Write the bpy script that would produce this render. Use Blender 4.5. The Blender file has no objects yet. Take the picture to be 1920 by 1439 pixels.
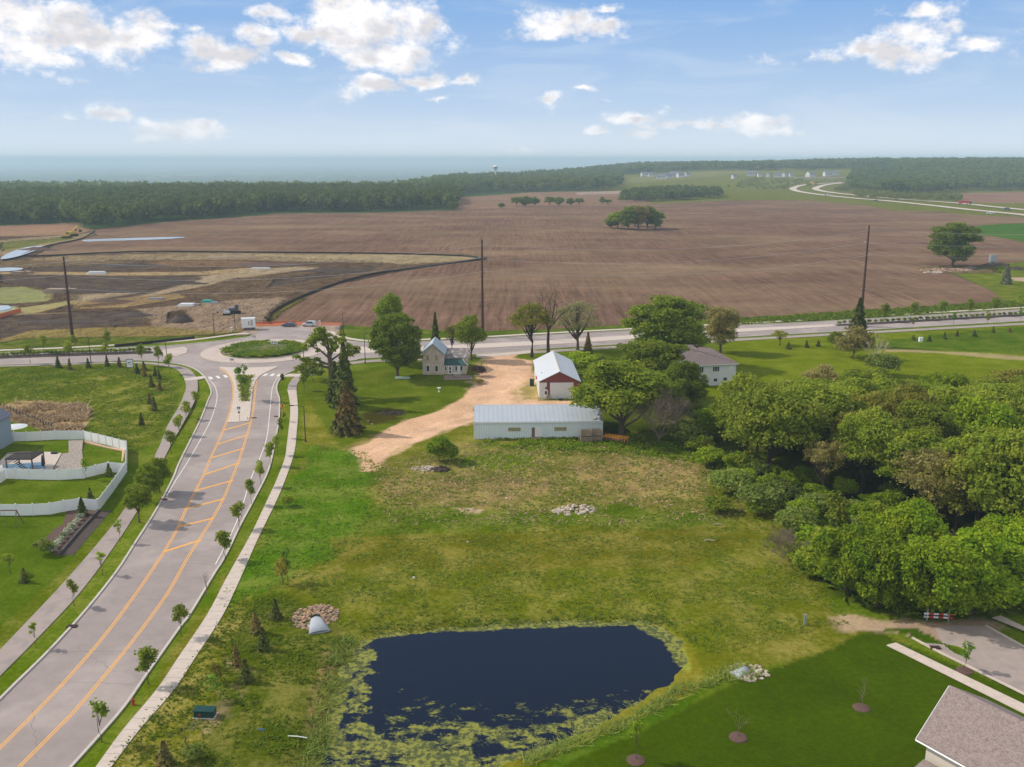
import bpy, bmesh, math, random
import numpy as np
from mathutils import Vector, Matrix
random.seed(7)
RNG = np.random.default_rng(11)
S = bpy.context.scene
COL = S.collection
# ------------------------------------------------------------------ camera
F = 1740.0; CH = 52.0; HY = 299.0
PITCH = math.atan((719.5-HY)/F)
cam = bpy.data.cameras.new('camera'); camo = bpy.data.objects.new('camera', cam); COL.objects.link(camo)
camo.location = (0, 0, CH); camo.rotation_euler = (math.pi/2-PITCH, 0, 0)
cam.sensor_fit = 'HORIZONTAL'; cam.sensor_width = 36; cam.lens = 36*F/1920
cam.clip_start = 0.5; cam.clip_end = 200000
S.camera = camo
# ------------------------------------------------------------------ light, exposure
SUN_EL = math.radians(38); SUN_TOWARD = math.radians(15)     # shadows fall right and a little towards the camera
S.view_settings.view_transform = 'Standard'; S.view_settings.look = 'None'
S.view_settings.exposure = -0.03; S.view_settings.gamma = 1.0
sun = bpy.data.lights.new('sun', 'SUN'); sun.energy = 3.6; sun.angle = math.radians(0.55); sun.color = (1.0, 0.93, 0.82)
suno = bpy.data.objects.new('sun', sun); COL.objects.link(suno)
ld = Vector((math.cos(SUN_TOWARD)*math.cos(SUN_EL), -math.sin(SUN_TOWARD)*math.cos(SUN_EL), -math.sin(SUN_EL)))
suno.rotation_euler = ld.to_track_quat('-Z', 'Y').to_euler(); suno.location = (-60, 40, 120)
try:
    S.cycles.volume_bounces = 2
except Exception: pass

def raydir(px, py):
    u = (px-960)/F; v = (719.5-py)/F
    return np.array([u, math.cos(PITCH)+v*math.sin(PITCH), -math.sin(PITCH)+v*math.cos(PITCH)])

# sky: Nishita + procedural clouds laid out by compass direction and elevation
W = bpy.data.worlds.new('World'); S.world = W; W.use_nodes = True
def build_sky():
    nt = W.node_tree; N = nt.nodes; L = nt.links; N.clear()
    def nd(t, **k):
        n = N.new(t)
        for a, b in k.items(): setattr(n, a, b)
        return n
    def setin(n, i, v):
        if hasattr(v, 'is_output') or isinstance(v, bpy.types.NodeSocket): L.new(v, n.inputs[i])
        else: n.inputs[i].default_value = v
    def M(op, a, b=0.0, c=0.0, clamp=False):
        n = nd('ShaderNodeMath', operation=op, use_clamp=clamp); setin(n, 0, a)
        if op not in ('ABSOLUTE', 'ARCSINE', 'SQRT'): setin(n, 1, b)
        if op in ('MULTIPLY_ADD', 'SMOOTH_MAX'): setin(n, 2, c)
        return n.outputs[0]
    def MR(v, a, b, c, d):
        n = nd('ShaderNodeMapRange', interpolation_type='SMOOTHSTEP'); setin(n, 0, v)
        for i, q in enumerate((a, b, c, d)): n.inputs[i+1].default_value = q
        return n.outputs[0]
    def V(op, a, b):
        n = nd('ShaderNodeVectorMath', operation=op); setin(n, 0, a)
        if op != 'LENGTH': setin(n, 1, b)
        return n.outputs['Value'] if op == 'LENGTH' else n.outputs[0]
    tc = nd('ShaderNodeTexCoord'); sp = nd('ShaderNodeSeparateXYZ'); L.new(tc.outputs['Generated'], sp.inputs[0])
    az = M('ARCTAN2', sp.outputs[0], sp.outputs[1]); el = M('ARCSINE', sp.outputs[2])
    cb = nd('ShaderNodeCombineXYZ'); L.new(az, cb.inputs[0]); L.new(el, cb.inputs[1]); P = cb.outputs[0]
    def noise(vec, scale, detail, rough, off=(0, 0, 0), dist=0.0):
        n = nd('ShaderNodeTexNoise', noise_dimensions='2D'); n.inputs['Scale'].default_value = scale
        n.inputs['Detail'].default_value = detail; n.inputs['Roughness'].default_value = rough
        n.inputs['Distortion'].default_value = dist
        L.new(V('ADD', vec, off), n.inputs['Vector']); return n.outputs['Fac']
    Ps = V('MULTIPLY', P, (1.0, 1.45, 1))
    n1 = noise(Ps, 30, 12, 0.64); n1s = noise(Ps, 22, 3, 0.5); n1b = noise(Ps, 22, 3, 0.5, (-0.008, 0.014, 0))
    n2 = noise(Ps, 90, 8, 0.7, (1, 3, 0))
    nb = noise(Ps, 9, 3, 0.55, (3.1, 1.7, 0))
    wx = noise(Ps, 14, 4, 0.6, (7, 2, 0)); wy = noise(Ps, 14, 4, 0.6, (2, 9, 0))
    cw = nd('ShaderNodeCombineXYZ'); L.new(M('MULTIPLY', M('SUBTRACT', wx, 0.5), 0.05), cw.inputs[0]); L.new(M('MULTIPLY', M('SUBTRACT', wy, 0.5), 0.03), cw.inputs[1])
    Pw = V('ADD', P, cw.outputs[0])
    B = [(30,30,150,48,1),(150,58,130,45,1),(30,88,130,34,.8),(240,62,75,44,1),(110,108,120,22,.7),(-90,60,120,70,1),(325,50,40,8,.5),(372,55,26,9,.7),
         (388,88,52,28,1),(440,108,62,24,1),(400,122,42,18,.7),(690,35,120,62,1),(775,50,70,48,1),(650,72,75,50,1),(720,105,90,36,1),(520,35,45,18,.8),
         (490,73,48,17,.8),(580,72,50,22,.8),(550,112,45,13,.8),(640,0,60,32,1),(700,158,72,22,1),(785,152,66,18,1),(868,153,30,14,.9),(858,98,20,22,.3),
         (1060,42,90,34,1),(1040,60,80,20,1),(1128,60,52,17,.9),(1140,22,24,9,.8),(1035,184,44,14,.9),(1110,168,25,6,.5),(1155,190,20,6,.5),
         (1185,218,50,11,.8),(1125,245,35,9,.7),(1205,252,46,13,.8),(1270,234,66,12,.8),(1400,232,62,24,1),(1440,242,62,13,.8),(1340,236,50,10,.7),(1510,115,60,9,.35),
         (1690,100,66,26,1),(1740,22,70,14,.7),(1705,62,60,24,.9),(1772,45,34,15,.7),(1622,95,38,17,.8),(1840,85,52,18,.9),(1778,100,28,8,.7),
         (205,215,42,13,.8),(125,213,35,7,.5),(350,248,85,24,.9),(300,262,60,12,.7),(410,266,50,10,.5),(990,285,36,13,.6),(835,190,26,5,.5),(170,148,16,8,.4),(105,150,20,15,.35),
         (2150,80,160,50,1),(-380,140,150,50,1),(2500,200,160,30,1)]
    f = None; low = None
    for (x, y, rx, ry, w) in B:
        d = raydir(x, y); a0 = math.atan2(d[0], d[1]); e0 = math.atan2(d[2], math.hypot(d[0], d[1]))
        q = V('MULTIPLY', V('SUBTRACT', Pw, (a0, e0, 0)), (F/rx/1.08, F/ry/1.08, 0))
        r = M('MULTIPLY_ADD', V('LENGTH', q, None), -w, w)
        f = r if f is None else M('MAXIMUM', f, r)
    f = M('MAXIMUM', f, -0.6)
    g = M('ADD', f, M('MULTIPLY', M('SUBTRACT', n1, 0.5), 1.75))
    mask = M('MULTIPLY', MR(g, -0.02, 0.72, 0, 1), MR(n2, 0.30, 0.52, 0.72, 1.0))
    relief = M('MULTIPLY', M('SUBTRACT', n1s, n1b), 0.9)
    thick = M('MULTIPLY', MR(f, 0.25, 0.8, 0, 1), MR(nb, 0.38, 0.66, 0, 1))
    bri = M('ADD', M('SUBTRACT', 0.98, M('MULTIPLY', thick, 0.30)), relief)
    bri = M('MINIMUM', M('MAXIMUM', bri, 0.72), 1.04)
    sky = nd('ShaderNodeTexSky', sky_type='NISHITA', sun_disc=False, sun_elevation=SUN_EL, sun_rotation=-(math.pi/2-SUN_TOWARD))
    sky.air_density = 1.0; sky.dust_density = 0.6; sky.ozone_density = 2.0; sky.altitude = 250
    def mix(fac, a, b):
        n = nd('ShaderNodeMix', data_type='RGBA'); setin(n, 0, fac)
        for i, q in ((6, a), (7, b)):
            if isinstance(q, bpy.types.NodeSocket): L.new(q, n.inputs[i])
            else: n.inputs[i].default_value = (*q, 1)
        return n.outputs[2]
    K = 1.10/0.13
    tint = nd('ShaderNodeMix', data_type='RGBA', blend_type='MULTIPLY'); tint.inputs[0].default_value = 1
    L.new(sky.outputs[0], tint.inputs[6]); tint.inputs[7].default_value = SKYT
    c = tint.outputs[2]
    # blue of the lower sky, thin veil, pale horizon
    c = mix(MR(el, 0.20, 0.50, 1.0, 0.0), c, (0.23*K, 0.42*K, 0.74*K))
    veil = noise(V('MULTIPLY', P, (1, 5, 1)), 7, 6, 0.6, (5, 5, 0), 0.6)
    hz = MR(el, -0.02, 0.175, 1.0, 0.0)
    c = mix(hz, c, (0.58*K, 0.70*K, 0.83*K))
    vf = M('MULTIPLY', MR(veil, 0.42, 0.75, 0, 1), 0.22)
    c = mix(vf, c, (0.74*K, 0.80*K, 0.88*K))
    hz2 = MR(el, -0.01, 0.06, 0.95, 0.0)
    c = mix(hz2, c, (HORC[0]*K, HORC[1]*K, HORC[2]*K))
    c = mix(MR(el, -0.012, 0.016, 0.85, 0.0), c, (0.62*K, 0.71*K, 0.79*K))
    # broken bright cloud added out of view, to raise the fill light
    oc = noise(V('MULTIPLY', P, (1, 1.4, 1)), 3.2, 6, 0.6, (11, 4, 0))
    om = M('MULTIPLY', MR(oc, 0.44, 0.54, 0, 1), M('MULTIPLY', MR(M('ABSOLUTE', az), 0.85, 1.1, 0, 1), MR(el, 0.05, 0.2, 0, 1)))
    c = mix(om, c, (1.05*K, 1.03*K, 1.0*K))
    cc = nd('ShaderNodeCombineXYZ')
    L.new(M('MULTIPLY', bri, 0.99*K), cc.inputs[0]); L.new(M('MULTIPLY', bri, 0.965*K), cc.inputs[1]); L.new(M('MULTIPLY', M('ADD', M('MULTIPLY', bri, 0.9), 0.09), 0.97*K), cc.inputs[2])
    mk = M('MULTIPLY', mask, MR(el, 0.0, 0.06, 0.35, 1.0))
    c = mix(mk, c, cc.outputs[0])
    bg = nd('ShaderNodeBackground'); bg.inputs[1].default_value = 0.13; L.new(c, bg.inputs[0])
    o = nd('ShaderNodeOutputWorld'); L.new(bg.outputs[0], o.inputs[0])
SKYT = (1.0, 1.0, 1.0, 1)
HORC = (0.70, 0.77, 0.84)
HAZE_C = (0.68, 0.87, 1.0, 1); HAZE_D = 0.00014


build_sky()
# ------------------------------------------------------------------ helpers
def G(px, py, z=0.0):
    d = raydir(px, py); t = (z-CH)/d[2]
    return (d[0]*t, d[1]*t)
def _hash(i, j, s):
    v = np.sin(i*127.1+j*311.7+s*74.7)*43758.5453
    return v-np.floor(v)
def vnoise(x, y, s=0):
    x = np.asarray(x, float); y = np.asarray(y, float)
    i = np.floor(x); j = np.floor(y); u = x-i; v = y-j; u = u*u*(3-2*u); v = v*v*(3-2*v)
    return (_hash(i, j, s)*(1-u)+_hash(i+1, j, s)*u)*(1-v)+(_hash(i, j+1, s)*(1-u)+_hash(i+1, j+1, s)*u)*v
def fbm(x, y, s=0, o=4):
    r = 0; a = 0.5; t = 0
    for k in range(o):
        r = r+a*vnoise(x*2**k, y*2**k, s+k*13); t += a; a *= 0.5
    return r/t
def sstep(a, b, x):
    t = np.clip((np.asarray(x, float)-a)/(b-a), 0, 1); return t*t*(3-2*t)
def inpoly(x, y, P):
    P = np.asarray(P, float); r = np.zeros(x.shape, bool)
    m = (x >= P[:, 0].min()) & (x <= P[:, 0].max()) & (y >= P[:, 1].min()) & (y <= P[:, 1].max())
    xs = x[m]; ys = y[m]; q = np.zeros(xs.shape, bool); n = len(P)
    for k in range(n):
        x1, y1 = P[k]; x2, y2 = P[(k+1) % n]
        if y1 == y2: continue
        c = ((y1 > ys) != (y2 > ys)) & (xs < (x2-x1)*(ys-y1)/(y2-y1)+x1); q ^= c
    r[m] = q; return r
def polydist(x, y, P, closed=True):
    P = np.asarray(P, float); d = np.full(x.shape, 1e9); n = len(P)
    for k in range(n if closed else n-1):
        a = P[k]; b = P[(k+1) % n]; ab = b-a; l2 = max((ab**2).sum(), 1e-9)
        t = np.clip(((x-a[0])*ab[0]+(y-a[1])*ab[1])/l2, 0, 1)
        d = np.minimum(d, np.hypot(x-a[0]-t*ab[0], y-a[1]-t*ab[1]))
    return d
def cr(pts, n=6, closed=False):
    """Catmull-Rom resample"""
    P = [np.array(p, float) for p in pts]
    if closed: P = [P[-1]]+P+[P[0], P[1]]
    else: P = [2*P[0]-P[1]]+P+[2*P[-1]-P[-2]]
    out = []
    for i in range(1, len(P)-2):
        for k in range(n):
            t = k/n; a, b, c, d = P[i-1], P[i], P[i+1], P[i+2]
            out.append(0.5*((2*b)+(-a+c)*t+(2*a-5*b+4*c-d)*t*t+(-a+3*b-3*c+d)*t**3))
    if not closed: out.append(P[-2])
    return [tuple(p) for p in out]
def GP(pts, z=0.0): return [G(a, b, z) for a, b in pts]
def ext(pts, a=0, b=0):
    """extend a world polyline at its ends by a / b metres"""
    p = [np.array(q, float) for q in pts]
    if a: d = p[0]-p[1]; p = [p[0]+d/np.linalg.norm(d)*a]+p
    if b: d = p[-1]-p[-2]; p = p+[p[-1]+d/np.linalg.norm(d)*b]
    return [tuple(q) for q in p]
# zoomed tracing sheets -> photo pixels
def zz(ox, oy, s): return lambda *pts: [(ox+x/s, oy+y/s) for x, y in pts]
z4 = zz(0, 680, 3.786); z6 = zz(380, 640, 6.541); zb = zz(0, 1000, 3.2); z3 = zz(0, 640, 4.571); zf = zz(0, 730, 4.11)
z8 = zz(300, 520, 4.8); z7 = zz(1320, 1100, 3.2); zw = zz(1240, 700, 2.822); zr = zz(1540, 560, 5.053); zc = zz(0, 430, 5.757); zh = zz(1480, 270, 4.364)

# terrain ----------------------------------------------------------
POND_PX = [(668,1225),(690,1200),(740,1189),(830,1182),(900,1179),(1000,1175),(1100,1170),(1190,1170),(1240,1182),(1275,1212),(1290,1245),(1270,1280),(1225,1312),(1150,1352),(1080,1385),(1000,1412),(900,1445),(820,1475),(700,1490),(620,1470),(590,1439),(620,1390),(640,1330),(655,1270)]
PZ = -0.6
POND = cr(GP(POND_PX, PZ), 3, True)
BOWL = G(110, 775)
def hfun(x, y):
    x = np.asarray(x, float); y = np.asarray(y, float); h = np.zeros(x.shape)
    near = (y < 150) & (y > 55) & (np.abs(x) < 60)
    if near.any():
        xn = x[near]; yn = y[near]; d = polydist(xn, yn, POND); d = np.where(inpoly(xn, yn, POND), d, -d)+(fbm(xn/2.2, yn/2.2, 33, 4)-.5)*2.6
        h[near] += -1.3*sstep(-5.5, 5.0, d)-0.0
    # meadow and woodland undulation
    w = sstep(-26, -12, x-(y-100)*-0.10)*(1-sstep(150, 175, y))*sstep(70, 84, y)
    h += w*((fbm(x/14, y/14, 3, 3)-0.5)*0.9)*sstep(0, 1, 1)
    r = ((x-BOWL[0])/26)**2+((y-BOWL[1])/22)**2
    h += -1.2*np.exp(-r)
    # rolling farmland
    R = np.hypot(x, y)
    w = sstep(330, 430, R)*(1-sstep(900, 1400, R))
    h += w*(fbm(x/120+5, y/120, 9, 3)-0.5)*3.4
    # wooded hills far right
    h += 22*sstep(1750, 2600, y+0.12*x)*sstep(0, 700, x+0.02*y)*(1-sstep(3600, 5200, y))*(0.75+0.5*fbm(x/700, y/700, 4, 2))
    b = x/np.maximum(y, 1)
    ys = 1380+1100*sstep(-.13, -.03, b)+2300*sstep(.02, .25, b)
    h += -120*sstep(0, 2600, y-ys)
    h += 9*sstep(1500, 2000, y)*sstep(700, 1100, x)*(1-sstep(3000, 4000, y))
    return h
def H1(x, y): return float(hfun(np.array([x]), np.array([y]))[0])
def P3(px, py, dz=0.0):
    """ground point seen at a photo pixel"""
    z = 0.0
    if py > 400:
        for _ in range(8):
            x, y = G(px, py, z); z = H1(x, y)
        return Vector((x, y, z+dz))
    d = raydir(px, py); t = np.geomspace(500, 30000, 4000)/d[1]; x = d[0]*t; y = d[1]*t
    k = np.argmax(CH+d[2]*t < hfun(x, y)); return Vector((x[k], y[k], hfun(x[k:k+1], y[k:k+1])[0]+dz))

# object helpers ----------------------------------------------------
def tag(o, label, cat, group=None, kind=None):
    if label: o['label'] = label
    if cat: o['category'] = cat
    if group: o['group'] = group
    if kind: o['kind'] = kind
    return o
def thing(name, label, cat, loc=(0, 0, 0), rz=0.0, group=None):
    o = bpy.data.objects.new(name, None); COL.objects.link(o); o.empty_display_size = 0.3
    o.location = loc; o.rotation_euler = (0, 0, rz); return tag(o, label, cat, group)
class MB:
    def __init__(s): s.v = []; s.f = []
    def add(s, v, f):
        b = len(s.v); s.v += [tuple(q) for q in v]; s.f += [tuple(i+b for i in q) for q in f]; return s
    def box(s, x0, x1, y0, y1, z0, z1):
        v = [(x0,y0,z0),(x1,y0,z0),(x1,y1,z0),(x0,y1,z0),(x0,y0,z1),(x1,y0,z1),(x1,y1,z1),(x0,y1,z1)]
        return s.add(v, [(0,3,2,1),(4,5,6,7),(0,1,5,4),(1,2,6,5),(2,3,7,6),(3,0,4,7)])
    def obox(s, c, ax, sx, sy, z0, z1):
        """box centred at c=(x,y) turned by ax radians"""
        ca, sa = math.cos(ax), math.sin(ax); v = []
        for z in (z0, z1):
            for (a, b) in ((-sx/2,-sy/2),(sx/2,-sy/2),(sx/2,sy/2),(-sx/2,sy/2)): v.append((c[0]+a*ca-b*sa, c[1]+a*sa+b*ca, z))
        return s.add(v, [(0,3,2,1),(4,5,6,7),(0,1,5,4),(1,2,6,5),(2,3,7,6),(3,0,4,7)])
    def tube(s, pts, rad, n=6, cap=True):
        pts = [Vector(p) for p in pts]; base = len(s.v); m = len(pts)
        if not hasattr(rad, '__len__'): rad = [rad]*m
        for i, p in enumerate(pts):
            t = (pts[min(i+1, m-1)]-pts[max(i-1, 0)])
            if t.length < 1e-6: t = Vector((0, 0, 1))
            t.normalize(); a = t.cross(Vector((0, 0, 1)));
            if a.length < 0.05: a = t.cross(Vector((1, 0, 0)))
            a.normalize(); b = t.cross(a)
            for k in range(n):
                q = 2*math.pi*k/n; s.v.append(tuple(p+(a*math.cos(q)+b*math.sin(q))*rad[i]))
        for i in range(m-1):
            for k in range(n):
                s.f.append((base+i*n+k, base+i*n+(k+1) % n, base+(i+1)*n+(k+1) % n, base+(i+1)*n+k))
        if cap:
            s.f.append(tuple(base+k for k in range(n))); s.f.append(tuple(base+(m-1)*n+k for k in reversed(range(n))))
        return s
    def lathe(s, prof, n=12, c=(0, 0)):
        base = len(s.v); m = len(prof)
        for r, z in prof:
            for k in range(n):
                q = 2*math.pi*k/n; s.v.append((c[0]+r*math.cos(q), c[1]+r*math.sin(q), z))
        for i in range(m-1):
            for k in range(n): s.f.append((base+i*n+k, base+i*n+(k+1) % n, base+(i+1)*n+(k+1) % n, base+(i+1)*n+k))
        s.f.append(tuple(base+k for k in reversed(range(n)))); s.f.append(tuple(base+(m-1)*n+k for k in range(n)))
        return s
    def prism(s, poly, z0, z1, closed_bottom=True):
        n = len(poly); v = [(x, y, z0) for x, y in poly]+[(x, y, z1) for x, y in poly]
        f = [tuple(range(n, 2*n))]+[(k, (k+1) % n, n+(k+1) % n, n+k) for k in range(n)]
        if closed_bottom: f.append(tuple(reversed(range(n))))
        return s.add(v, f)
    def slab(s, q, th):
        """quad q (4 points) thickened along its normal, downwards"""
        q = [Vector(p) for p in q]; nrm = (q[1]-q[0]).cross(q[2]-q[1]).normalized()
        if nrm.z < 0: nrm = -nrm
        b = [p-nrm*th for p in q]; v = q+b; n = len(q)
        return s.add(v, [tuple(range(n)), tuple(n+i for i in reversed(range(n)))]+[(i, n+i, n+(i+1) % n, (i+1) % n) for i in range(n)])
    def rock(s, c, r, rng, sq=0.7):
        base = len(s.v); a = rng.uniform(0, 6.28)
        for (zf, rf, n) in ((-0.4, 0.8, 5), (0.15, 1.0, 5), (0.75, 0.6, 5)):
            for k in range(n):
                q = a+2*math.pi*(k+zf)/n; rr = r*rf*rng.uniform(0.75, 1.2)
                s.v.append((c[0]+rr*math.cos(q), c[1]+rr*math.sin(q)*sq*1.2, c[2]+zf*r*sq*rng.uniform(.8, 1.2)))
        for i in range(2):
            for k in range(5): s.f.append((base+i*5+k, base+i*5+(k+1) % 5, base+(i+1)*5+(k+1) % 5, base+(i+1)*5+k))
        s.f.append(tuple(base+10+k for k in range(5))); return s
    def build(s, name, mat, parent=None, label=None, cat=None, group=None, kind=None, loc=None, smooth=False):
        me = bpy.data.meshes.new(name); me.from_pydata(s.v, [], s.f); me.update()
        bm = bmesh.new(); bm.from_mesh(me); bmesh.ops.recalc_face_normals(bm, faces=bm.faces); bm.to_mesh(me); bm.free()
        if smooth: me.polygons.foreach_set('use_smooth', [True]*len(me.polygons))
        me.materials.append(mat)
        o = bpy.data.objects.new(name, me); COL.objects.link(o)
        if parent: o.parent = parent
        if loc is not None: o.location = loc
        return tag(o, label, cat, group, kind)
def npmesh(name, V, Fq, mat=None, nper=4):
    """numpy mesh: V (n,3), Fq (m,nper)"""
    me = bpy.data.meshes.new(name); V = np.ascontiguousarray(V, np.float32); Fq = np.ascontiguousarray(Fq, np.int32)
    me.vertices.add(len(V)); me.vertices.foreach_set('co', V.ravel())
    me.loops.add(Fq.size); me.loops.foreach_set('vertex_index', Fq.ravel())
    me.polygons.add(len(Fq)); me.polygons.foreach_set('loop_start', np.arange(0, Fq.size, nper, dtype=np.int32))
    me.polygons.foreach_set('loop_total', np.full(len(Fq), nper, np.int32))
    me.update(calc_edges=True)
    if mat: me.materials.append(mat)
    return me
def mobj(name, me, parent=None, loc=None):
    o = bpy.data.objects.new(name, me); COL.objects.link(o)
    if parent: o.parent = parent
    if loc is not None: o.location = loc
    return o
def dup(root, loc, rz=0.0, sc=1.0, label=None, group=None, cat=None):
    r = root.copy(); COL.objects.link(r); r.location = loc; r.rotation_euler = (0, 0, rz)
    r.scale = (sc, sc, sc) if not hasattr(sc, '__len__') else sc
    if label: r['label'] = label
    if group: r['group'] = group
    elif 'group' in r: del r['group']
    for ch in root.children:
        c = ch.copy(); COL.objects.link(c); c.parent = r
        for g in ch.children:
            d = g.copy(); COL.objects.link(d); d.parent = c
    return r
ORD = ['first','second','third','fourth','fifth','sixth','seventh','eighth','ninth','tenth','eleventh','twelfth','thirteenth','fourteenth','fifteenth','sixteenth','seventeenth','eighteenth','nineteenth','twentieth']

# ------------------------------------------------------------------ materials
def mat(name, c, rough=0.85, var=0.12, scale=1.5, c2=None, s2=6.0, f2=0.5, metal=0.0, bump=0.0, bscale=None, spec=0.3, stripes=None, sp_depth=0.35):
    m = bpy.data.materials.new(name); m.use_nodes = True; nt = m.node_tree; N = nt.nodes; L = nt.links
    b = N['Principled BSDF']; b.inputs['Roughness'].default_value = rough; b.inputs['Metallic'].default_value = metal
    b.inputs['Specular IOR Level'].default_value = spec
    geo = N.new('ShaderNodeNewGeometry'); pos = geo.outputs['Position']
    n1 = N.new('ShaderNodeTexNoise'); n1.inputs['Scale'].default_value = scale; n1.inputs['Detail'].default_value = 5; n1.inputs['Roughness'].default_value = 0.65
    L.new(pos, n1.inputs['Vector'])
    mr = N.new('ShaderNodeMapRange'); mr.inputs[1].default_value = 0.25; mr.inputs[2].default_value = 0.75
    mr.inputs[3].default_value = 1-var; mr.inputs[4].default_value = 1+var; L.new(n1.outputs['Fac'], mr.inputs[0])
    base = N.new('ShaderNodeMix'); base.data_type = 'RGBA'; base.blend_type = 'MIX'; base.inputs[6].default_value = (*c, 1); base.inputs[7].default_value = (*(c2 or c), 1)
    if c2:
        n2 = N.new('ShaderNodeTexNoise'); n2.inputs['Scale'].default_value = s2; n2.inputs['Detail'].default_value = 4; L.new(pos, n2.inputs['Vector'])
        m2 = N.new('ShaderNodeMapRange'); m2.interpolation_type = 'SMOOTHSTEP'; m2.inputs[1].default_value = 0.62-f2*0.3; m2.inputs[2].default_value = 0.78-f2*0.3; L.new(n2.outputs['Fac'], m2.inputs[0]); L.new(m2.outputs[0], base.inputs[0])
    else: base.inputs[0].default_value = 0
    mul = N.new('ShaderNodeVectorMath'); mul.operation = 'SCALE'; L.new(base.outputs[2], mul.inputs[0]); L.new(mr.outputs[0], mul.inputs['Scale'])
    out = mul.outputs[0]
    if stripes:     # (axis 'X'/'Y'/'Z', spacing metres) ribs or boards, in the part's own space
        tc = N.new('ShaderNodeTexCoord'); wv = N.new('ShaderNodeTexWave'); wv.bands_direction = stripes[0]; wv.inputs['Scale'].default_value = 0.314/stripes[1]
        wv.inputs['Detail'].default_value = 0; L.new(tc.outputs['Object'], wv.inputs['Vector'])
        w2 = N.new('ShaderNodeMapRange'); w2.inputs[1].default_value = 0.0; w2.inputs[2].default_value = 0.3; w2.inputs[3].default_value = 1-sp_depth; w2.inputs[4].default_value = 1; L.new(wv.outputs['Fac'], w2.inputs[0])
        ml = N.new('ShaderNodeVectorMath'); ml.operation = 'SCALE'; L.new(out, ml.inputs[0]); L.new(w2.outputs[0], ml.inputs['Scale']); out = ml.outputs[0]
    L.new(out, b.inputs['Base Color'])
    if bump:
        bp = N.new('ShaderNodeBump'); bp.inputs['Distance'].default_value = bump; bp.inputs['Strength'].default_value = 0.8
        n3 = N.new('ShaderNodeTexNoise'); n3.inputs['Scale'].default_value = bscale or scale*4; n3.inputs['Detail'].default_value = 4; L.new(pos, n3.inputs['Vector'])
        L.new(n3.outputs['Fac'], bp.inputs['Height']); L.new(bp.outputs[0], b.inputs['Normal'])
    return m
def leafmat(name, c, c2=None, var=0.35, trans=0.45, scale=0.35, orand=0.25):
    m = bpy.data.materials.new(name); m.use_nodes = True; nt = m.node_tree; N = nt.nodes; L = nt.links
    b = N['Principled BSDF']; b.inputs['Roughness'].default_value = 0.7; b.inputs['Specular IOR Level'].default_value = 0.15
    geo = N.new('ShaderNodeNewGeometry'); oi = N.new('ShaderNodeObjectInfo')
    n1 = N.new('ShaderNodeTexNoise'); n1.inputs['Scale'].default_value = scale; n1.inputs['Detail'].default_value = 3; L.new(geo.outputs['Position'], n1.inputs['Vector'])
    n2 = N.new('ShaderNodeTexNoise'); n2.inputs['Scale'].default_value = 2.2; n2.inputs['Detail'].default_value = 2; L.new(geo.outputs['Position'], n2.inputs['Vector'])
    mx = N.new('ShaderNodeMix'); mx.data_type = 'RGBA'; mx.inputs[6].default_value = (*c, 1); mx.inputs[7].default_value = (*(c2 or tuple(v*1.35 for v in c)), 1)
    mr = N.new('ShaderNodeMapRange'); mr.inputs[1].default_value = 0.35; mr.inputs[2].default_value = 0.68; L.new(n1.outputs['Fac'], mr.inputs[0]); L.new(mr.outputs[0], mx.inputs[0])
    a = N.new('ShaderNodeMapRange'); a.inputs[1].default_value = 0.3; a.inputs[2].default_value = 0.7; a.inputs[3].default_value = 1-var; a.inputs[4].default_value = 1+var; L.new(n2.outputs['Fac'], a.inputs[0])
    r = N.new('ShaderNodeMapRange'); r.inputs[3].default_value = 1-orand; r.inputs[4].default_value = 1+orand; L.new(oi.outputs['Random'], r.inputs[0])
    ml = N.new('ShaderNodeMath'); ml.operation = 'MULTIPLY'; L.new(a.outputs[0], ml.inputs[0]); L.new(r.outputs[0], ml.inputs[1])
    sc = N.new('ShaderNodeVectorMath'); sc.operation = 'SCALE'; L.new(mx.outputs[2], sc.inputs[0]); L.new(ml.outputs[0], sc.inputs['Scale'])
    L.new(sc.outputs[0], b.inputs['Base Color'])
    tr = N.new('ShaderNodeBsdfTranslucent'); L.new(sc.outputs[0], tr.inputs[0])
    ms = N.new('ShaderNodeMixShader'); ms.inputs[0].default_value = trans; L.new(b.outputs[0], ms.inputs[1]); L.new(tr.outputs[0], ms.inputs[2])
    L.new(ms.outputs[0], N['Material Output'].inputs['Surface']); return m
M_ = {}
M_['asphalt'] = mat('asphalt', (.325,.268,.245), .9, .12, .5, (.385,.32,.292), 0.10, .55, bump=.006, bscale=8)
M_['concrete'] = mat('concrete', (.60,.50,.42), .85, .08, .6, (.54,.45,.38), 1.5, .4)
M_['apron'] = mat('apron_concrete', (.56,.45,.385), .85, .08, .5, (.50,.41,.36), .3, .5)
M_['kerb'] = mat('kerb_concrete', (.55,.50,.43), .85, .1, 1)
M_['path'] = mat('path_asphalt', (.37,.30,.265), .9, .1, .8, (.31,.26,.235), .5, .4)
M_['yellow'] = mat('yellow_paint', (.86,.42,.09), .7, .10, 1.5, (.74,.40,.15), 2.5, .3)
M_['white'] = mat('white_paint', (.76,.72,.66), .7, .08, 2)
M_['gravel'] = mat('gravel', (.56,.37,.25), .95, .12, .6, (.47,.32,.22), .35, .5, bump=.03)
M_['vinyl'] = mat('white_vinyl', (.84,.85,.85), .45, .03, .8, stripes=('X', .3), sp_depth=.08)
M_['dark'] = mat('dark_metal', (.03,.03,.032), .5, .1)
M_['rust'] = mat('weathering_steel', (.075,.035,.027), .8, .2, 1.2)
M_['glass'] = mat('window_glass', (.035,.06,.065), .08, .25, 1.2, spec=.6)
M_['trim'] = mat('white_trim', (.78,.78,.76), .6, .05)
M_['bark'] = mat('bark', (.12,.085,.06), .95, .3, 2.5)
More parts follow.
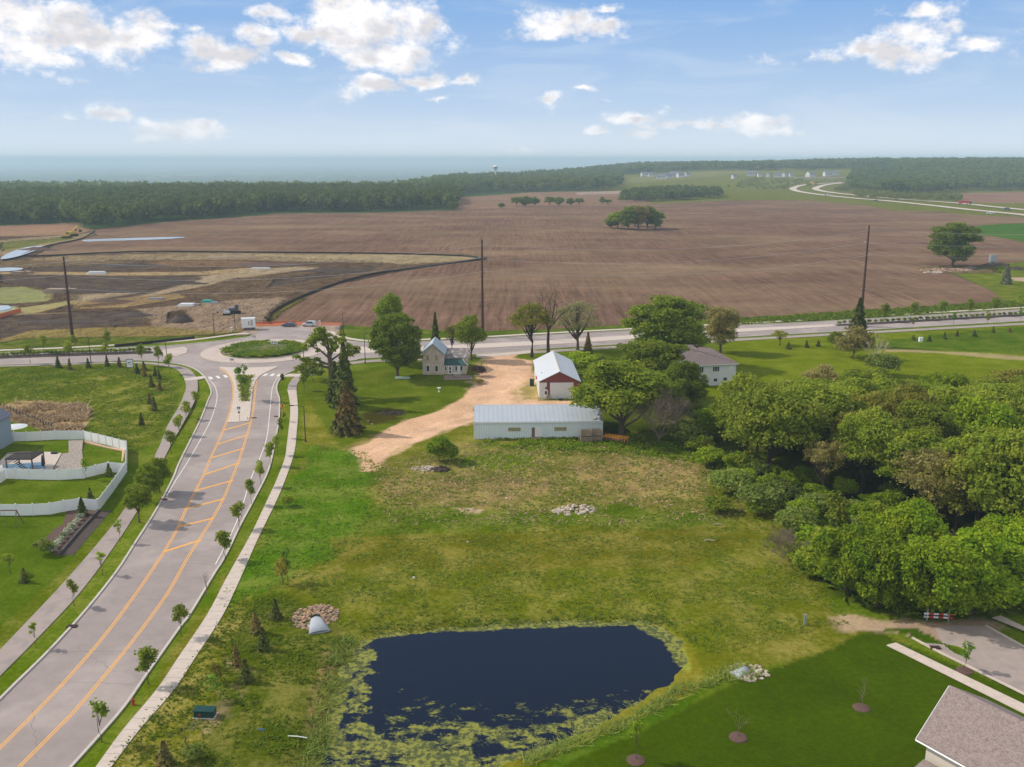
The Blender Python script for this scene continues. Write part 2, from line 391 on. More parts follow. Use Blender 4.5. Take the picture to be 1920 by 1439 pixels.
M_['barkdark'] = mat('dark_bark', (.06,.042,.035), .95, .3, 2.5)
M_['barkpale'] = mat('bleached_wood', (.50,.40,.29), .9, .15, 2.5)
M_['twig'] = mat('grey_twigs', (.20,.155,.115), .95, .25, 1.5)
M_['green_box'] = mat('green_enamel', (.012,.055,.045), .45, .15, 3)
M_['red'] = mat('red_paint', (.42,.03,.02), .5, .1)
M_['steel'] = mat('galvanised_steel', (.42,.44,.46), .4, .1, metal=.5)
M_['rockpale'] = mat('pale_rock', (.48,.38,.30), .9, .3, 1.5, (.62,.54,.47), 1.2, .5)
M_['rockgrey'] = mat('mixed_rock', (.30,.22,.17), .9, .35, 2.0, (.46,.28,.17), 2.0, .6)
M_['soil'] = mat('dark_soil', (.075,.055,.045), .95, .25, .8)
M_['mulch'] = mat('mulch', (.12,.07,.055), .95, .3, 3)
L_ = {}
L_['oak'] = leafmat('oak_leaves', (0.218,0.288,0.021), (0.346,0.382,0.034))
L_['oak2'] = leafmat('olive_oak_leaves', (0.304,0.313,0.035), (0.412,0.382,0.057))
L_['bright'] = leafmat('bright_leaves', (0.207,0.333,0.009), (0.330,0.405,0.013))
L_['maple'] = leafmat('dark_maple_leaves', (0.157,0.224,0.017), (0.267,0.325,0.022))
L_['mid'] = leafmat('mid_green_leaves', (0.207,0.286,0.019), (0.336,0.378,0.026))
L_['brown'] = leafmat('brown_green_leaves', (0.334,0.292,0.084), (0.424,0.359,0.115))
L_['grey'] = leafmat('grey_green_leaves', (0.290,0.280,0.116), (0.363,0.337,0.153))
L_['spruce'] = leafmat('spruce_needles', (0.081,0.102,0.018), (0.132,0.148,0.026), trans=.1)
L_['rusty'] = leafmat('rusty_needles', (0.202,0.128,0.036), (0.131,0.131,0.033), trans=.1)
L_['blue'] = leafmat('blue_spruce_needles', (0.152,0.160,0.090), (0.191,0.196,0.120), trans=.1)
L_['yellow'] = leafmat('yellow_leaves', (.30,.24,.03), (.20,.26,.03))
L_['lime'] = leafmat('lime_leaves', (.20,.33,.03), (.15,.28,.03))
L_['shrub'] = leafmat('grey_shrub_leaves', (0.216,0.294,0.044), (0.280,0.330,0.063))
L_['purple'] = leafmat('purple_leaves', (0.111,0.066,0.053), (0.142,0.084,0.059))
L_['flower'] = leafmat('white_flowers', (.62,.62,.50), (.20,.28,.10))
L_['far'] = leafmat('far_wood_leaves', (0.095,0.153,0.029), (0.170,0.208,0.040), scale=.05, var=.25)
L_['fary'] = leafmat('far_light_leaves', (0.181,0.213,0.040), (0.239,0.255,0.046), scale=.05, var=.25)
L_['straw'] = leafmat('straw', (.62,.45,.27), (.50,.36,.20), trans=.2)
L_['grassy'] = leafmat('tall_grass', (0.179,0.274,0.020), (0.296,0.332,0.037), scale=.2)
L_['weed'] = leafmat('weeds', (0.152,0.244,0.011), (0.249,0.313,0.013), scale=.2)
L_['reed'] = leafmat('reeds', (0.296,0.332,0.062), (0.190,0.274,0.047), scale=.2)
# ------------------------------------------------------------------ ground: one sheet to the horizon
def ground_mat():
    m = bpy.data.materials.new('ground_cover'); m.use_nodes = True; nt = m.node_tree; N = nt.nodes; L = nt.links
    b = N['Principled BSDF']; b.inputs['Roughness'].default_value = .95; b.inputs['Specular IOR Level'].default_value = .0
    pos = N.new('ShaderNodeNewGeometry').outputs['Position']
    t = N.new('ShaderNodeAttribute'); t.attribute_name = 'tint'; p = N.new('ShaderNodeAttribute'); p.attribute_name = 'par'
    s = N.new('ShaderNodeSeparateColor'); L.new(p.outputs['Color'], s.inputs[0]); straw, rows, dirt = s.outputs
    def noise(scale, det=4, rough=.6, vec=None, dist=0):
        n = N.new('ShaderNodeTexNoise'); n.inputs['Scale'].default_value = scale; n.inputs['Detail'].default_value = det; n.inputs['Roughness'].default_value = rough; n.inputs['Distortion'].default_value = dist
        L.new(vec or pos, n.inputs['Vector']); return n.outputs['Fac']
    def MR(v, a, bb, c, d, sm=False):
        n = N.new('ShaderNodeMapRange'); n.interpolation_type = 'SMOOTHSTEP' if sm else 'LINEAR'; L.new(v, n.inputs[0])
        for i, q in enumerate((a, bb, c, d)): n.inputs[i+1].default_value = q
        return n.outputs[0]
    def M(op, a, bb):
        n = N.new('ShaderNodeMath'); n.operation = op
        for i, q in enumerate((a, bb)):
            if isinstance(q, bpy.types.NodeSocket): L.new(q, n.inputs[i])
            else: n.inputs[i].default_value = q
        return n.outputs[0]
    def mix(f, a, bb, bt='MIX'):
        n = N.new('ShaderNodeMix'); n.data_type = 'RGBA'; n.blend_type = bt
        for i, q in ((0, f), (6, a), (7, bb)):
            if isinstance(q, bpy.types.NodeSocket): L.new(q, n.inputs[i])
            else: n.inputs[i].default_value = q if i == 0 else (*q, 1)
        return n.outputs[2]
    def scale(c, f):
        n = N.new('ShaderNodeVectorMath'); n.operation = 'SCALE'; L.new(c, n.inputs[0]); L.new(f, n.inputs['Scale']); return n.outputs[0]
    fine = noise(1.6, 6, .75); midn = noise(.16, 5, .6); big = noise(.03, 4, .55)
    c = t.outputs['Color']
    # straw in the grass: fine tufts gathered in patches
    st = M('MULTIPLY', MR(M('ADD', M('MULTIPLY', fine, .55), M('MULTIPLY', midn, .75)), .56, .80, 0, 1, True), straw)
    c = mix(st, c, (.35, .27, .085))
    gr = M('MULTIPLY', MR(noise(.35, 5, .7), .50, .72, 0, .75, True), straw)
    c = mix(gr, c, (.075, .13, .003))
    # plough rows, along the depth of the big field
    mp = N.new('ShaderNodeMapping'); mp.inputs['Scale'].default_value = (.55, .022, .1); mp.inputs['Rotation'].default_value = (0, 0, math.radians(-7)); L.new(pos, mp.inputs[0])
    wv = noise(1.0, 5, .8, mp.outputs[0], .15)
    mp2 = N.new('ShaderNodeMapping'); mp2.inputs['Scale'].default_value = (.006, .018, .1); L.new(pos, mp2.inputs[0])
    band = noise(1.0, 4, .6, mp2.outputs[0], .6)
    fc = scale(c, MR(wv, .32, .68, .56, 1.45)); fc = mix(MR(band, .42, .66, 0, .70, True), fc, (.25, .170, .10)); fc = scale(fc, MR(noise(.012, 5, .65), .3, .7, .74, 1.18))
    tr = N.new('ShaderNodeTexWave'); tr.wave_type = 'BANDS'; tr.bands_direction = 'X'; tr.inputs['Scale'].default_value = .0135; tr.inputs['Distortion'].default_value = 3.0; tr.inputs['Detail'].default_value = 2; tr.inputs['Detail Scale'].default_value = .3
    mp3 = N.new('ShaderNodeMapping'); mp3.inputs['Scale'].default_value = (1, .12, .1); L.new(pos, mp3.inputs[0]); L.new(mp3.outputs[0], tr.inputs['Vector'])
    fc = scale(fc, MR(tr.outputs['Fac'], 0.0, .035, .93, 1))
    c = mix(rows, c, fc)
    # churned dirt
    mp4 = N.new('ShaderNodeMapping'); mp4.inputs['Scale'].default_value = (.05, .16, .1); L.new(pos, mp4.inputs[0])
    d1 = noise(1, 8, .75, mp4.outputs[0], 1.6)
    c = mix(M('MULTIPLY', MR(d1, .50, .68, 0, .9, True), dirt), c, (.30, .21, .125)); c = mix(M('MULTIPLY', MR(noise(.09, 5, .7), .54, .70, 0, .85, True), dirt), c, (.07, .05, .042))
    v = M('MULTIPLY', MR(fine, .25, .75, .70, 1.30), M('MULTIPLY', MR(midn, .3, .7, .86, 1.14), MR(big, .3, .7, .90, 1.10)))
    L.new(scale(c, v), b.inputs['Base Color'])
    bp = N.new('ShaderNodeBump'); bp.inputs['Distance'].default_value = .22; bp.inputs['Strength'].default_value = .8; L.new(noise(1.1, 6, .75), bp.inputs['Height']); cb = noise(.11, 5, .65); hb = M('MULTIPLY', M('MULTIPLY', cb, dirt), 1.0); b2 = N.new('ShaderNodeBump'); b2.inputs['Distance'].default_value = 14.0; b2.inputs['Strength'].default_value = 1.0; L.new(hb, b2.inputs['Height']); L.new(bp.outputs[0], b2.inputs['Normal']); L.new(b2.outputs[0], b.inputs['Normal'])
    return m
# colours of the ground covers (base colours)
LAWN=(.105,.150,.001); LUSH=(.100,.158,.001); SOD=(.050,.084,.0); MEAD=(.150,.140,.018); DRYM=(.195,.165,.045); OLIVE=(.132,.146,.004)
WEED=(.070,.105,.006); DARKG=(.050,.085,.004); TAN=(.42,.29,.15); TAN2=(.34,.25,.14); DIRT=(.15,.10,.075); DARKD=(.085,.060,.050); FIELD=(.176,.104,.070)
GRAV=(.66,.41,.25); WOODF=(.055,.075,.004); FARW=(.045,.080,.020); CROP=(.050,.125,.010); VERGE=(.125,.165,.010); REEDP=(.38,.25,.12); SCRUB=(.12,.13,.03)
PAINT = []
def paint(pts, c, warp=0.0, par=(0, 0, 0), world=False, dist=None): PAINT.append((pts if world else None, pts, c, warp, par))
X0, X1 = -1500, 3400
def band(top, bot, c, warp=0, par=(0, 0, 0)): paint(list(top)+list(reversed(bot)), c, warp, par)
# --- far country
band([(X0,302.5),(X1,302.5)], [(X0,430),(X1,430)], FARW, 0)
paint([(1130,336),(1480,331),(1600,336),(1660,352),(X1,352),(X1,470),(1500,420),(1100,420)], (0.1003,0.1200,0.0087), .02, (.3,0,0))
paint([(1160,341),(1300,336),(1480,334),(1500,336),(1400,340),(1160,346)], (.15,.155,.05), .02, (.3,0,0))
paint([(1799,363),(2300,352),(2300,385),(1850,381),(1808,378)], (0.2352,0.1250,0.0863), .01, (0,.7,0))
paint([(845,392),(860,371),(1000,361),(1170,358),(1230,362),(1210,386),(1000,391),(870,394)], (0.2240,0.1350,0.0863), .01, (0,.6,0))
paint([(1080,361),(1200,357),(1220,362),(1080,366)], (0.3300,0.2400,0.2000), .0, (0,.3,0))
paint([(-800,470),(-300,432),(0,424),(130,417),(172,432),(120,446),(0,446),(-800,500)], (0.2800,0.1650,0.0975), .01, (0,.6,0))
# --- great brown field
paint([(40,482),(90,462),(165,433),(210,427),(330,414),(520,402),(700,398),(860,394),(1000,388),(1107,387),(1160,384),(1280,380),(1360,376),(1513,376),(1613,385),(1680,395),(1763,399),(1820,404),(2400,425),(2400,500),(1925,492),(1835,498),(1780,513),(1830,533),(1860,547),(1882,566),(1780,573),(1613,582.5),(1380,597),(1060,618),(890,624),(760,618),(640,611),(500,612),(400,560),(0,520)], FIELD, .004, (0,1,0))
paint([(1790,436),(1847,423),(1920,419),(2300,410),(2300,500),(1920,457),(1863,446)], CROP, .006, (0,.15,0))
# grass strips before and behind the E road
band([(600,606),(700,614),(890,622),(1060,616),(1380,596.5),(1613,583),(1780,572.5),(1882,565),(2600,520)], [(600,640),(700,650),(890,640),(1060,630),(1380,614),(1613,601),(1780,593),(1882,587),(2600,550)], (0.0732,0.1200,0.0049), .003, (.25,0,0))
paint([(1787,513),(1835,500),(1925,492),(2600,520),(2600,560),(1882,566),(1860,546),(1830,532)], (0.1003,0.1392,0.0056), .004, (.25,0,0))
paint([(1890,521),(2000,524),(2000,536),(1900,527)], (0.4200,0.3000,0.2100), .002)
paint([(1715,505),(1760,500),(1860,504),(1870,513),(1780,513),(1740,513)], (0.1344,0.1000,0.0450), .006, (.3,0,.4))
# --- construction site
paint([(-900,520),(-300,445),(0,445),(110,442),(165,434),(120,452),(60,478),(250,474),(430,474),(640,476),(860,481),(905,488),(720,513),(640,531),(560,561),(512,588),(500,612),(640,611),(640,625),(300,660),(-900,700)], (0.1176,0.0750,0.0465), .006, (0,0,.55))
SITE = [([(-300,462),(0,452),(90,444),(170,436),(178,441),(90,462),(0,480),(-300,520)], TAN2, .6),
 ([(0,455),(90,449),(150,441),(130,450),(60,462),(0,470)], SCRUB, .2), ([(60,482),(130,478),(430,474),(640,476),(860,480),(905,486),(860,494),(760,499),(700,494),(620,490),(430,485),(200,486),(70,489)], TAN2, .8),
 ([(430,476),(640,477),(860,481),(895,486),(820,493),(740,497),(640,487),(520,481)], (0.3500,0.2700,0.1500), .4),
 ([(0,484),(230,487),(290,494),(120,500),(0,496)], (0.1792,0.1200,0.0638), .6), ([(60,496),(280,489),(285,500),(200,507),(60,506)], DARKD, .3), ([(280,488),(420,486),(500,492),(440,499),(300,496)], (0.2128,0.1250,0.0675), .5),
 ([(0,507),(200,508),(380,507),(470,500),(480,505),(390,514),(200,514),(0,513)], TAN, .6), ([(0,515),(380,514),(375,522),(280,543),(170,545),(0,530)], DARKD, .25),
 ([(140,552),(280,543),(385,516),(480,503),(560,498),(600,502),(520,512),(440,524),(330,545),(240,562),(140,570)], (0.3600,0.2700,0.1700), .45),
 ([(100,575),(150,566),(250,550),(385,517),(380,524),(255,556),(150,575),(110,580)], DARKD, .1),
 ([(330,548),(440,522),(620,505),(740,497),(800,499),(700,511),(620,526),(540,553),(500,575),(440,580),(380,560)], (0.1344,0.0850,0.0525), .55),
 ([(520,522),(640,505),(720,500),(700,508),(600,522),(500,540)], DARKD, .35),
 ([(140,566),(330,549),(350,556),(240,576),(140,580)], (0.3136,0.2100,0.0975), .5), ([(150,572),(250,563),(240,569),(150,577)], (0.1232,0.0800,0.0450), .3),
 ([(0,538),(40,536),(90,548),(80,565),(0,570),(-100,566)], (0.2400,0.2500,0.1000), .1), ([(-50,582),(40,576),(130,562),(140,568),(60,588),(0,592)], (0.3300,0.2800,0.1200), .2),
 ([(-300,575),(0,573),(25,574),(10,585),(-300,600)], (0.3000,0.3600,0.3000), 0),
 ([(0,596),(100,586),(260,582),(285,595),(250,612),(120,615),(0,635),(-300,650),(-300,600)], DARKD, .25), ([(0,590),(130,586),(130,588),(0,593)], (0.2464,0.1700,0.0975), .2),
 ([(260,580),(340,572),(470,560),(540,558),(500,590),(500,612),(440,625),(370,622),(280,620),(285,600)], (0.3300,0.2300,0.1550), .7),
 ([(320,585),(350,582),(362,600),(350,607),(318,606)], (0.0672,0.0420,0.0270), .2),
 ([(-300,640),(0,638),(60,620),(200,614),(300,612),(400,622),(460,618),(500,612),(470,628),(300,644),(0,658),(-300,668)], (0.2688,0.2000,0.0638), .55),
 ([(-300,655),(0,642),(60,634),(200,632),(300,632),(400,628),(460,622),(470,628),(300,644),(0,658),(-300,672)], (0.0767,0.1104,0.0077), .2),
 ([(500,592),(512,586),(560,560),(575,560),(520,590),(505,608)], (0.1652,0.1440,0.0175), .2)]
for q, c, d in SITE: paint(q, c, .006, (0.25 if c[1] > c[0] else .1, 0, d))
paint([(470,606),(530,603),(640,606),(640,616),(470,616)], (0.4200,0.1400,0.0700), .003)
paint([(470,612),(640,610),(640,640),(430,640)], (0.4000,0.3000,0.2350), .004, (0,0,.3))
# --- everything this side of the E-W road: default green, then patches
paint([(X0,700),(-300,668),(0,658),(290,644),(470,628),(620,640),(900,640),(1060,630),(1380,610),(1920,588),(2600,556),(X1,600),(X1,4000),(X0,4000)], LUSH, 0, (.25,0,0))
paint([(-600,700),(0,689),(131,685),(240,683),(300,688),(340,720),(330,760),(290,830),(240,860),(100,900),(-600,1100)], (0.0750,0.1161,0.0025), .006, (.30,0,0))
paint([(60,740),(180,700),(330,720),(320,760),(270,830),(240,840),(200,800),(170,760)], (0.1063,0.1400,0.0031), .02, (.45,0,0))
paint([(-200,765),(0,756),(50,746),(150,749),(168,762),(160,785),(150,810),(100,806),(60,790),(0,772),(-200,800)], REEDP, .012, (.3,0,0))
paint([(-300,790),(0,772),(100,806),(235,850),(238,960),(180,1010),(140,1060),(60,1120),(-300,1300)], (0.0876,0.1400,0.0017), .004, (.12,0,0))
paint([(-100,940),(130,968),(180,985),(120,1080),(-100,1300)], (0.0776,0.1296,0.0014), .004, (.08,0,0))
paint([(0,1226),(119,1100),(200,1006),(232,960),(250,930),(180,1000),(110,1080),(-60,1230)], (0.1063,0.1400,0.0028), .006, (.35,0,0))
# right of the sidewalk
paint([(560,700),(700,690),(900,668),(1000,660),(1180,650),(1180,760),(900,900),(560,900)], (0.1001,0.1452,0.0020), .004, (.15,0,0))
paint([(1375,640),(1540,632),(1920,611),(2600,575),(2600,800),(1920,760),(1600,720),(1500,740),(1380,760),(1290,740)], (0.1313,0.1711,0.0020), .006, (.12,0,0))
paint([(1655,640),(1760,628),(1920,612),(2400,590),(2400,680),(1920,665),(1760,658),(1640,652)], (0.0651,0.1192,0.0020), .006, (.15,0,0))
paint([(1660,654),(1720,656),(1830,663),(1990,672),(1990,680),(1830,670),(1760,662),(1660,660)], (0.3400,0.2700,0.1300), .006, (.4,0,0))
paint([(560,860),(700,780),(900,800),(1330,830),(1400,900),(1500,1000),(1560,1160),(1700,1200),(1400,1500),(150,1500)], OLIVE, .01, (.45,0,0))
paint([(600,830),(690,850),(720,890),(690,920),(720,1000),(560,1080),(440,1160),(400,1130),(500,980),(560,880)], (0.0750,0.1711,0.0011), .03, (.32,0,0))
paint([(574,750),(600,750),(612,790),(650,830),(600,835),(562,830)], (0.1501,0.1607,0.0042), .004, (.45,0,0))
paint([(700,870),(850,830),(1130,825),(1300,835),(1350,870),(1330,960),(1150,950),(1000,985),(850,965),(740,985),(700,930)], (.150,.150,.020), .02, (.66,0,0))
paint([(1060,870),(1200,850),(1310,870),(1330,940),(1200,935),(1100,915)], (0.2688,0.1900,0.0713), .03, (.75,0,0))
paint([(780,900),(1000,890),(1060,920),(900,950),(780,940)], (0.2464,0.1800,0.0638), .03, (.75,0,0))
paint([(715,895),(770,890),(760,930),(720,935)], (0.2688,0.1900,0.0750), .02, (.8,0,0))
paint([(700,960),(830,950),(1000,960),(1150,945),(1330,960),(1380,990),(1200,985),(1000,985),(850,1000),(720,1010),(640,1030)], (0.0876,0.1400,0.0020), .02, (.3,0,0))
paint([(865,856),(995,852),(1005,875),(940,882),(868,876)], (0.1063,0.1607,0.0020), .004, (.2,0,0))
paint([(1150,830),(1330,835),(1310,870),(1180,855)], (0.1001,0.1607,0.0021), .02, (.4,0,0))
paint([(900,835),(1180,828),(1180,840),(1060,848),(900,842)], (0.0876,0.1348,0.0028), .01, (.35,0,0))
paint([(850,954),(880,952),(910,955),(900,962),(870,963)], (0.5200,0.3800,0.2400), .004, (.2,0,0))
paint([(560,1090),(740,1080),(1000,1010),(1500,1020),(1540,1130),(1340,1230),(1200,1165),(850,1175),(700,1180),(620,1180)], (.128,.150,.003), .02, (.40,0,0))
paint([(620,1010),(860,1000),(1300,990),(1420,1010),(1300,1060),(900,1070),(640,1060)], (.130,.132,.004), .01, (.35,0,0))
# slope left of the pond
paint([(150,1500),(330,1280),(440,1130),(540,1110),(640,1170),(660,1260),(600,1439),(600,1560),(150,1560)], (0.0725,0.1016,0.0017), .02, (.35,0,0))
paint([(180,1500),(240,1380),(330,1265),(440,1130),(480,1110),(440,1230),(400,1330),(380,1439),(330,1500)], (0.1438,0.1555,0.0028), .02, (.75,0,0))
paint([(450,1225),(475,1230),(490,1250),(470,1260)], TAN, .03, (.4,0,0)); paint([(405,1330),(430,1335),(440,1365),(400,1362)], TAN2, .05, (.4,0,0)); paint([(425,1290),(445,1295),(440,1315)], TAN, .03, (.4,0,0))
paint([(612,1215),(640,1212),(600,1380),(565,1370)], (0.2352,0.1600,0.0600), .01, (.5,0,0))
# pond margin
paint([(600,1500),(590,1439),(620,1370),(630,1290),(660,1215),(740,1186),(1000,1170),(1190,1166),(1260,1178),(1300,1215),(1320,1250),(1310,1290),(1240,1340),(1100,1410),(960,1450),(880,1500)], (0.2006,0.1824,0.0105), .01, (.25,0,0))
paint([(1200,1172),(1260,1180),(1290,1215),(1300,1260),(1280,1250),(1250,1200)], (0.2800,0.3000,0.0400), .01)
paint([(900,1500),(1000,1425),(1180,1360),(1330,1282),(1420,1262),(1480,1235),(1420,1290),(1200,1390),(1050,1470)], (0.0938,0.1503,0.0017), .01, (.15,0,0))
paint([(880,1600),(1000,1462),(1080,1415),(1200,1368),(1330,1308),(1450,1258),(1560,1215),(1612,1190),(1655,1182),(1680,1200),(2400,1500),(2400,2600),(700,2600)], SOD, .006, (0,0,0))
paint([(940,1500),(1060,1400),(1240,1322),(1330,1300),(1200,1370),(1080,1420),(1010,1465)], (0.0688,0.1400,0.0014), .008, (.1,0,0))
# lane on the right
paint(z7((760,190),(900,165),(1010,185),(1250,225),(1340,235),(1260,310),(1150,270),(1010,265),(830,285),(770,235)), (.46,.32,.21), .012, (.25,0,0))
paint(z7((1100,200),(1350,215),(1700,190),(1800,230),(1500,330),(1240,310)), (.40,.28,.20), .012, (.3,0,0))
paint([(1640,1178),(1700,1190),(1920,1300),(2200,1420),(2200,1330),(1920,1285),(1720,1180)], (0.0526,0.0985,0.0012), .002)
# woods floor
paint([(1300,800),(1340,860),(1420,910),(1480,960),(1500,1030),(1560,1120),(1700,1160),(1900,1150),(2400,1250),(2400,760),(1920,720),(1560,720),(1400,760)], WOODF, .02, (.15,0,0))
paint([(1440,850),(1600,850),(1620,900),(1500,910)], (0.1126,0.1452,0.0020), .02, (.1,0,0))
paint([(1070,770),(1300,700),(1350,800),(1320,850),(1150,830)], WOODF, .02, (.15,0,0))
# yard and gravel drive
paint([(560,716),(700,690),(770,680),(890,690),(900,700),(860,752),(791,780),(720,808),(640,840),(600,790)], (0.0901,0.1296,0.0017), .004, (.12,0,0))
paint([(870,660),(1005,655),(1003,672),(999,690),(1010,720),(1012,752),(1100,752),(1100,765),(888,765),(886,790),(850,802),(800,824),(750,842),(725,860),(712,884),(680,886),(672,862),(655,842),(690,830),(720,808),(760,788),(791,780),(829,767),(860,752),(877,736),(891,717),(902,698),(910,682),(893,665)], GRAV, .006, (.0,0,.0))
for q in ([(930,664),(936,664),(955,700),(950,740),(905,772),(800,806),(700,850),(690,848),(795,800),(898,767),(942,738),(948,700)], [(948,662),(953,662),(978,700),(972,745),(920,785),(812,815),(715,862),(706,858),(806,810),(914,780),(965,742),(970,700)], [(960,700),(985,755),(1000,757),(1000,760),(980,760),(955,702)]): paint(q, (.74,.48,.31), .012)
for q in ([(905,690),(925,680),(935,720),(915,750),(880,765),(895,740)], [(760,812),(800,800),(830,790),(800,808),(760,822)], [(985,690),(998,685),(1000,740),(985,745)]): paint(q, (.58,.37,.235), .03)
paint([(975,664),(1060,656),(1080,668),(1010,678),(965,672)], LAWN, .004, (.1,0,0))
paint([(968,735),(1000,700),(1010,745),(990,752)], (0.3000,0.2400,0.0800), .02, (.5,0,0))
paint([(870,800),(890,790),(890,828),(1060,830),(1060,838),(860,828)], (0.1251,0.1452,0.0028), .01, (.4,0,0))
paint([(640,840),(720,808),(690,830),(655,842),(640,850)], (0.1792,0.1500,0.0300), .01, (.5,0,0))
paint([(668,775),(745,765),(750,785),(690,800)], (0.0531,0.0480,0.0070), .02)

def build_ground():
    D = [32.0]
    while D[-1] < 110000:
        d = D[-1]; D.append(d+(max(0.62, 0.0038*d) if d < 450 else (0.0085*d if d < 2600 else 0.05*d)))
    D = np.array(D); n = len(D); mcol = 471
    t = np.linspace(-1, 1, mcol)
    X = t[None, :]*(D[:, None]*0.66+30); Y = np.repeat(D[:, None], mcol, 1)
    x = X.ravel(); y = Y.ravel(); R = np.hypot(x, y)
    z = hfun(x, y)
    tint = np.tile(np.array(FARW), (len(x), 1)); par = np.zeros((len(x), 3))
    # perspective of the flat plane lets the traced polygons be tested in a common frame
    def topx(x, y):
        d = y*math.cos(PITCH)+CH*math.sin(PITCH); up = y*math.sin(PITCH)-CH*math.cos(PITCH)
        return 960+F*x/d, 719.5-F*up/d
    near = (R < 330); u0, v0 = topx(x, y); TI = 0; PA = 0; NS = 3
    for sd in range(NS):
        wx = np.where(near, fbm(x/7, y/7, 21+sd*100, 5), fbm(x/60, y/60, 22+sd*100, 5))-.5; wy = np.where(near, fbm(x/7, y/7, 57+sd*100, 5), fbm(x/60, y/60, 58+sd*100, 5))-.5
        ti = tint.copy(); pa = par.copy()
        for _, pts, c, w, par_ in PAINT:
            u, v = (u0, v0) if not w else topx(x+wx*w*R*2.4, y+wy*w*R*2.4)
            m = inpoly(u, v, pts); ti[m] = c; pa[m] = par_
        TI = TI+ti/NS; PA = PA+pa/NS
    tint, par = TI, PA
    fld = sstep(.52, .60, fbm(x/520+3, y/900, 71, 3))*sstep(2600, 3600, y)*sstep(0, -.05, x/y); tint = tint*(1-fld[:, None])+np.array([.30, .29, .17])*fld[:, None]
    V = np.stack([x, y, z], 1); i = np.arange(n-1)[:, None]*mcol+np.arange(mcol-1)[None, :]; i = i.ravel()
    Fq = np.stack([i, i+1, i+mcol+1, i+mcol], 1)
    me = npmesh('ground', V, Fq, ground_mat())
    for nm, arr in (('tint', tint), ('par', par)):
        a = me.color_attributes.new(nm, 'FLOAT_COLOR', 'POINT'); a.data.foreach_set('color', np.concatenate([arr, np.ones((len(arr), 1))], 1).astype(np.float32).ravel())
    me.polygons.foreach_set('use_smooth', np.ones(len(me.polygons), bool))
    o = mobj('ground', me); o['kind'] = 'structure'
build_ground()

# ------------------------------------------------------------------ roads
def sheet(name, pts, z, m, kind='structure', th=None, label=None, cat=None):
    b = MB(); n = len(pts)
    if th: b.prism(pts, z-th, z, False)
    else: b.add([(p[0], p[1], z) for p in pts], [tuple(range(n))])
    o = b.build(name, m, kind=kind)
    if not th:
        me = o.data
        if me.polygons[0].normal.z < 0: me.flip_normals()
    return o
def ribbon(name, A, B, z, m, th=0.0, parent=None, kind='structure'):
    """strip between two world polylines of equal length"""
    b = MB(); n = len(A); v = [(p[0], p[1], z) for p in A]+[(p[0], p[1], z) for p in B]
    f = [(i, n+i, n+i+1, i+1) for i in range(n-1)]
    if th:
        v += [(p[0], p[1], z-th) for p in A]+[(p[0], p[1], z-th) for p in B]
        f += [(i, i+1, 2*n+i+1, 2*n+i) for i in range(n-1)]+[(n+i+1, n+i, 3*n+i, 3*n+i+1) for i in range(n-1)]
        f += [(0, 2*n, 3*n, n), (n-1, 2*n-1, 4*n-1, 3*n-1)]
    b.add(v, f); return b.build(name, m, parent=parent, kind=kind)
def offs(C, w):
    C = [np.array(p[:2], float) for p in C]; out = []
    for i, p in enumerate(C):
        t = C[min(i+1, len(C)-1)]-C[max(i-1, 0)]; t /= np.linalg.norm(t); out.append((p[0]-t[1]*w, p[1]+t[0]*w))
    return out
def resamp(C, n):
    C = np.array(C, float); s = np.r_[0, np.cumsum(np.hypot(*np.diff(C, axis=0).T))]; q = np.linspace(0, s[-1], n)
    return [tuple(p) for p in np.stack([np.interp(q, s, C[:, 0]), np.interp(q, s, C[:, 1])], 1)]
def line(name, C, w, z, m, th=0.0, kind='structure'): return ribbon(name, offs(C, w/2), offs(C, -w/2), z, m, th, kind=kind)
RC = np.array(G(495, 658))
SL = ext(cr(GP([(0,1312),(31,1281),(94,1219),(162,1144),(219,1072),(254,1018),(293,957),(324,899),(337,867),(375,790),(390,752),(396,737),(391,720),(380,704),(364,692),(343,685),(322,681.5),(302,679),(271,677),(241,677),(197,678.6),(131,681.5),(0,685)]), 5), 26, 160)
WN = ext(cr(GP([(0,662),(131,657.5),(284,650),(310,649.5),(350,646),(404,640.5),(462,633),(478,628)]), 5), 160, 0)
EN = ext(cr(GP([(598,627),(615,632),(640,637.5),(665,641.5),(700,643.5),(800,641),(897,636.5),(1060,627),(1380,611),(1540,603.5),(1920,581)]), 5), 0, 160)
SR = ext(cr(GP([(1920,602.5),(1540,624),(1380,633),(1060,652.5),(995,657),(895,665),(696,672),(662,676.7),(602,682),(569,689),(545,698),(530,706),(521,719),(519,732),(524,750),(523,787),(518,816),(510,858),(500,891),(473,944),(449,989),(433,1023),(416,1055),(403,1075),(356,1153),(337,1178),(275,1266),(234,1325),(187,1380),(134,1439)]), 5), 160, 30)
road = SL+WN+GP([(490,616),(520,612),(575,614)])+EN+SR
sheet('road', road, .03, M_['asphalt'])
for nm, C in (('kerb', SL), ('kerb', WN), ('kerb', EN), ('kerb', SR)): line(nm, C, .28, .16, M_['kerb'], .15)
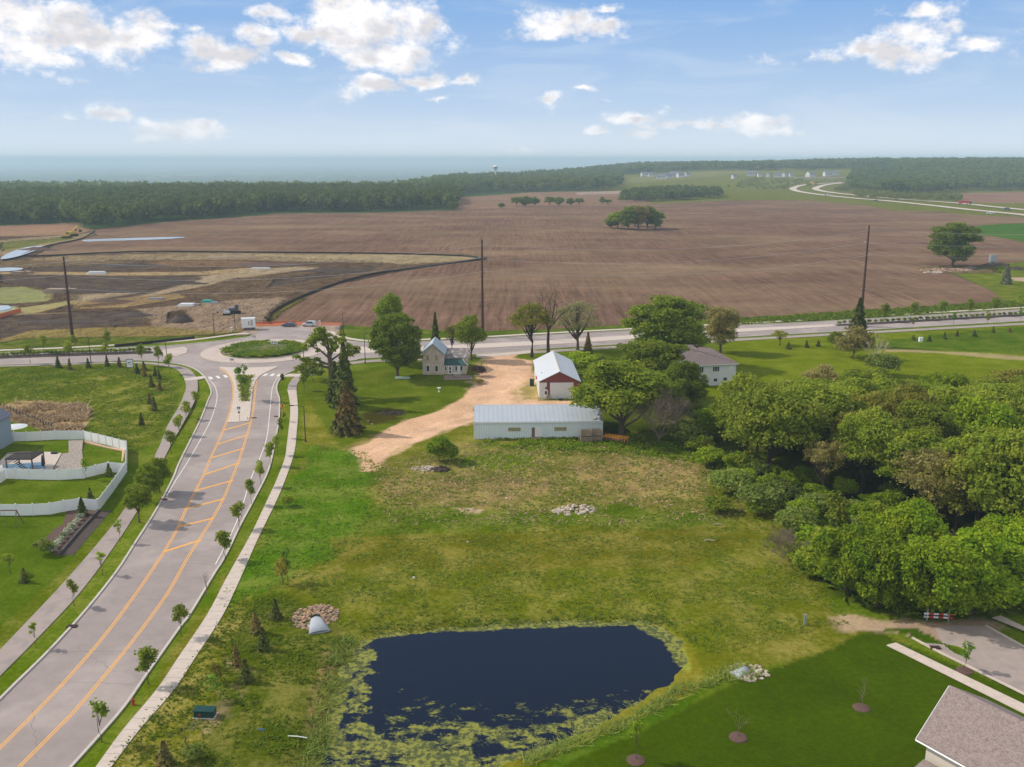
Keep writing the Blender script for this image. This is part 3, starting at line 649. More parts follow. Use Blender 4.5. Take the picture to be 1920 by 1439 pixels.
# roundabout
def ring(r0, r1, c, n=72, a0=0, a1=2*math.pi): return [(c[0]+r1*math.cos(a0+(a1-a0)*k/n), c[1]+r1*math.sin(a0+(a1-a0)*k/n)) for k in range(n+1)]
ribbon('truck_apron', ring(0, 11.9, RC), ring(0, 16.6, RC), .11, M_['apron'], .08)
line('kerb', ring(0, 11.8, RC), .35, .24, M_['kerb'], .15); line('kerb', ring(0, 16.7, RC), .3, .15, M_['concrete'], .12)
isl = MB(); prof = [(11.7, .05), (11.5, .3), (9, .7), (6, .95), (3, 1.05), (.1, 1.1)]; isl.lathe([(r, z) for r, z in prof], 40, RC)
isl.build('roundabout_island', mat('island_soil', (.23,.17,.10), .95, .3, 1.2, (.10,.13,.03), .5, .8), kind='structure')
def isle(name, pts, z=.14, m='concrete', th=.12, sm=0):
    C = GP(pts); C = cr(C, sm, True) if sm else C
    return sheet(name, C, z, M_[m], th=th)
# splitter islands
isle('splitter_island', z6((200,322),(280,362),(345,435),(378,520),(388,600),(380,700),(350,860),(305,1002),(440,996),(572,983),(590,860),(602,700),(618,580),(650,490),(700,430),(790,380),(930,315),(560,330)))
isle('splitter_island', [(287,661),(312,657),(345,651),(352,655),(350,663),(330,669),(296,668)], m='apron')
isle('splitter_island', [(606,654),(622,649),(660,651),(760,652),(900,645.5),(1060,637),(1380,617.3),(1560,609.2),(1567,610.5),(1562,612.5),(1380,623.5),(1060,645),(900,653.5),(760,660),(640,664),(612,662)], z=.10, m='concrete', th=.08)
bed = z6((425,432),(615,432),(572,520),(552,742),(478,742),(468,600),(452,515))
isle('planting_bed', bed, z=.20, m='soil', th=.06)
isle('median_bed', [(1567,609.5),(1640,605.5),(1760,598.5),(1910,589.8),(2300,566),(2300,570),(1912,593.4),(1760,602),(1640,609),(1570,611.8)], z=.16, m='soil', th=.14)
isle('median_bed', [(-300,675),(0,667.5),(131,663),(280,659),(288,661),(284,663.5),(131,668.5),(0,673.3),(-300,682)], z=.16, m='soil', th=.14)
# sidewalks and paths
def pair(name, A, B, z, m, n=60, th=.08, e0=0, e1=0):
    A = resamp(ext(cr(GP(A), 5), e0, e1), n); B = resamp(ext(cr(GP(B), 5), e0, e1), n); return ribbon(name, A, B, z, m, th)
pair('sidewalk', [(180,1439),(231,1369),(294,1294),(333,1236),(387,1156),(420,1094),(437.5,1062),(472,1000),(500,941),(519,900),(534,860),(537.5,837),(541,808),(544,778),(543.6,756),(539,732)],
     [(209,1439),(262,1369),(327,1294),(365,1236),(417,1156),(447,1094),(461,1062),(489,1000),(518,941),(535,900),(549,860),(554,837),(556.6,808),(559,778),(558,756),(556,732)], .09, M_['concrete'], 140, .08, 25, 0)
pair('path', [(539,731.6),(541,722),(547,713),(553,706.5)], [(556,731.6),(557,722),(562,713),(567,706.5)], .09, M_['path'], 12)
isle('sidewalk', z6((980,430),(1060,405),(1230,405),(1290,370),(1400,375),(1370,410),(1250,438),(1000,440)), z=.10, th=.09)
pair('path', [(0,1220),(119,1094),(200,1000),(232,957),(272,890),(298.5,838.5),(314,799),(335,764),(345,740),(348.7,727.5),(344.7,709),(330,693),(300,686),(241,681.5),(131,684.5),(0,688.5)],
     [(0,1269),(62.5,1206),(147,1116),(206,1037.5),(259,957),(294,890),(319,838.5),(341,799),(360,764),(369,740),(371,722),(367,706),(350,691),(310,683),(241,679),(131,682.7),(0,686.5)], .09, M_['path'], 170, .08, 20, 120)
isle('sidewalk', z4((1308,118),(1400,104),(1455,98),(1470,108),(1425,122),(1312,131)), z=.11, th=.09)
line('sidewalk', ext(cr(GP([(0,657.5),(131,652.3),(284,643.5),(300,642.5),(350,639),(400,633),(444,627),(467,626)]), 4), 120, 0), 1.8, .09, M_['concrete'], .08)
line('sidewalk', ext(cr(GP([(598,626),(619,623),(632,628),(644,633),(660,636.3),(700,640),(800,637),(897,633),(1060,623.5),(1380,607.3),(1540,598.3),(1920,577)]), 4), 0, 140), 1.9, .09, M_['concrete'], .08)
line('path', ext(cr(GP([(566,700),(585,692),(620,686),(665,681),(700,677.5),(800,674),(885,670.5)]), 4), 0, 0), 2.8, .09, M_['path'], .08)
line('path', ext(cr(GP([(1000,661.5),(1060,657.5),(1380,638),(1540,629),(1920,607.8)]), 4), 0, 140), 3.0, .09, M_['path'], .08)
isle('driveway_apron', [(893,664),(940,661),(995,657.5),(1003,662),(950,667),(893,671)], z=.06, th=.05, m='concrete')
# green verge strips lie between kerb and walk as ground; markings:
ZM = .036
YL = cr(GP([(0,1403),(62.5,1340.6),(125,1275),(200,1187.5),(262.5,1103),(309,1033),(334,989),(350,953),(368.5,917.7),(383,888.7),(396,857),(408,832),(418.6,806.8),(425,791),(433,767),(437,743),(436,719.6),(429,703.8),(412,690.6)]), 6)
YR = cr(GP([(36,1439),(93.75,1381),(156,1315.6),(243.75,1209),(312.5,1115.6),(351.6,1047),(373.5,1012.8),(399,972),(418.6,936),(433,902),(446,869),(455.6,841),(463.5,814.7),(470,792),(475.4,764.5),(478.6,732.8),(480.5,714),(489,703),(513,689.7)]), 6)
YL = ext(YL, 25, 0); YR = ext(YR, 25, 0)
for C in (YL, YR):
    for w in (-.13, .13): line('lane_marking', offs(C, w), .13, ZM, M_['yellow'])
HA = z4((1588,482),(1780,428)), z4((1547,582),(1758,515)), z4((1505,678),(1728,612)), z4((1453,797),(1697,715)), z4((1393,911),(1650,840)), z4((1325,1038),(1588,970)), z4((1268,1168),(1512,1108)), z4((1175,1342),(1417,1265))
for h in HA: line('hatch_marking', ext(GP(h), .15, .15), .5, ZM+.006, M_['yellow'])
line('edge_marking', cr(GP(z4((1185,945),(1240,850),(1330,710),(1440,520),(1500,400),(1535,290),(1540,220),(1520,160),(1478,115))), 5), .14, ZM, M_['white'])
line('edge_marking', cr(GP([(404,1059),(433,1003),(452,957),(470,899),(487,860)]+z6((770,1250),(800,1100),(820,900),(835,750),(850,600),(880,510),(920,450),(960,428))), 5), .14, ZM, M_['white'])
for q in (((62,440),(105,437),(133,466),(92,470)), ((152,430),(192,427),(224,455),(190,461)), ((245,420),(287,416),(316,444),(275,449)),
          ((772,400),(812,400),(770,426),(728,428)), ((850,400),(892,400),(862,430),(818,431)), ((935,402),(975,404),(942,433),(900,433))):
    isle('crosswalk_bar', z6(*q), z=ZM+.004, m='white', th=.004)
# pavement joints and cracks
M_['crack'] = mat('crack_sealant', (.19,.17,.165), .8, .1)
for a in (z6((575,528),(780,535)), z6((570,622),(800,635)), z6((600,735),(780,738)), z6((110,572),(262,575)), z6((100,722),(235,720)), z6((40,893),(190,890)), z4((1450,365),(1560,368))): pass
for a in (zb((310,712),(870,709)), zb((940,180),(1240,183))): line('pavement_joint', resamp(GP(a), 8), .06, ZM-.002, M_['crack'])
rng_ = np.random.default_rng(8)
for (a, b_) in (((100,1280),(250,1284)),((150,1215),(215,1260)),((230,1120),(330,1128)),((260,1075),(352,1068)),((330,955),(420,961)),((352,900),(470,906)),((395,820),(500,828)),((60,1330),(70,1425)),((445,700),(452,690)),((300,1000),(310,1010))):
    C = resamp(GP([a, b_]), 14); C = [(x+rng_.normal()*.12, y+rng_.normal()*.12) for x, y in C]; line('pavement_crack', C, .05, ZM-.002, M_['crack'])
SW = resamp(cr(GP([(194.5,1439),(246.5,1369),(310.5,1294),(349,1236),(402,1156),(433.5,1094),(449,1062),(480.5,1000),(509.5,941),(527,900),(541.5,860),(546,837),(549,808),(551.5,778),(551,756),(547.5,732)]), 5), 78)
jb = MB()
for i in range(1, 77):
    c = np.array(SW[i]); t_ = np.array(SW[i+1])-np.array(SW[i-1]); t_ /= np.linalg.norm(t_); n_ = np.array([-t_[1], t_[0]]); w_ = .82
    q = [c-n_*w_-t_*.02, c+n_*w_-t_*.02, c+n_*w_+t_*.02, c-n_*w_+t_*.02]; jb.add([(p[0], p[1], .093) for p in q], [(0,3,2,1)])
jb.build('sidewalk_joints', M_['crack'], kind='structure')
# lane on the right with its sidewalks
sheet('lane', GP(z7((1250,312),(1330,250),(1500,235),(1690,238),(1800,300),(1919,365),(2300,560),(2400,900),(1919,648),(1600,490),(1400,392))), .03, M_['path'])
line('kerb', resamp(GP(z7((1690,238),(1800,300),(1919,365),(2300,560))), 12), .3, .15, M_['concrete'], .13)
line('kerb', resamp(GP(z7((1250,312),(1400,392),(1600,490),(1919,648),(2400,900))), 12), .3, .15, M_['concrete'], .13)
sheet('sidewalk', GP(z7((1095,355),(1150,340),(1919,708),(2400,950),(2400,1010),(1919,765))), .09, M_['concrete'], th=.08)
sheet('sidewalk', GP(z7((1728,190),(1780,178),(1919,243),(2300,420),(2300,450),(1919,268))), .09, M_['concrete'], th=.08)

# water -------------------------------------------------------------
def water_mat():
    m = bpy.data.materials.new('pond_water'); m.use_nodes = True; nt = m.node_tree; N = nt.nodes; L = nt.links
    b = N['Principled BSDF']; b.inputs['Roughness'].default_value = .12; b.inputs['Base Color'].default_value = (.006,.010,.022,1); b.inputs['IOR'].default_value = 1.33
    pos = N.new('ShaderNodeNewGeometry').outputs['Position']
    bp = N.new('ShaderNodeBump'); bp.inputs['Distance'].default_value = .02; n = N.new('ShaderNodeTexNoise'); n.inputs['Scale'].default_value = 2.2; n.inputs['Detail'].default_value = 4; L.new(pos, n.inputs['Vector']); L.new(n.outputs['Fac'], bp.inputs['Height']); L.new(bp.outputs[0], b.inputs['Normal'])
    al = N.new('ShaderNodeAttribute'); al.attribute_name = 'algae'
    mp = N.new('ShaderNodeMapping'); mp.inputs['Scale'].default_value = (.42,.6,1); L.new(pos, mp.inputs[0])
    a = N.new('ShaderNodeTexNoise'); a.inputs['Scale'].default_value = 1.0; a.inputs['Detail'].default_value = 7; a.inputs['Roughness'].default_value = .76; L.new(mp.outputs[0], a.inputs['Vector'])
    ad = N.new('ShaderNodeMath'); ad.operation = 'ADD'; L.new(a.outputs['Fac'], ad.inputs[0]); L.new(al.outputs['Fac'], ad.inputs[1])
    mr = N.new('ShaderNodeMapRange'); mr.interpolation_type = 'SMOOTHSTEP'; mr.inputs[1].default_value = .94; mr.inputs[2].default_value = 1.02; L.new(ad.outputs[0], mr.inputs[0])
    d = N.new('ShaderNodeBsdfPrincipled'); d.inputs['Roughness'].default_value = .8; d.inputs['Specular IOR Level'].default_value = .2
    c2 = N.new('ShaderNodeTexNoise'); c2.inputs['Scale'].default_value = 2.4; c2.inputs['Detail'].default_value = 8; L.new(pos, c2.inputs['Vector'])
    rp = N.new('ShaderNodeMix'); rp.data_type = 'RGBA'; rp.inputs[6].default_value = (.075,.090,.028,1); rp.inputs[7].default_value = (.25,.25,.045,1)
    m2 = N.new('ShaderNodeMapRange'); m2.inputs[1].default_value = .43; m2.inputs[2].default_value = .57; L.new(c2.outputs['Fac'], m2.inputs[0]); L.new(m2.outputs[0], rp.inputs[0]); L.new(rp.outputs[2], d.inputs['Base Color'])
    ms = N.new('ShaderNodeMixShader'); L.new(mr.outputs[0], ms.inputs[0]); L.new(b.outputs[0], ms.inputs[1]); L.new(d.outputs[0], ms.inputs[2]); L.new(ms.outputs[0], N['Material Output'].inputs['Surface']); return m
def build_water():
    P = np.array(POND); x0, y0 = P.min(0)-4; x1, y1 = P.max(0)+4
    gx = np.arange(x0, x1, .35); gy = np.arange(y0, y1, .35); X, Y = np.meshgrid(gx, gy); x = X.ravel(); y = Y.ravel()
    d = polydist(x, y, P); d = np.where(inpoly(x, y, P), d, -d)
    al = .56*np.exp(-np.clip(d, 0, 99)/1.1)+.12*np.exp(-np.clip(d, 0, 99)/3.0)
    def reg(px, amt, soft):
        Q = np.array(GP(px, PZ)); e = polydist(x, y, Q); e = np.where(inpoly(x, y, Q), e, -e); return amt*sstep(-soft, soft, e)
    al = np.maximum(al, reg([(560,1500),(590,1390),(655,1330),(655,1230),(672,1222),(692,1262),(700,1290),(690,1330),(740,1370),(830,1390),(930,1400),(1020,1395),(1000,1440),(850,1500)], .53, 2.0))
    al = np.maximum(al, reg([(690,1300),(800,1340),(880,1335),(990,1345),(1080,1330),(1150,1315),(1240,1290),(1290,1240),(1320,1270),(1200,1360),(1000,1420),(690,1420)], .50, 2.5))
    al = np.maximum(al, reg([(690,1240),(800,1280),(1000,1300),(1200,1250),(1290,1240),(1290,1420),(690,1420)], .40, 4.0)); al = np.maximum(al, reg([(640,1190),(700,1190),(720,1230),(705,1300),(720,1350),(640,1350)], .53, 1.6))
    al = np.maximum(al, reg([(1160,1165),(1240,1172),(1300,1210),(1310,1260),(1265,1255),(1240,1205)], .62, 1.0))
    me = npmesh('pond_water', np.stack([x, y, np.full(x.shape, PZ)], 1), (lambda i: np.stack([i, i+1, i+len(gx)+1, i+len(gx)], 1))((np.arange(len(gy)-1)[:, None]*len(gx)+np.arange(len(gx)-1)[None, :]).ravel()), water_mat())
    a = me.attributes.new('algae', 'FLOAT', 'POINT'); a.data.foreach_set('value', al.astype(np.float32)); o = mobj('pond_water', me); o['kind'] = 'structure'
build_water()
M_['sitewater'] = mat('muddy_pool_water', (.42,.47,.50), .25, .08, .5, spec=.5)
for q in ([(158,453),(162,449.5),(230,447),(330,444.5),(345,446),(300,449),(200,452)], [(0,485),(20,473),(50,464),(80,461),(84,463),(50,476),(18,484.5)], [(-60,507),(0,502.5),(30,502),(44,504),(30,507.5),(0,509)], [(-120,580),(0,573),(18,575),(8,582),(-120,596)]):
    zq = max(P3(*p).z for p in q)+.08; b = MB(); C = cr([G(a, c, zq) for a, c in q], 3, True); b.add([(p[0], p[1], zq) for p in C], [tuple(range(len(C)))]); b.build('pool_water', M_['sitewater'], kind='structure')
# highway on the far side
def drape(name, px, w, m, dz):
    C = cr([tuple(P3(*p)[:2]) for p in px], 8); A = offs(C, w/2); B = offs(C, -w/2); n = len(C)
    v = [(p[0], p[1], max(H1(*p), H1(*C[i]))+dz) for i, p in enumerate(A)]+[(p[0], p[1], max(H1(*p), H1(*C[i]))+dz) for i, p in enumerate(B)]
    MB().add(v, [(i, n+i, n+i+1, i+1) for i in range(n-1)]).build(name, m, kind='structure')
HW1 = zh((2600,655),(1919,585),(1400,533),(830,472),(560,450),(300,424),(110,398),(40,380),(30,366),(70,348),(150,335),(250,328),(440,318))
HW2 = zh((2600,600),(1919,543),(1400,490),(850,450),(400,407),(250,384),(215,366),(270,345),(340,332),(440,322))
drape('highway', HW1, 12, M_['concrete'], .5); drape('highway', HW2, 12, M_['concrete'], .5)
# ------------------------------------------------------------------ vegetation
def leaves(rng, lobes, n, size, shell=.3, zmin=-.75, face=.75):
    lobes = np.array(lobes, float); a = lobes[:, 3]*lobes[:, 4]+lobes[:, 3]*lobes[:, 5]; k = rng.choice(len(lobes), n, p=a/a.sum())
    d = rng.normal(size=(n, 3)); d /= np.linalg.norm(d, axis=1)[:, None]; lo = d[:, 2] < zmin; d[lo, 2] *= -1
    r = 1-shell*1.15*rng.random(n)**1.3+.22*rng.normal(size=n)*rng.random(n)
    c = lobes[k, :3]+d*lobes[k, 3:]*r[:, None]
    return quads(rng, c, d*face+rng.normal(size=(n, 3))*.55+np.array([0, 0, .25]), size)
def quads(rng, c, nrm, size, asp=1.0):
    n = len(c); nrm = nrm/np.maximum(np.linalg.norm(nrm, axis=1)[:, None], 1e-6)
    t = np.cross(nrm, rng.normal(size=(n, 3))); t /= np.maximum(np.linalg.norm(t, axis=1)[:, None], 1e-6); b = np.cross(nrm, t)
    s = size*(.55+.9*rng.random(n))[:, None]/2; t = t*s*asp; b = b*s
    V = np.stack([c-t*1.1, c-b*.8+t*.1, c+t*1.1, c+b*.8-t*.1], 1).reshape(-1, 3)
    return V, np.arange(4*n).reshape(n, 4)
def blobs(rng, h, w, th, nl, lr=(.15, .24), flat=1.0, low=-.35, sub=0):
    """irregular set of foliage lobes filling a crown"""
    cz = th+(h-th)*.5; rz = (h-th)*.5; L = []
    for i in range(nl):
        while True:
            d = rng.normal(size=3); d /= np.linalg.norm(d)
            if d[2] > low-.25*rng.random(): break
        r = w*rng.uniform(*lr); q = rng.uniform(.62, 1.0)
        L.append((d[0]*(w/2-r*.9)*q, d[1]*(w/2-r*.9)*q, cz+d[2]*(rz-r*.7)*q, r, r, r*rng.uniform(.6, .85)*flat))
    core = [(0, 0, cz, w*.27, w*.27, rz*.6)]
    if sub:
        M2 = []
        for l in L:
            for _ in range(sub):
                d = rng.normal(size=3); d /= np.linalg.norm(d); d[2] = abs(d[2])*.9-.15; q = rng.uniform(.75, 1.15); r = l[3]*rng.uniform(.28, .52)
                M2.append((l[0]+d[0]*l[3]*q, l[1]+d[1]*l[4]*q, max(l[2]+d[2]*l[5]*q, r*.3), r, r, r*.75))
        L = L+M2
    return L+core
def limbs(rng, L, th, h, r0, n=9, lean=0.0, mb=None, frac=.8):
    mb = mb or MB(); top = Vector((lean, 0, th+(h-th)*.55)); N = 5
    pts = [Vector((0, 0, -.3))]+[Vector((rng.normal()*.10*k*.6, rng.normal()*.10*k*.6, top.z*k/N)) for k in range(1, N)]+[top]
    mb.tube(pts, [r0*1.35]+[r0*(1-.16*k) for k in range(1, N+1)], 7)
    for i in rng.permutation(len(L))[:n]:
        c = Vector(L[i][:3])*frac; c.z = L[i][2]; z0 = th*.75+(min(c.z, h)-th*.75)*rng.uniform(.1, .5); s = Vector((0, 0, z0)); m = s.lerp(c, .5)+Vector((0, 0, -.06*h*rng.random()))
        mb.tube([s, m, c], [r0*.5, r0*.33, r0*.12], 5)
    return mb
PROTOS = {}
def make(name, parts):
    """parts: list of (part name, mesh-or-MB, material)"""
    r = bpy.data.objects.new(name, None); COL.objects.link(r)
    for pn, g, m in parts:
        if isinstance(g, MB): g.build(pn, m, parent=r)
        else: mobj(pn, npmesh(pn, g[0], g[1], m), parent=r)
    return r
def proto(key, fn): PROTOS[key] = [fn, None, 0]
def use(key, loc, h, w, label, cat, group=None, rz=None):
    fn, root, cnt = PROTOS[key]
    if root is None: root, h0, w0 = fn(); PROTOS[key] = [fn, root, 1]; root['h0'] = h0; root['w0'] = w0; o = root
    else: o = dup(root, loc); PROTOS[key][2] += 1
    h0, w0 = root['h0'], root['w0']
    if o is not root:
        for k in ('h0', 'w0'):
            if k in o: del o[k]
    o.location = loc; o.rotation_euler = (0, 0, RNG.uniform(0, 6.28) if rz is None else rz); o.scale = (w/w0, w/w0, h/h0)
    if group is None and 'group' in o: del o['group']
    return tag(o, label, cat, group)
def broadtree(key, name, leafm, barkm, h, w, th, nl, n, size, seed, lr=(.15, .24), flat=1.0, low=-.35, shell=.35, nlimb=10, r0=.35):
    def fn():
        rng = np.random.default_rng(seed); L = blobs(rng, h, w, th, nl, lr, flat, low, 5 if n > 3000 else 0)
        return make(name, [('trunk', limbs(rng, L, th, h, r0, nlimb), M_[barkm]), ('crown', leaves(rng, L, n, size, shell), L_[leafm])]), h, w
    proto(key, fn)
broadtree('oakA', 'oak_tree', 'oak', 'barkdark', 15, 14, 2.6, 42, 23925, 0.38, 1, (.10, .19))
broadtree('oakB', 'oak_tree', 'oak', 'barkdark', 15, 14, 2.4, 36, 21750, 0.38, 2, (.10, .19))
broadtree('oakC', 'oak_tree', 'oak2', 'barkdark', 14, 13, 2.2, 44, 19575, 0.36, 3, (.08, .17))
broadtree('oakD', 'oak_tree', 'oak2', 'barkdark', 14, 13, 2.4, 34, 17400, 0.36, 4, (.09, .18))
broadtree('midA', 'broadleaf_tree', 'mid', 'bark', 16, 13, 1.8, 38, 22837, 0.38, 5, (.10, .19))
broadtree('midB', 'broadleaf_tree', 'mid', 'bark', 15, 12, 1.2, 34, 21750, 0.37, 6, (.11, .20))
broadtree('mapA', 'maple_tree', 'maple', 'bark', 18, 14, 1.0, 46, 28275, 0.41, 7, (.10, .18), low=-.7)
broadtree('mapB', 'maple_tree', 'maple', 'bark', 18, 14, 1.2, 40, 26100, 0.41, 8, (.11, .19), low=-.7)
broadtree('briA', 'leafy_tree', 'bright', 'bark', 10, 11, .2, 40, 22837, 0.34, 9, (.10, .19), low=-.9)
broadtree('briB', 'leafy_tree', 'bright', 'bark', 9, 9, .2, 34, 19575, 0.34, 10, (.11, .20), low=-.9)
broadtree('spaA', 'sparse_tree', 'brown', 'bark', 13, 11, 3.5, 46, 7540, 0.28, 11, (.06, .13), shell=.8, nlimb=26, r0=.30)
broadtree('spaB', 'sparse_tree', 'oak2', 'barkdark', 15, 12, 4.6, 40, 7540, 0.30, 12, (.07, .14), shell=.7, nlimb=22, r0=.33)
broadtree('gryA', 'sparse_tree', 'grey', 'bark', 14, 14, 2.2, 50, 8120, 0.26, 13, (.07, .13), shell=.8, nlimb=34, r0=.38)
broadtree('yelA', 'leafy_tree', 'brown', 'bark', 14, 10, 1.2, 40, 16312, 0.34, 14, (.12, .2), low=-.9)
broadtree('shrA', 'shrub', 'shrub', 'twig', 3.2, 4.6, .1, 22, 3770, 0.25, 15, (.14, .24), low=-.1, nlimb=6, r0=.06)
broadtree('shrB', 'shrub', 'mid', 'twig', 3.0, 4.0, .1, 18, 3480, 0.25, 16, (.16, .26), low=-.1, nlimb=6, r0=.06)
broadtree('shrC', 'shrub', 'bright', 'twig', 4.6, 5.0, .1, 22, 5510, 0.27, 17, (.14, .24), low=-.5, nlimb=6, r0=.07)
broadtree('yngA', 'street_tree', 'mid', 'bark', 5.5, 3.0, 1.7, 14, 900, .26, 18, (.16, .26), low=-.9, nlimb=5, r0=.07)
broadtree('yngB', 'street_tree', 'mid', 'bark', 4.5, 2.2, 1.5, 12, 520, .24, 19, (.16, .24), low=-.9, nlimb=5, r0=.05)
broadtree('yngC', 'street_tree', 'bright', 'bark', 4.3, 1.9, 1.4, 12, 260, .22, 20, (.12, .22), low=-.9, shell=.8, nlimb=6, r0=.045)
broadtree('yngD', 'street_tree', 'maple', 'bark', 5.0, 2.4, 1.5, 14, 900, .26, 21, (.16, .25), low=-.9, nlimb=5, r0=.06)
broadtree('limA', 'young_tree', 'lime', 'bark', 4.3, 1.9, 1.2, 12, 420, .22, 22, (.14, .22), low=-.9, nlimb=5, r0=.045)
broadtree('yelB', 'young_tree', 'yellow', 'bark', 4.0, 2.2, .6, 12, 420, .22, 23, (.14, .24), low=-.9, nlimb=5, r0=.045)
broadtree('popA', 'poplar_tree', 'mid', 'bark', 8, 3.2, .6, 26, 3600, .32, 24, (.2, .3), low=-1, nlimb=6, r0=.1)
broadtree('bedA', 'low_shrub', 'maple', 'twig', 1.0, 1.3, .02, 6, 110, .26, 25, (.25, .35), low=0, nlimb=2, r0=.02)
broadtree('flwA', 'flowering_shrub', 'flower', 'twig', 1.1, 1.4, .02, 7, 220, .20, 26, (.25, .35), low=0, nlimb=2, r0=.02)
broadtree('purA', 'shrub', 'purple', 'twig', 2.6, 4.0, .1, 14, 1300, .28, 27, (.16, .26), low=-.2, nlimb=4, r0=.05)
broadtree('brnS', 'thicket', 'brown', 'twig', 6, 7, .1, 26, 3600, .30, 28, (.12, .2), low=-.6, shell=.8, nlimb=14, r0=.08)
def conifer(key, leafm, h, w, n, size, seed, name='spruce_tree', dead=False):
    def fn():
        rng = np.random.default_rng(seed); u = rng.random(n)**1.35; z = .04*h+u*.95*h; env = (w/2)*(1-u)**.85*(.86+.14*np.sin(u*46+rng.random()*6))
        a = rng.random(n)*6.283; k = np.round(a/6.283*11+u*7)/11*6.283; a = a*.45+k*.55
        rr = env*(1-.55*rng.random(n)**1.6)*(.82+.3*np.sin(a*5+u*30)*.5); c = np.stack([np.cos(a)*rr, np.sin(a)*rr, z-rr*.22], 1)
        nr = np.stack([np.cos(a)*.6, np.sin(a)*.6, np.full(n, .8)], 1)+rng.normal(size=(n, 3))*.45
        tr = MB().tube([(0, 0, -.2), (0, 0, h*.5), (0, 0, h*.97)], [w*.045, w*.028, .02], 6)
        return make(name, [('trunk', tr, M_['barkdark']), ('crown', quads(rng, c, nr, size, 1.25), L_[leafm])]), h, w
    proto(key, fn)
conifer('spr', 'spruce', 12, 5, 5200, .42, 31); conifer('rus', 'rusty', 9, 6.4, 5200, .42, 32); conifer('blu', 'blue', 8, 6, 4200, .5, 33); conifer('tiny', 'spruce', 2.2, 1.5, 500, .24, 34, 'spruce_sapling'); conifer('tinyb', 'rusty', 1.8, 1.3, 350, .22, 35, 'spruce_sapling')
def branch(mb, rng, p, d, L, r, depth, twig, droop=0.0):
    R_ = .70 if twig > 2 else .58; q = p+d*L*.5+Vector(rng.normal(size=3)*.05*L); e = q+(d+Vector(rng.normal(size=3)*.22)).normalized()*L*.5
    mb.tube([p, q, e], [r, r*.85, r*.62], 5 if depth > 2 else 3, cap=False)
    if depth == 0: return
    for k in range(twig if depth > 1 else twig+1):
        ax = Vector(rng.normal(size=3)); nd = (d+ax.normalized()*rng.uniform(.55, .95)); nd.z += .18-droop; nd.normalize()
        s = p.lerp(e, rng.uniform(.45, 1.0)) if k else e
        branch(mb, rng, s, nd, L*rng.uniform(.62, .82), r*R_, depth-1, twig, droop)
def baretree(key, name, m, h, w, seed, th=.34, nb=5, depth=4, twig=3, r0=.42, spread=.75):
    def fn():
        rng = np.random.default_rng(seed); mb = MB(); t = Vector((0, 0, h*th)); mb.tube([(0, 0, -.3), (.1, 0, h*th*.5), t], [r0*1.25, r0, r0*.85], 8)
        tr = MB(); tr.v, tr.f = mb.v, mb.f; br = MB()
        for k in range(nb):
            a = 6.283*k/nb+rng.uniform(-.4, .4); d = Vector((math.cos(a)*spread, math.sin(a)*spread, rng.uniform(.7, 1.4))).normalized() if k else Vector((.1, 0, 1))
            branch(br, rng, t+Vector((0, 0, -.1*k)), d, h*.27, r0*.5, depth, twig)
        return make(name, [('trunk', tr, M_[m]), ('branches', br, M_[m])]), h, w
    proto(key, fn)
baretree('bareA', 'bare_tree', 'barkdark', 16, 10, 41, .42, 5, 4, 2, .42, .6)
baretree('bareB', 'bare_tree', 'twig', 11, 12, 42, .16, 9, 5, 3, .16, .9)
baretree('bareC', 'dead_tree', 'barkpale', 8, 9, 43, .12, 9, 3, 2, .20, 1.0)
baretree('bareS', 'bare_sapling', 'twig', 4.0, 1.4, 44, .3, 5, 2, 2, .035, .5)
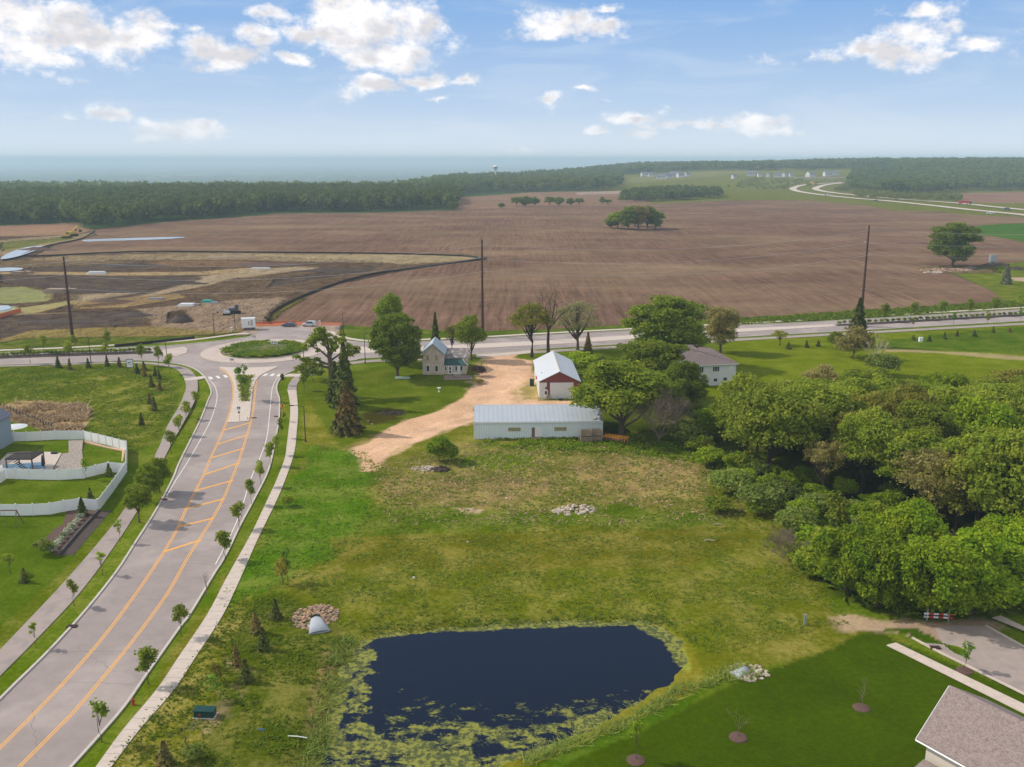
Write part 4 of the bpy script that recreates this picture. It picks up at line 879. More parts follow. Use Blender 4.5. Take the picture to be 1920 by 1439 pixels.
# -- named trees around the farmstead: (proto, base px, height, width, label)
T = [('mapA',(1245,690),20.5,19.5,'tallest dark green tree, a broad dome behind the white two-storey house'),
 ('midA',(1222,752),15.2,16,'rounded green tree before the tall dark dome tree, left of the white two-storey house'),
 ('midB',(1165,818),15.5,18,'wide light green tree overhanging the right end of the long white shed'),
 ('mapB',(1285,775),11.5,10,'dark shaded tree at the left corner of the white two-storey house'),
 ('yelA',(1350,662),14.3,10,'upright tree with a yellow-brown top right behind the white two-storey house'),
 ('mapA',(745,708),17.6,12.6,'large dark maple beside the stone farmhouse, hiding its left wall'),
 ('mapB',(738,682),19.0,9.5,'darker maple top rising just behind the big maple beside the farmhouse'),
 ('spr',(817,668),12.0,4.6,'narrow dark spruce directly behind the farmhouse gable'),
 ('midB',(884,676),13.0,7.8,'bright green tree at the right end of the farmhouse'),
 ('spaB',(848,668),9.0,5.0,'small thin-leaved tree between the farmhouse and the road'),
 ('spaB',(997,670),15.6,12.5,'airy olive green tree with a bare lower trunk at the driveway mouth'),
 ('bareA',(1028,664),16.5,9.5,'leafless dark tree standing behind the metal-roofed garage'),
 ('gryA',(1083,657),14.8,14,'half-leafed grey-green tree right of the leafless one'),
 ('rus',(1102,672),7.2,4.2,'small rust-tinged conifer below the grey-green tree'),
 ('shrC',(1090,702),6.6,9,'dense green bush mass behind the metal-roofed garage'),
 ('shrB',(1120,700),4.5,6,'low dark bush to the right of the bush mass behind the garage'),
 ('spr',(648,764),14.2,7.4,'tall dark conifer next to the half-dead oak by the roundabout'),
 ('rus',(652,812),10.2,8.4,'stout rusty-brown conifer in front of the tall dark conifer'),
 ('spr',(630,752),9.0,5.6,'shorter dark conifer tucked behind the rusty one'),
 ('bareB',(1236,835),12.0,13,'leafless grey-brown tree with a wide twiggy crown at the edge of the wood'),
 ('shrC',(824,866),5.4,5.0,'round bright green bush by the rock pile south of the gravel drive'),
 ('shrB',(846,868),3.6,3.4,'smaller dark green bush touching the round bright one'),
 ('mapA',(1786,500),24,22,'large lone tree at the right edge of the brown field above a rock heap'),
 ('blu',(1886,533),8.6,6.2,'grey-blue spruce on the far right lawn'),
 ('spr',(1606,650),14,8.5,'dark conifer top rising over the roadside thicket'),
 ('brnS',(1600,672),9.5,12,'brown-leaved thicket under the dark conifer beside the east road'),
 ('shrB',(1568,655),5,6,'green bush at the left foot of the brown thicket'),
 ('bareC',(1643,682),10.5,10,'bleached dead tree with bare white limbs beside the brown thicket'),
 ('shrA',(1655,705),6,9,'grey-green shrub below the bleached dead tree'),
 ('spaB',(1462,648),4.6,5,'small lone thin tree on the lawn beside the east road'),
 ('brnS',(1540,735),7,10,'brownish shrub at the near edge of the lawn, top of the wood'),
 ('purA',(896,706),3.0,4.4,'dark purple shrub at the right corner of the farmhouse terrace'),
 ('oakA',(1442,900),16.2,16,'large oak at the left front of the wood with its trunk in open view'),
 ('oakB',(1520,872),15.5,15,'broad oak right behind the big front oak of the wood'),
 ('oakB',(1616,930),14.6,10.5,'oak with a straight trunk between the two front shrub masses'),
 ('oakC',(1598,905),13,10,'second oak close behind the straight-trunked one'),
 ('spaA',(1541,937),10.5,6,'small pale tree leaning beside the straight-trunked oaks'),
 ('spaA',(1750,1008),14.0,12,'brownish thin-crowned oak in the front row of the wood'),
 ('oakC',(1789,1012),13.5,10.5,'olive oak just right of the brownish thin-crowned one'),
 ('oakA',(1880,1040),18,14,'tall green oak at the right edge of the photo'),
 ('midA',(1830,1000),16,13,'green tree behind the tall oak at the right edge'),
 ('popA',(1562,1030),8.6,3.6,'narrow upright light green poplar in front of the wood'),
 ('briA',(1640,1136),9.5,8.5,'bright green tree at the front corner of the wood'),
 ('briB',(1586,1112),9.0,7.5,'bright yellow-green tree left of the front corner'),
 ('briA',(1745,1158),10.6,10.5,'bright dense tree over the red and white road barrier'),
 ('briB',(1815,1150),10.5,10,'dark-based bright tree right of the road barrier'),
 ('briA',(1700,1090),10.8,9,'bright green tree behind the two front-corner trees'),
 ('briB',(1905,1120),9.5,9,'bright tree cut by the right edge above the lane'),
 ('briA',(1870,1085),9.0,8,'bright tree between the lane and the tall edge oak'),
 ('shrA',(1370,925),4.2,7.5,'grey-green shrub mass where the meadow meets the wood'),
 ('shrA',(1425,960),4.4,7.5,'grey-green shrub in front of the big front oak'),
 ('shrB',(1345,960),2.4,5,'low shrub reaching out into the dry meadow'),
 ('shrA',(1490,1000),4.0,6.5,'grey-green shrub left of the narrow poplar'),
 ('bareB',(1478,1050),4.6,7.0,'low tangle of bare branches below the narrow poplar'),
 ('shrB',(1515,1075),3.5,5,'shrub between the bare tangle and the bright trees'),
 ('shrB',(1310,850),3.5,6,'dark shrub between the bare twiggy tree and the big front oak'),
 ('shrA',(1285,842),5.5,7,'dark green shrub under the bare twiggy tree'),
 ('shrC',(1330,820),6.5,8,'leafy shrub mass left of the wood below the lawn'),
 ('mapB',(1260,800),9,8,'dark tree in shade behind the bare twiggy tree'),
 ('brnS',(900,720),1.4,2.5,'brown low shrub at the bend of the gravel drive')]
for k, px, h, w, lab in T:
    if k[:3] in ('map','mid','oak','yel','spa','gry','bri'): w *= 1.14
    use(k, P3(*px), h, w, lab, {'s': 'shrub'}.get(k[0], 'tree') if not k.startswith('sp') else 'tree')
# half-dead oak by the roundabout: heavy bare frame with leaf clusters
def deadoak():
    rng = np.random.default_rng(77); p = P3(622, 742); r = thing('dying_oak', 'half-dead oak with bare limbs and scattered leaf clumps beside the roundabout', 'tree', p)
    t = MB().tube([(0,0,-.3),(.1,0,3),(.1,0,6.5),(-.2,0,10)], [.85,.65,.6,.45], 9); t.build('trunk', M_['bark'], r)
    b = MB(); ends = []
    for (d, z0, L) in [((-1,.1,.25),7,6.5),((-.8,-.3,.7),8.5,5.5),((.9,0,.45),8,4.6),((.4,.5,1),9.5,4),((-.2,.1,1),9.8,5.2),((-.9,.4,-.05),6.4,5.5),((.7,-.5,.9),9,3.6),((-.5,-.2,1.1),9.6,4.6)]:
        d = Vector(d).normalized(); s = Vector((0,0,z0)); m = s+d*L*.5+Vector((0,0,.4)); e = s+d*L+Vector((0,0,-.2)); b.tube([s,m,e],[.3,.2,.09],6); ends += [m, e, e+Vector(rng.normal(size=3)*.9)]
        for k in range(5):
            q = m.lerp(e, rng.random()); dd = (d+Vector(rng.normal(size=3)*.8)).normalized(); b.tube([q, q+dd*1.2, q+dd*2.2+Vector((0,0,.3))],[.08,.05,.02],4); ends.append(q+dd*2)
    b.build('limbs', M_['bark'], r)
    L = [(e.x+rng.normal()*.3, e.y+rng.normal()*.3, e.z, rng.uniform(.55,1.15), rng.uniform(.55,1.15), rng.uniform(.4,.8)) for e in ends if e.x < 1 or rng.random() < .8]
    L = [l for l in L if rng.random() < .82]+[(-7,0,6.2,1.3,1.2,.9),(-5.6,.3,5.3,1.2,1.1,.8),(-3,0,13.4,1.6,1.5,1.1),(4.6,0,9.6,1.2,1,1),(4.2,0,11.2,1,1,1)]
    V, Fq = leaves(rng, L, 8500, .38, .6); mobj('leaf_clumps', npmesh('leaf_clumps', V, Fq, L_['mid']), r)
deadoak()
use('yngD', P3(587,716), 4.2, 3.4, 'small dark tree at the left foot of the half-dead oak', 'tree'); use('yngA', P3(571,733), 4.2, 2.4, 'small tree beside the sidewalk crossing near the half-dead oak', 'tree'); use('yngD', P3(601,712), 2.6, 2.6, 'low dark tree between the path and the half-dead oak', 'tree')
# wood interior
AD = {'oakA': 'broad green', 'oakB': 'broad green', 'oakC': 'olive', 'oakD': 'olive', 'midA': 'fresh green', 'midB': 'fresh green', 'briA': 'bright green'}
def wood():
    poly = [(1345,850),(1480,800),(1600,780),(1750,775),(1920,770),(2350,770),(2500,1100),(2100,1110),(1900,1040),(1790,990),(1640,940),(1560,900),(1450,880)]
    Q = GP(poly); xs = [q[0] for q in Q]; ys = [q[1] for q in Q]; pts = []; named = [P3(*t[1]) for t in T]
    rng = np.random.default_rng(5); keys = ['oakA','oakB','oakC','midA','oakA','oakB','midB','oakD','midB','oakB','midA','briA']
    for _ in range(9000):
        x = rng.uniform(min(xs), max(xs)); y = rng.uniform(min(ys), max(ys))
        if not inpoly(np.array([x]), np.array([y]), Q)[0]: continue
        if any((x-a)**2+(y-b)**2 < 6.1**2 for a, b in pts) or any((x-n.x)**2+(y-n.y)**2 < 5.5**2 for n in named): continue
        pts.append((x, y))
    for x, y in pts:
        far = y > 165; h = rng.uniform(8.0, 12.5) if far else rng.uniform(10.0, 15.5); w = rng.uniform(10.5, 15.0)
        kk = keys[rng.integers(len(keys))]; use(kk, (x, y, H1(x, y)), h, w, '%s tree in the %s rows of the crowded wood on the right' % (AD[kk], 'far' if y > 172 else ('middle' if y > 142 else 'near')), 'tree', '%s trees in the %s rows of the wood' % (AD[kk], 'far' if y > 172 else ('middle' if y > 142 else 'near')))
    return len(pts)
print('wood trees', wood())
def understory():
    rng = np.random.default_rng(15); named = [P3(*t[1]) for t in T]
    edge = cr(GP([(1335,868),(1400,915),(1470,975),(1520,1050),(1570,1085),(1640,1100),(1720,1120),(1800,1135),(1900,1120)]), 4); inner = GP([(1480,930),(1560,975),(1620,1000),(1700,1050),(1790,1075),(1870,1075),(1950,1090),(1650,960),(1700,985),(1840,1035),(1600,1040),(1670,1045)])
    for i, (x, y) in enumerate(list(edge)+[(a+rng.normal()*2, b+rng.normal()*2) for a, b in inner for _ in (0, 1, 2)]):
        x += rng.normal()*1.4; y += rng.normal()*1.4+1.0; k = ['shrB', 'shrC', 'shrA', 'briB'][rng.integers(4)]
        use(k, (x, y, H1(x, y)), rng.uniform(2.2, 4.8), rng.uniform(4, 6.5), '%s bush in the understory along the front of the wood' % {'shrB': 'mid green', 'shrC': 'bright green', 'shrA': 'grey-green', 'briB': 'tall bright'}[k], 'shrub', '%s understory bushes of the wood' % {'shrB': 'mid green', 'shrC': 'bright green', 'shrA': 'grey-green', 'briB': 'tall bright'}[k])
understory()
# lone clump in the field
for i, (px, h, w, k) in enumerate([((1158,429),14,17,'midB'),((1178,431),19,17,'mapA'),((1197,431),20.5,18,'yelA'),((1214,430),18,17,'mapB'),((1229,429),15,15,'mapA'),((1190,425),17,22,'mapB'),((1146,428),9,12,'mapA')]):
    use(k, P3(*px), h, w, ['yellowish left tree','green second tree','pale-topped middle tree','dark fourth tree','dark right-end tree','dark rear tree','low bush-like left-end tree'][i]+' of the lone clump in the brown field', 'tree', 'trees of the lone clump in the brown field')
# street trees
def row(keys, pts, lab, cat='tree', grp=None, hs=(4.6, 5.4), ws=(2.0, 2.8)):
    for i, p in enumerate(pts):
        hh = p[2] if len(p) > 2 else RNG.uniform(*hs); ww = p[3] if len(p) > 3 else RNG.uniform(*ws)
        use(keys[i % len(keys)], P3(p[0], p[1]), hh, ww, lab % ORD[i], cat, grp)
row(['yngA','yngB','yngA'], [(368,767,4.2,2.2),(350,791,4.8,2.9),(337,819,4.6,2.4),(321,852,4.8,2.6)], 'small street tree between left path and kerb, %s of four counting down from the crosswalk', grp='small street trees left of the road')
row(['midB','mapB','midA'], [(300,925,6.4,4.6),(283,942,6.6,4.3),(261.5,980,6.6,4.6)], 'large round street tree left of the road, %s of three from the far end', grp='large street trees by the vinyl fence')
row(['yngC','yngC','yngB','yngC'], [(226,1018,4,1.7),(191,1078,3.8,1.7),(140.6,1137,4,1.6),(67,1215,3.6,1.3)], 'sparse young street tree beside left path, %s of four going towards the camera', grp='sparse street trees left of the road')
row(['yngD','yngA'], [(530.5,724,3.2,1.2),(533,792,2.3,1.1),(527.5,822,4.4,1.3),(521,854,4.2,2.0),(507,874,4.6,2.1),(489,912,4.6,2.0),(471.5,947,4.5,1.8),(449,992,4.4,2.6),(422.6,1050,4.4,2.5)], 'slim street tree right of the road, %s counting down from the roundabout', grp='slim street trees right of the road')
use('bareS', P3(389,1120), 4.4, 2.0, 'leafless sapling on the verge right of the road', 'tree')
row(['yngA','yngD','yngC'], [(340.6,1194,4.2,2.3),(279,1284,4.5,2.6),(190.6,1392,5.0,2.3)], 'street tree between road and white sidewalk, %s of the three nearest the camera', grp='nearest street trees right of the road')
use('limA', P3(456.5,752), 9.0, 3.6, 'tall slender light tree in the splitter island bed', 'tree')
row(['yngA','yngD'], [(1602,612,6.5,3),(1657,604,6.5,3.6),(1713,600.5,6.5,3.4),(1765.6,597.5,6.5,3.6),(1817,595,6.8,3.4),(1864.6,592.3,6.8,3.6),(1912,589.5,7.2,4)], 'dark roundish tree on the east road median, %s from the left', grp='median trees of the east road')
row(['limA','yelB'], [(1788,609.5,4.5,2),(1851,608,5.4,2.4),(1913,601,4.6,2.2),(1712,613,3.5,1.2)], 'thin yellowish tree on the near verge of the east road, %s of four', grp='thin trees on the near verge of the east road')
row(['yngB','yngA'], [(57,682,6,3.4),(131,679.5,6,3),(198,676,5.6,2.8),(83,662,5.4,2.6),(142,657.5,5,2.6),(203,656,5.6,3),(267,686,6.6,3.2),(298,689,6,3),(318,702,6,3)], 'young street tree along the west road, %s in the row', grp='street trees along the west road')
row(['tiny','tinyb','tiny'], z3((500,228),(600,247),(758,230),(920,217),(1025,222),(1175,278),(1235,250),(1235,300),(1332,302),(1365,328),(1282,538),(1325,596),(1215,722),(1370,420),(1300,390)), 'small dark spruce on grassy slope below the west road, %s in the loose row', grp='small spruces on the grassy slope', hs=(2.2, 3.1), ws=(1.6, 2.2))
row(['tiny','tinyb','tiny'], zr((1165,385),(1285,360),(1448,360),(1625,325),(1780,320),(1022,405),(870,395)), 'tiny spruce on the green bank beside the east road, %s of seven', grp='tiny spruces on the east bank', hs=(1.5, 2.1), ws=(1.6, 2.1))
row(['tiny'], [(1478,655),(1512,652),(1534,650)], 'tiny dark spruce on the lawn below the east road, %s of three', grp='tiny spruces on the lawn', hs=(1.8, 2.4), ws=(1.8, 2.2))
row(['tiny','tinyb'], [(517,1160,2.5,1.9),(480,1187,2.6,1.9),(494,1218,2.6,2.0),(444,1250,2.6,1.6),(461,1278,2.5,1.9),(310,1436,2.5,2.2)], 'dark spruce sapling on the bank between sidewalk and pond, %s from the top', grp='spruce saplings on the pond bank')
use('yelB', P3(531,1096), 4.6, 2.3, 'yellow-leaved young tree on the bank right of the sidewalk', 'tree'); use('limA', P3(538,1090), 4.9, 1.5, 'lime green top of the young tree beside the yellow one', 'tree')
use('yelB', P3(408,1282), 2.9, 1.9, 'pale yellow young tree on the lower pond bank', 'tree'); use('limA', P3(402,1312), 3.0, 1.7, 'lime green young tree on the lower pond bank', 'tree')
use('bareS', P3(350,1400), 3.4, 2.2, 'bare brown sapling near the green utility box', 'tree'); use('shrA', P3(362,1425), 1.5, 2.2, 'low grey shrub below the green utility box', 'shrub'); use('shrB', P3(540,950), 1.8, 2.4, 'low green shrub beside the sidewalk bend', 'shrub')
use('yngC', P3(163,899), 4.4, 1.8, 'young birch with a white stem inside the middle fenced yard', 'tree'); use('yngB', P3(20,1075), 3.2, 2.2, 'small lime tree with white trunk guard on the near lawn', 'tree'); use('tiny', P3(46,1092), 1.9, 1.5, 'small dark spruce on the near left lawn', 'tree')
use('spr', P3(155,968), 3.0, 2.2, 'dark round evergreen at the front fence by the mulch bed', 'tree'); use('tiny', P3(170,938), 2.0, 1.6, 'small evergreen inside the front fence', 'tree'); use('tiny', P3(205,893), 2.2, 1.8, 'small evergreen in the corner of the middle yard', 'tree')
use('shrA', P3(82,1040), 2.3, 2.8, 'loose grey shrub at the end of the retaining wall', 'shrub')
for i in range(9):
    t = i/8; x = 160+(100-160)*t; y = 968+(1036-968)*t; use('flwA', P3(x-1, y, 0), 1.15, 1.5, 'white-flowering shrub above the retaining wall, %s from the fence' % ORD[i], 'shrub', 'white-flowering shrubs along the retaining wall')
# lawn trees lower right with mulch rings
for i, (px, h, w, k, lab) in enumerate([((1192,1426),4.6,1.9,'yngC','thin young tree in a mulch ring at the bottom edge of the big lawn'),((1384,1383),3.6,1.4,'bareS','bare young tree in a mulch ring in the middle of the big lawn'),((1615,1328),3.8,1.4,'bareS','bare young tree in a mulch ring near the corner of the big lawn'),((1809,1258),3.7,1.6,'limA','small lime green tree between the lane and its sidewalk')]):
    p = P3(*px); use(k, p, h, w, lab, 'tree')
    rg = MB(); n = 18; rg.lathe([(.88,-.05),(.82,.06),(.55,.12),(.05,.14)], 16, (0,0)); rg.build('mulch_ring', M_['mulch'], loc=(p.x, p.y, p.z), label='brown mulch ring round the '+lab.split(' in ')[0].split(' between ')[0]+', %s from the left' % ORD[i], cat='mulch ring', group='mulch rings on the big lawn')
# bed plantings (stuff: ground cover too dense to count)
def scatter(name, px, dens, hgt, wd, leaf, label, cat, seed, blades=3, world=None, zo=0.0, lean=.35):
    rng = np.random.default_rng(seed); Q = np.array(world or GP(px)); lo = Q.min(0); hi = Q.max(0); n = int((hi[0]-lo[0])*(hi[1]-lo[1])*dens)
    x = rng.uniform(lo[0], hi[0], n); y = rng.uniform(lo[1], hi[1], n); m = inpoly(x, y, Q); m &= (fbm(x/4, y/4, seed, 3) > .42+.1*rng.random(n)-.1); x = x[m]; y = y[m]; n = len(x)
    x = np.repeat(x, blades)+rng.normal(size=n*blades)*wd*.6; y = np.repeat(y, blades)+rng.normal(size=n*blades)*wd*.6; z = hfun(x, y)+zo; N = len(x)
    a = rng.random(N)*6.283; hh = hgt*(.4+.5*rng.random(N)); t = np.stack([np.cos(a), np.sin(a), np.zeros(N)], 1)*wd*.5*(.6+.8*rng.random(N))[:, None]
    l = np.stack([rng.normal(size=N), rng.normal(size=N), np.zeros(N)], 1)*hgt*(lean+.45); b = np.stack([x, y, z-.03], 1); top = b+l; top[:, 2] += hh
    V = np.stack([b-t, b+t, top+t*.35, top-t*.35], 1).reshape(-1, 3); me = npmesh(name, V, np.arange(4*N).reshape(N, 4), L_[leaf]); o = mobj(name, me); tag(o, label, cat, kind='stuff'); return N
scatter('ground_cover', None, 7, .55, .55, 'weed', 'green perennials covering the roundabout island', 'ground cover', 61, 3, world=[(RC[0]+11*math.cos(a), RC[1]+11*math.sin(a)) for a in np.linspace(0, 6.2, 40)], zo=.75, lean=.5)
scatter('ground_cover', bed, 10, .5, .5, 'mid', 'green planting in the splitter island bed', 'ground cover', 62, 3, zo=.15)
for i, (Q, nn) in enumerate((([(1572,609.8),(1640,606.8),(1760,600),(1911,591.3),(2250,571)], 70), ([(-200,676),(0,670),(131,665.5),(280,661)], 60))):
    C = resamp(GP(Q), nn)
    for k, c in enumerate(C): use('bedA', (c[0], c[1]+RNG.normal()*.3, .12), 1.3, RNG.uniform(1.5, 2.2), 'low green shrub in the planted median of the %s road' % ('east', 'west')[i], 'shrub', 'median shrubs of the %s road' % ('east', 'west')[i])
scatter('reeds', [(-60,760),(0,756),(50,747),(150,749),(166,762),(158,785),(148,806),(100,804),(60,789),(0,772),(-60,775)], 5, 1.1, .35, 'straw', 'patch of dry tan reeds beside the fenced yards', 'reeds', 63)
scatter('tall_grass', [(600,1450),(615,1380),(640,1290),(660,1215),(672,1195),(640,1190),(612,1230),(585,1340),(560,1450)], 12, .8, .10, 'reed', 'green reeds along the left shore of the pond', 'reeds', 64)
scatter('tall_grass', [(880,1460),(1000,1425),(1160,1368),(1300,1295),(1420,1275),(1400,1250),(1300,1270),(1150,1350),(1000,1405),(850,1450)], 14, .8, .10, 'reed', 'green reeds along the near shore of the pond', 'reeds', 65)
scatter('tall_grass', [(650,1190),(740,1180),(900,1168),(1100,1160),(1250,1165),(1300,1200),(1310,1170),(1240,1150),(1000,1150),(700,1168)], 4, .45, .22, 'grassy', 'rough grass fringe along the far shore of the pond', 'grass', 66)
scatter('meadow_grass', [(560,1090),(740,1010),(1000,1000),(1480,1010),(1560,1130),(1600,1170),(1340,1230),(1240,1160),(850,1168),(640,1180)], 4.5, .26, .18, 'grassy', 'rough meadow grass between pond and farm buildings', 'grass', 67)
scatter('dry_grass', [(700,880),(850,835),(1130,828),(1340,850),(1420,930),(1380,980),(1200,985),(850,985),(730,985)], 1.5, .3, .18, 'straw', 'dry straw-coloured tufts in the upper meadow', 'grass', 68)
scatter('weeds', [(700,870),(850,850),(1130,828),(1340,850),(1440,930),(1460,1000),(1200,995),(850,1000),(700,1010),(640,1040),(600,1060),(650,980)], 3.0, .26, .22, 'weed', 'green weeds spread over the upper meadow', 'weeds', 69)
scatter('weeds', [(900,822),(1180,815),(1300,835),(1320,870),(1180,850),(1000,842),(900,838)], 6, .55, .4, 'weed', 'weeds growing along the long white shed', 'weeds', 70)
scatter('weeds', [(150,1500),(330,1280),(440,1130),(540,1120),(640,1190),(610,1300),(570,1439),(560,1500)], 5, .28, .24, 'weed', 'dark weeds on the slope left of the pond', 'weeds', 71)
scatter('underbrush', [(1330,880),(1440,920),(1500,980),(1520,1060),(1580,1120),(1700,1160),(1900,1140),(2100,1150),(2100,1050),(1800,1030),(1600,960),(1480,900),(1360,850)], 2.2, .9, .6, 'weed', 'green underbrush along the edge of the wood', 'underbrush', 72)
scatter('tall_grass', [(-200,700),(0,690),(240,686),(330,715),(330,760),(290,820),(245,850),(170,800),(165,750),(0,745),(-200,760)], 3, .3, .3, 'weed', 'long grass on the slope below the west road', 'grass', 73)
scatter('hedgerow_weeds', [(1345,600),(1613,584),(1882,567),(1920,565),(1920,575),(1613,597),(1345,610)], 1.5, .8, .9, 'weed', 'long grass strip between field and east road', 'grass', 74)

# ------------------------------------------------------------------ far woods
def lowtree(rng, n=110):
    L = blobs(rng, 1, .95, .06, 11, (.20, .28), low=-.6); V, Fq = leaves(rng, L, n, .17, .25, face=1.0); return V, Fq
def forest(name, px, spacing, h, w, m, label, cat, seed, kind='stuff', nleaf=110, zlift=0, world=None, indiv=0, group=None, ilabel=None, size=None):
    rng = np.random.default_rng(seed); Q = np.array(world or GP(px)); lo = Q.min(0); hi = Q.max(0); nn = int((hi[0]-lo[0])*(hi[1]-lo[1])/(spacing**2)*1.25)
    x = rng.uniform(lo[0], hi[0], nn); y = rng.uniform(lo[1], hi[1], nn); k = inpoly(x, y, Q); x = x[k]; y = y[k]
    z = hfun(x, y)+zlift; VS = [lowtree(rng, nleaf) for _ in range(6)]; N = len(x); d = polydist(x, y, Q); order = np.argsort(np.hypot(x, y)+d*0)
    hh = h*(.75+.45*rng.random(N)); ww = w*(.8+.45*rng.random(N)); an = rng.random(N)*6.283; vi = rng.integers(0, 6, N); OV = []; OF = []; base = 0
    ind = []
    if indiv:    # nearest trees of the belt, one per bearing slot, become things of their own
        bear = np.arctan2(x, y); vis = np.abs(bear) < .56; bins = np.floor((bear+.6)/1.2*indiv).astype(int)
        for b in np.unique(bins[vis]):
            c = np.where((bins == b) & vis)[0]; ind.append(c[np.argmin(np.hypot(x[c], y[c]))])
    keep = np.ones(N, bool); keep[ind] = False
    for i in np.where(keep)[0]:
        V, Fq = VS[vi[i]]; ca, sa = math.cos(an[i]), math.sin(an[i])
        OV.append(np.stack([(V[:, 0]*ca-V[:, 1]*sa)*ww[i]+x[i], (V[:, 0]*sa+V[:, 1]*ca)*ww[i]+y[i], V[:, 2]*hh[i]+z[i]], 1)); OF.append(Fq+base); base += len(V)
    if OV: o = mobj(name, npmesh(name, np.concatenate(OV), np.concatenate(OF), L_[m])); tag(o, label, cat, kind=kind)
    if ind:
        ms = []
        for V, Fq in VS:
            t = MB().tube([(0,0,-.02),(0,0,.5)], [.022,.015], 4); me = npmesh('far_tree', np.concatenate([V, np.array(t.v)]), np.concatenate([Fq, np.array(t.f)+len(V)]), L_[m]); ms.append(me)
        for i in ind:
            o = mobj('far_tree', ms[vi[i]], loc=(x[i], y[i], z[i])); o.scale = (ww[i], ww[i], hh[i]); o.rotation_euler[2] = an[i]; tag(o, ilabel, 'tree', group)
    print(name, N, len(ind))
forest('left_wood', [(-700,445),(-300,428),(0,422),(60,420),(115,417),(150,428),(172,431),(210,425),(330,412),(520,399),(700,396),(850,391),(865,378),(845,368),(600,364),(300,368),(0,376),(-700,392)], 10.5, 17, 15, 'far', 'broad belt of dark woodland behind the brown field, left of centre', 'woodland', 81, indiv=110, group='trees along the front edge of the left wood', ilabel='tree in the front edge of the left woodland belt', nleaf=120)
forest('centre_wood', [(845,374),(870,364),(1000,360.5),(1150,358),(1165,350),(1160,338),(1000,334),(850,340),(800,362)], 17, 19, 20, 'far', 'woodland belt behind the small field in the centre', 'woodland', 82, nleaf=90, indiv=50, group='trees along the front edge of the centre wood', ilabel='tree in the front edge of the centre woodland belt')
forest('hedge_trees', [(1165,380),(1240,378),(1350,372),(1350,366),(1290,362),(1200,366),(1165,372)], 10, 13, 13, 'far', 'dark hedge of trees between the fields', 'woodland', 83, indiv=40, group='trees of the far hedge', ilabel='tree in the dark hedge between the two brown fields')
for i, (x, y, h, w) in enumerate([(968,388,12,14),(985,388,13,15),(1003,387,11,14),(1030,387,12,15),(1048,386,11,14),(1070,386,9,13),(1086,385,9,14),(940,390,6,9),(1128,384,10,8),(1140,384,7,12),(850,393,9,14)]):
    use(['midA','mapA','mapB'][i % 3], P3(x, y), h, w, 'far field-edge tree, %s of the broken row from the left' % ORD[i], 'tree', 'broken row of trees between the fields')
forest('right_wood', [(1590,352),(1600,358),(1660,366),(1700,367),(1760,364),(1800,361),(1920,357.5),(2600,350),(2600,338),(1920,340),(1600,341)], 15, 21, 18, 'far', 'dark woodland belt on the right beyond the highway', 'woodland', 84, indiv=70, group='trees along the front edge of the right wood', ilabel='tree in the front edge of the right woodland belt')
forest('roadside_scrub', [(1600,372),(1660,375),(1750,379),(1800,380),(1800,374),(1740,371),(1680,368),(1620,364),(1560,360),(1590,350)], 12, 9, 10, 'fary', 'light green scrub between highway and right wood', 'scrub', 85, nleaf=90)
forest('meadow_scrub', [(1360,352),(1400,345),(1500,345),(1540,350),(1480,356),(1420,358)], 26, 7, 9, 'fary', 'scattered light scrub beside the far highway', 'scrub', 86, nleaf=70)
forest('meadow_scrub', [(1160,372),(1230,360),(1330,358),(1340,368),(1240,374)], 15, 8, 10, 'fary', 'light scrub behind the far hedge', 'scrub', 87, nleaf=70)
def wedge(y0, y1, s0, s1): return [(y0*s0, y0), (y0*s1, y0), (y1*s1, y1), (y1*s0, y1)]
forest('hill_wood', None, 30, 22, 34, 'far', 'wooded hill on the horizon right of centre', 'woodland', 88, nleaf=60, world=wedge(2520, 4600, .02, .62))
forest('valley_wood', None, 26, 18, 28, 'far', 'hazy woodland in the valley beyond the left belt', 'woodland', 89, nleaf=50, world=wedge(1500, 2500, -.7, -.04))
forest('right_slope_wood', None, 24, 20, 26, 'far', 'wooded slope behind the right belt', 'woodland', 91, nleaf=60, world=wedge(1750, 2700, .40, .72))
forest('distant_woods', None, 100, 17, 105, 'far', 'distant woods fading into haze', 'woodland', 90, nleaf=40, world=wedge(2500, 9500, -.72, .72))
forest('distant_woods', None, 290, 20, 300, 'far', 'farthest woods along the hazy horizon', 'woodland', 92, nleaf=40, world=wedge(9500, 26000, -.7, .7))
scatter('long_grass', [(600,835),(690,850),(715,900),(690,930),(715,1000),(560,1085),(440,1165),(400,1140),(500,985),(560,885)], 3.0, .26, .22, 'weed', 'long lush grass strip right of the white sidewalk', 'grass', 75)
# ------------------------------------------------------------------ buildings
M_['metalroof'] = mat('pale_metal_roof', (.52,.55,.58), .40, .05, .4, (.46,.51,.57), .3, .4, metal=.15, stripes=('X', .9), sp_depth=.12)
M_['metalroofY'] = mat('white_metal_roof', (.66,.68,.70), .40, .05, .4, metal=.1, stripes=('Y', .9), sp_depth=.10)
M_['shedwall'] = mat('pale_blue_metal_siding', (.72,.78,.79), .5, .05, .5, stripes=('X', .45), sp_depth=.16)
M_['redwall'] = mat('red_siding', (.235,.060,.055), .7, .12, 1.2, stripes=('X', .4), sp_depth=.2)
M_['whitewall'] = mat('white_metal_siding', (.70,.70,.70), .55, .05, .7, stripes=('X', .4), sp_depth=.14)
M_['lapwall'] = mat('white_lap_siding', (.68,.70,.72), .7, .05, .6, stripes=('Z', .25), sp_depth=.14)
M_['brick'] = mat('cream_brick', (.56,.46,.38), .9, .16, 1.4, (.64,.55,.46), .9, .5, stripes=('Z', .3), sp_depth=.12)
M_['shingle'] = mat('brown_grey_shingles', (.215,.165,.155), .95, .18, 3.0, (.165,.13,.125), 5, .5)
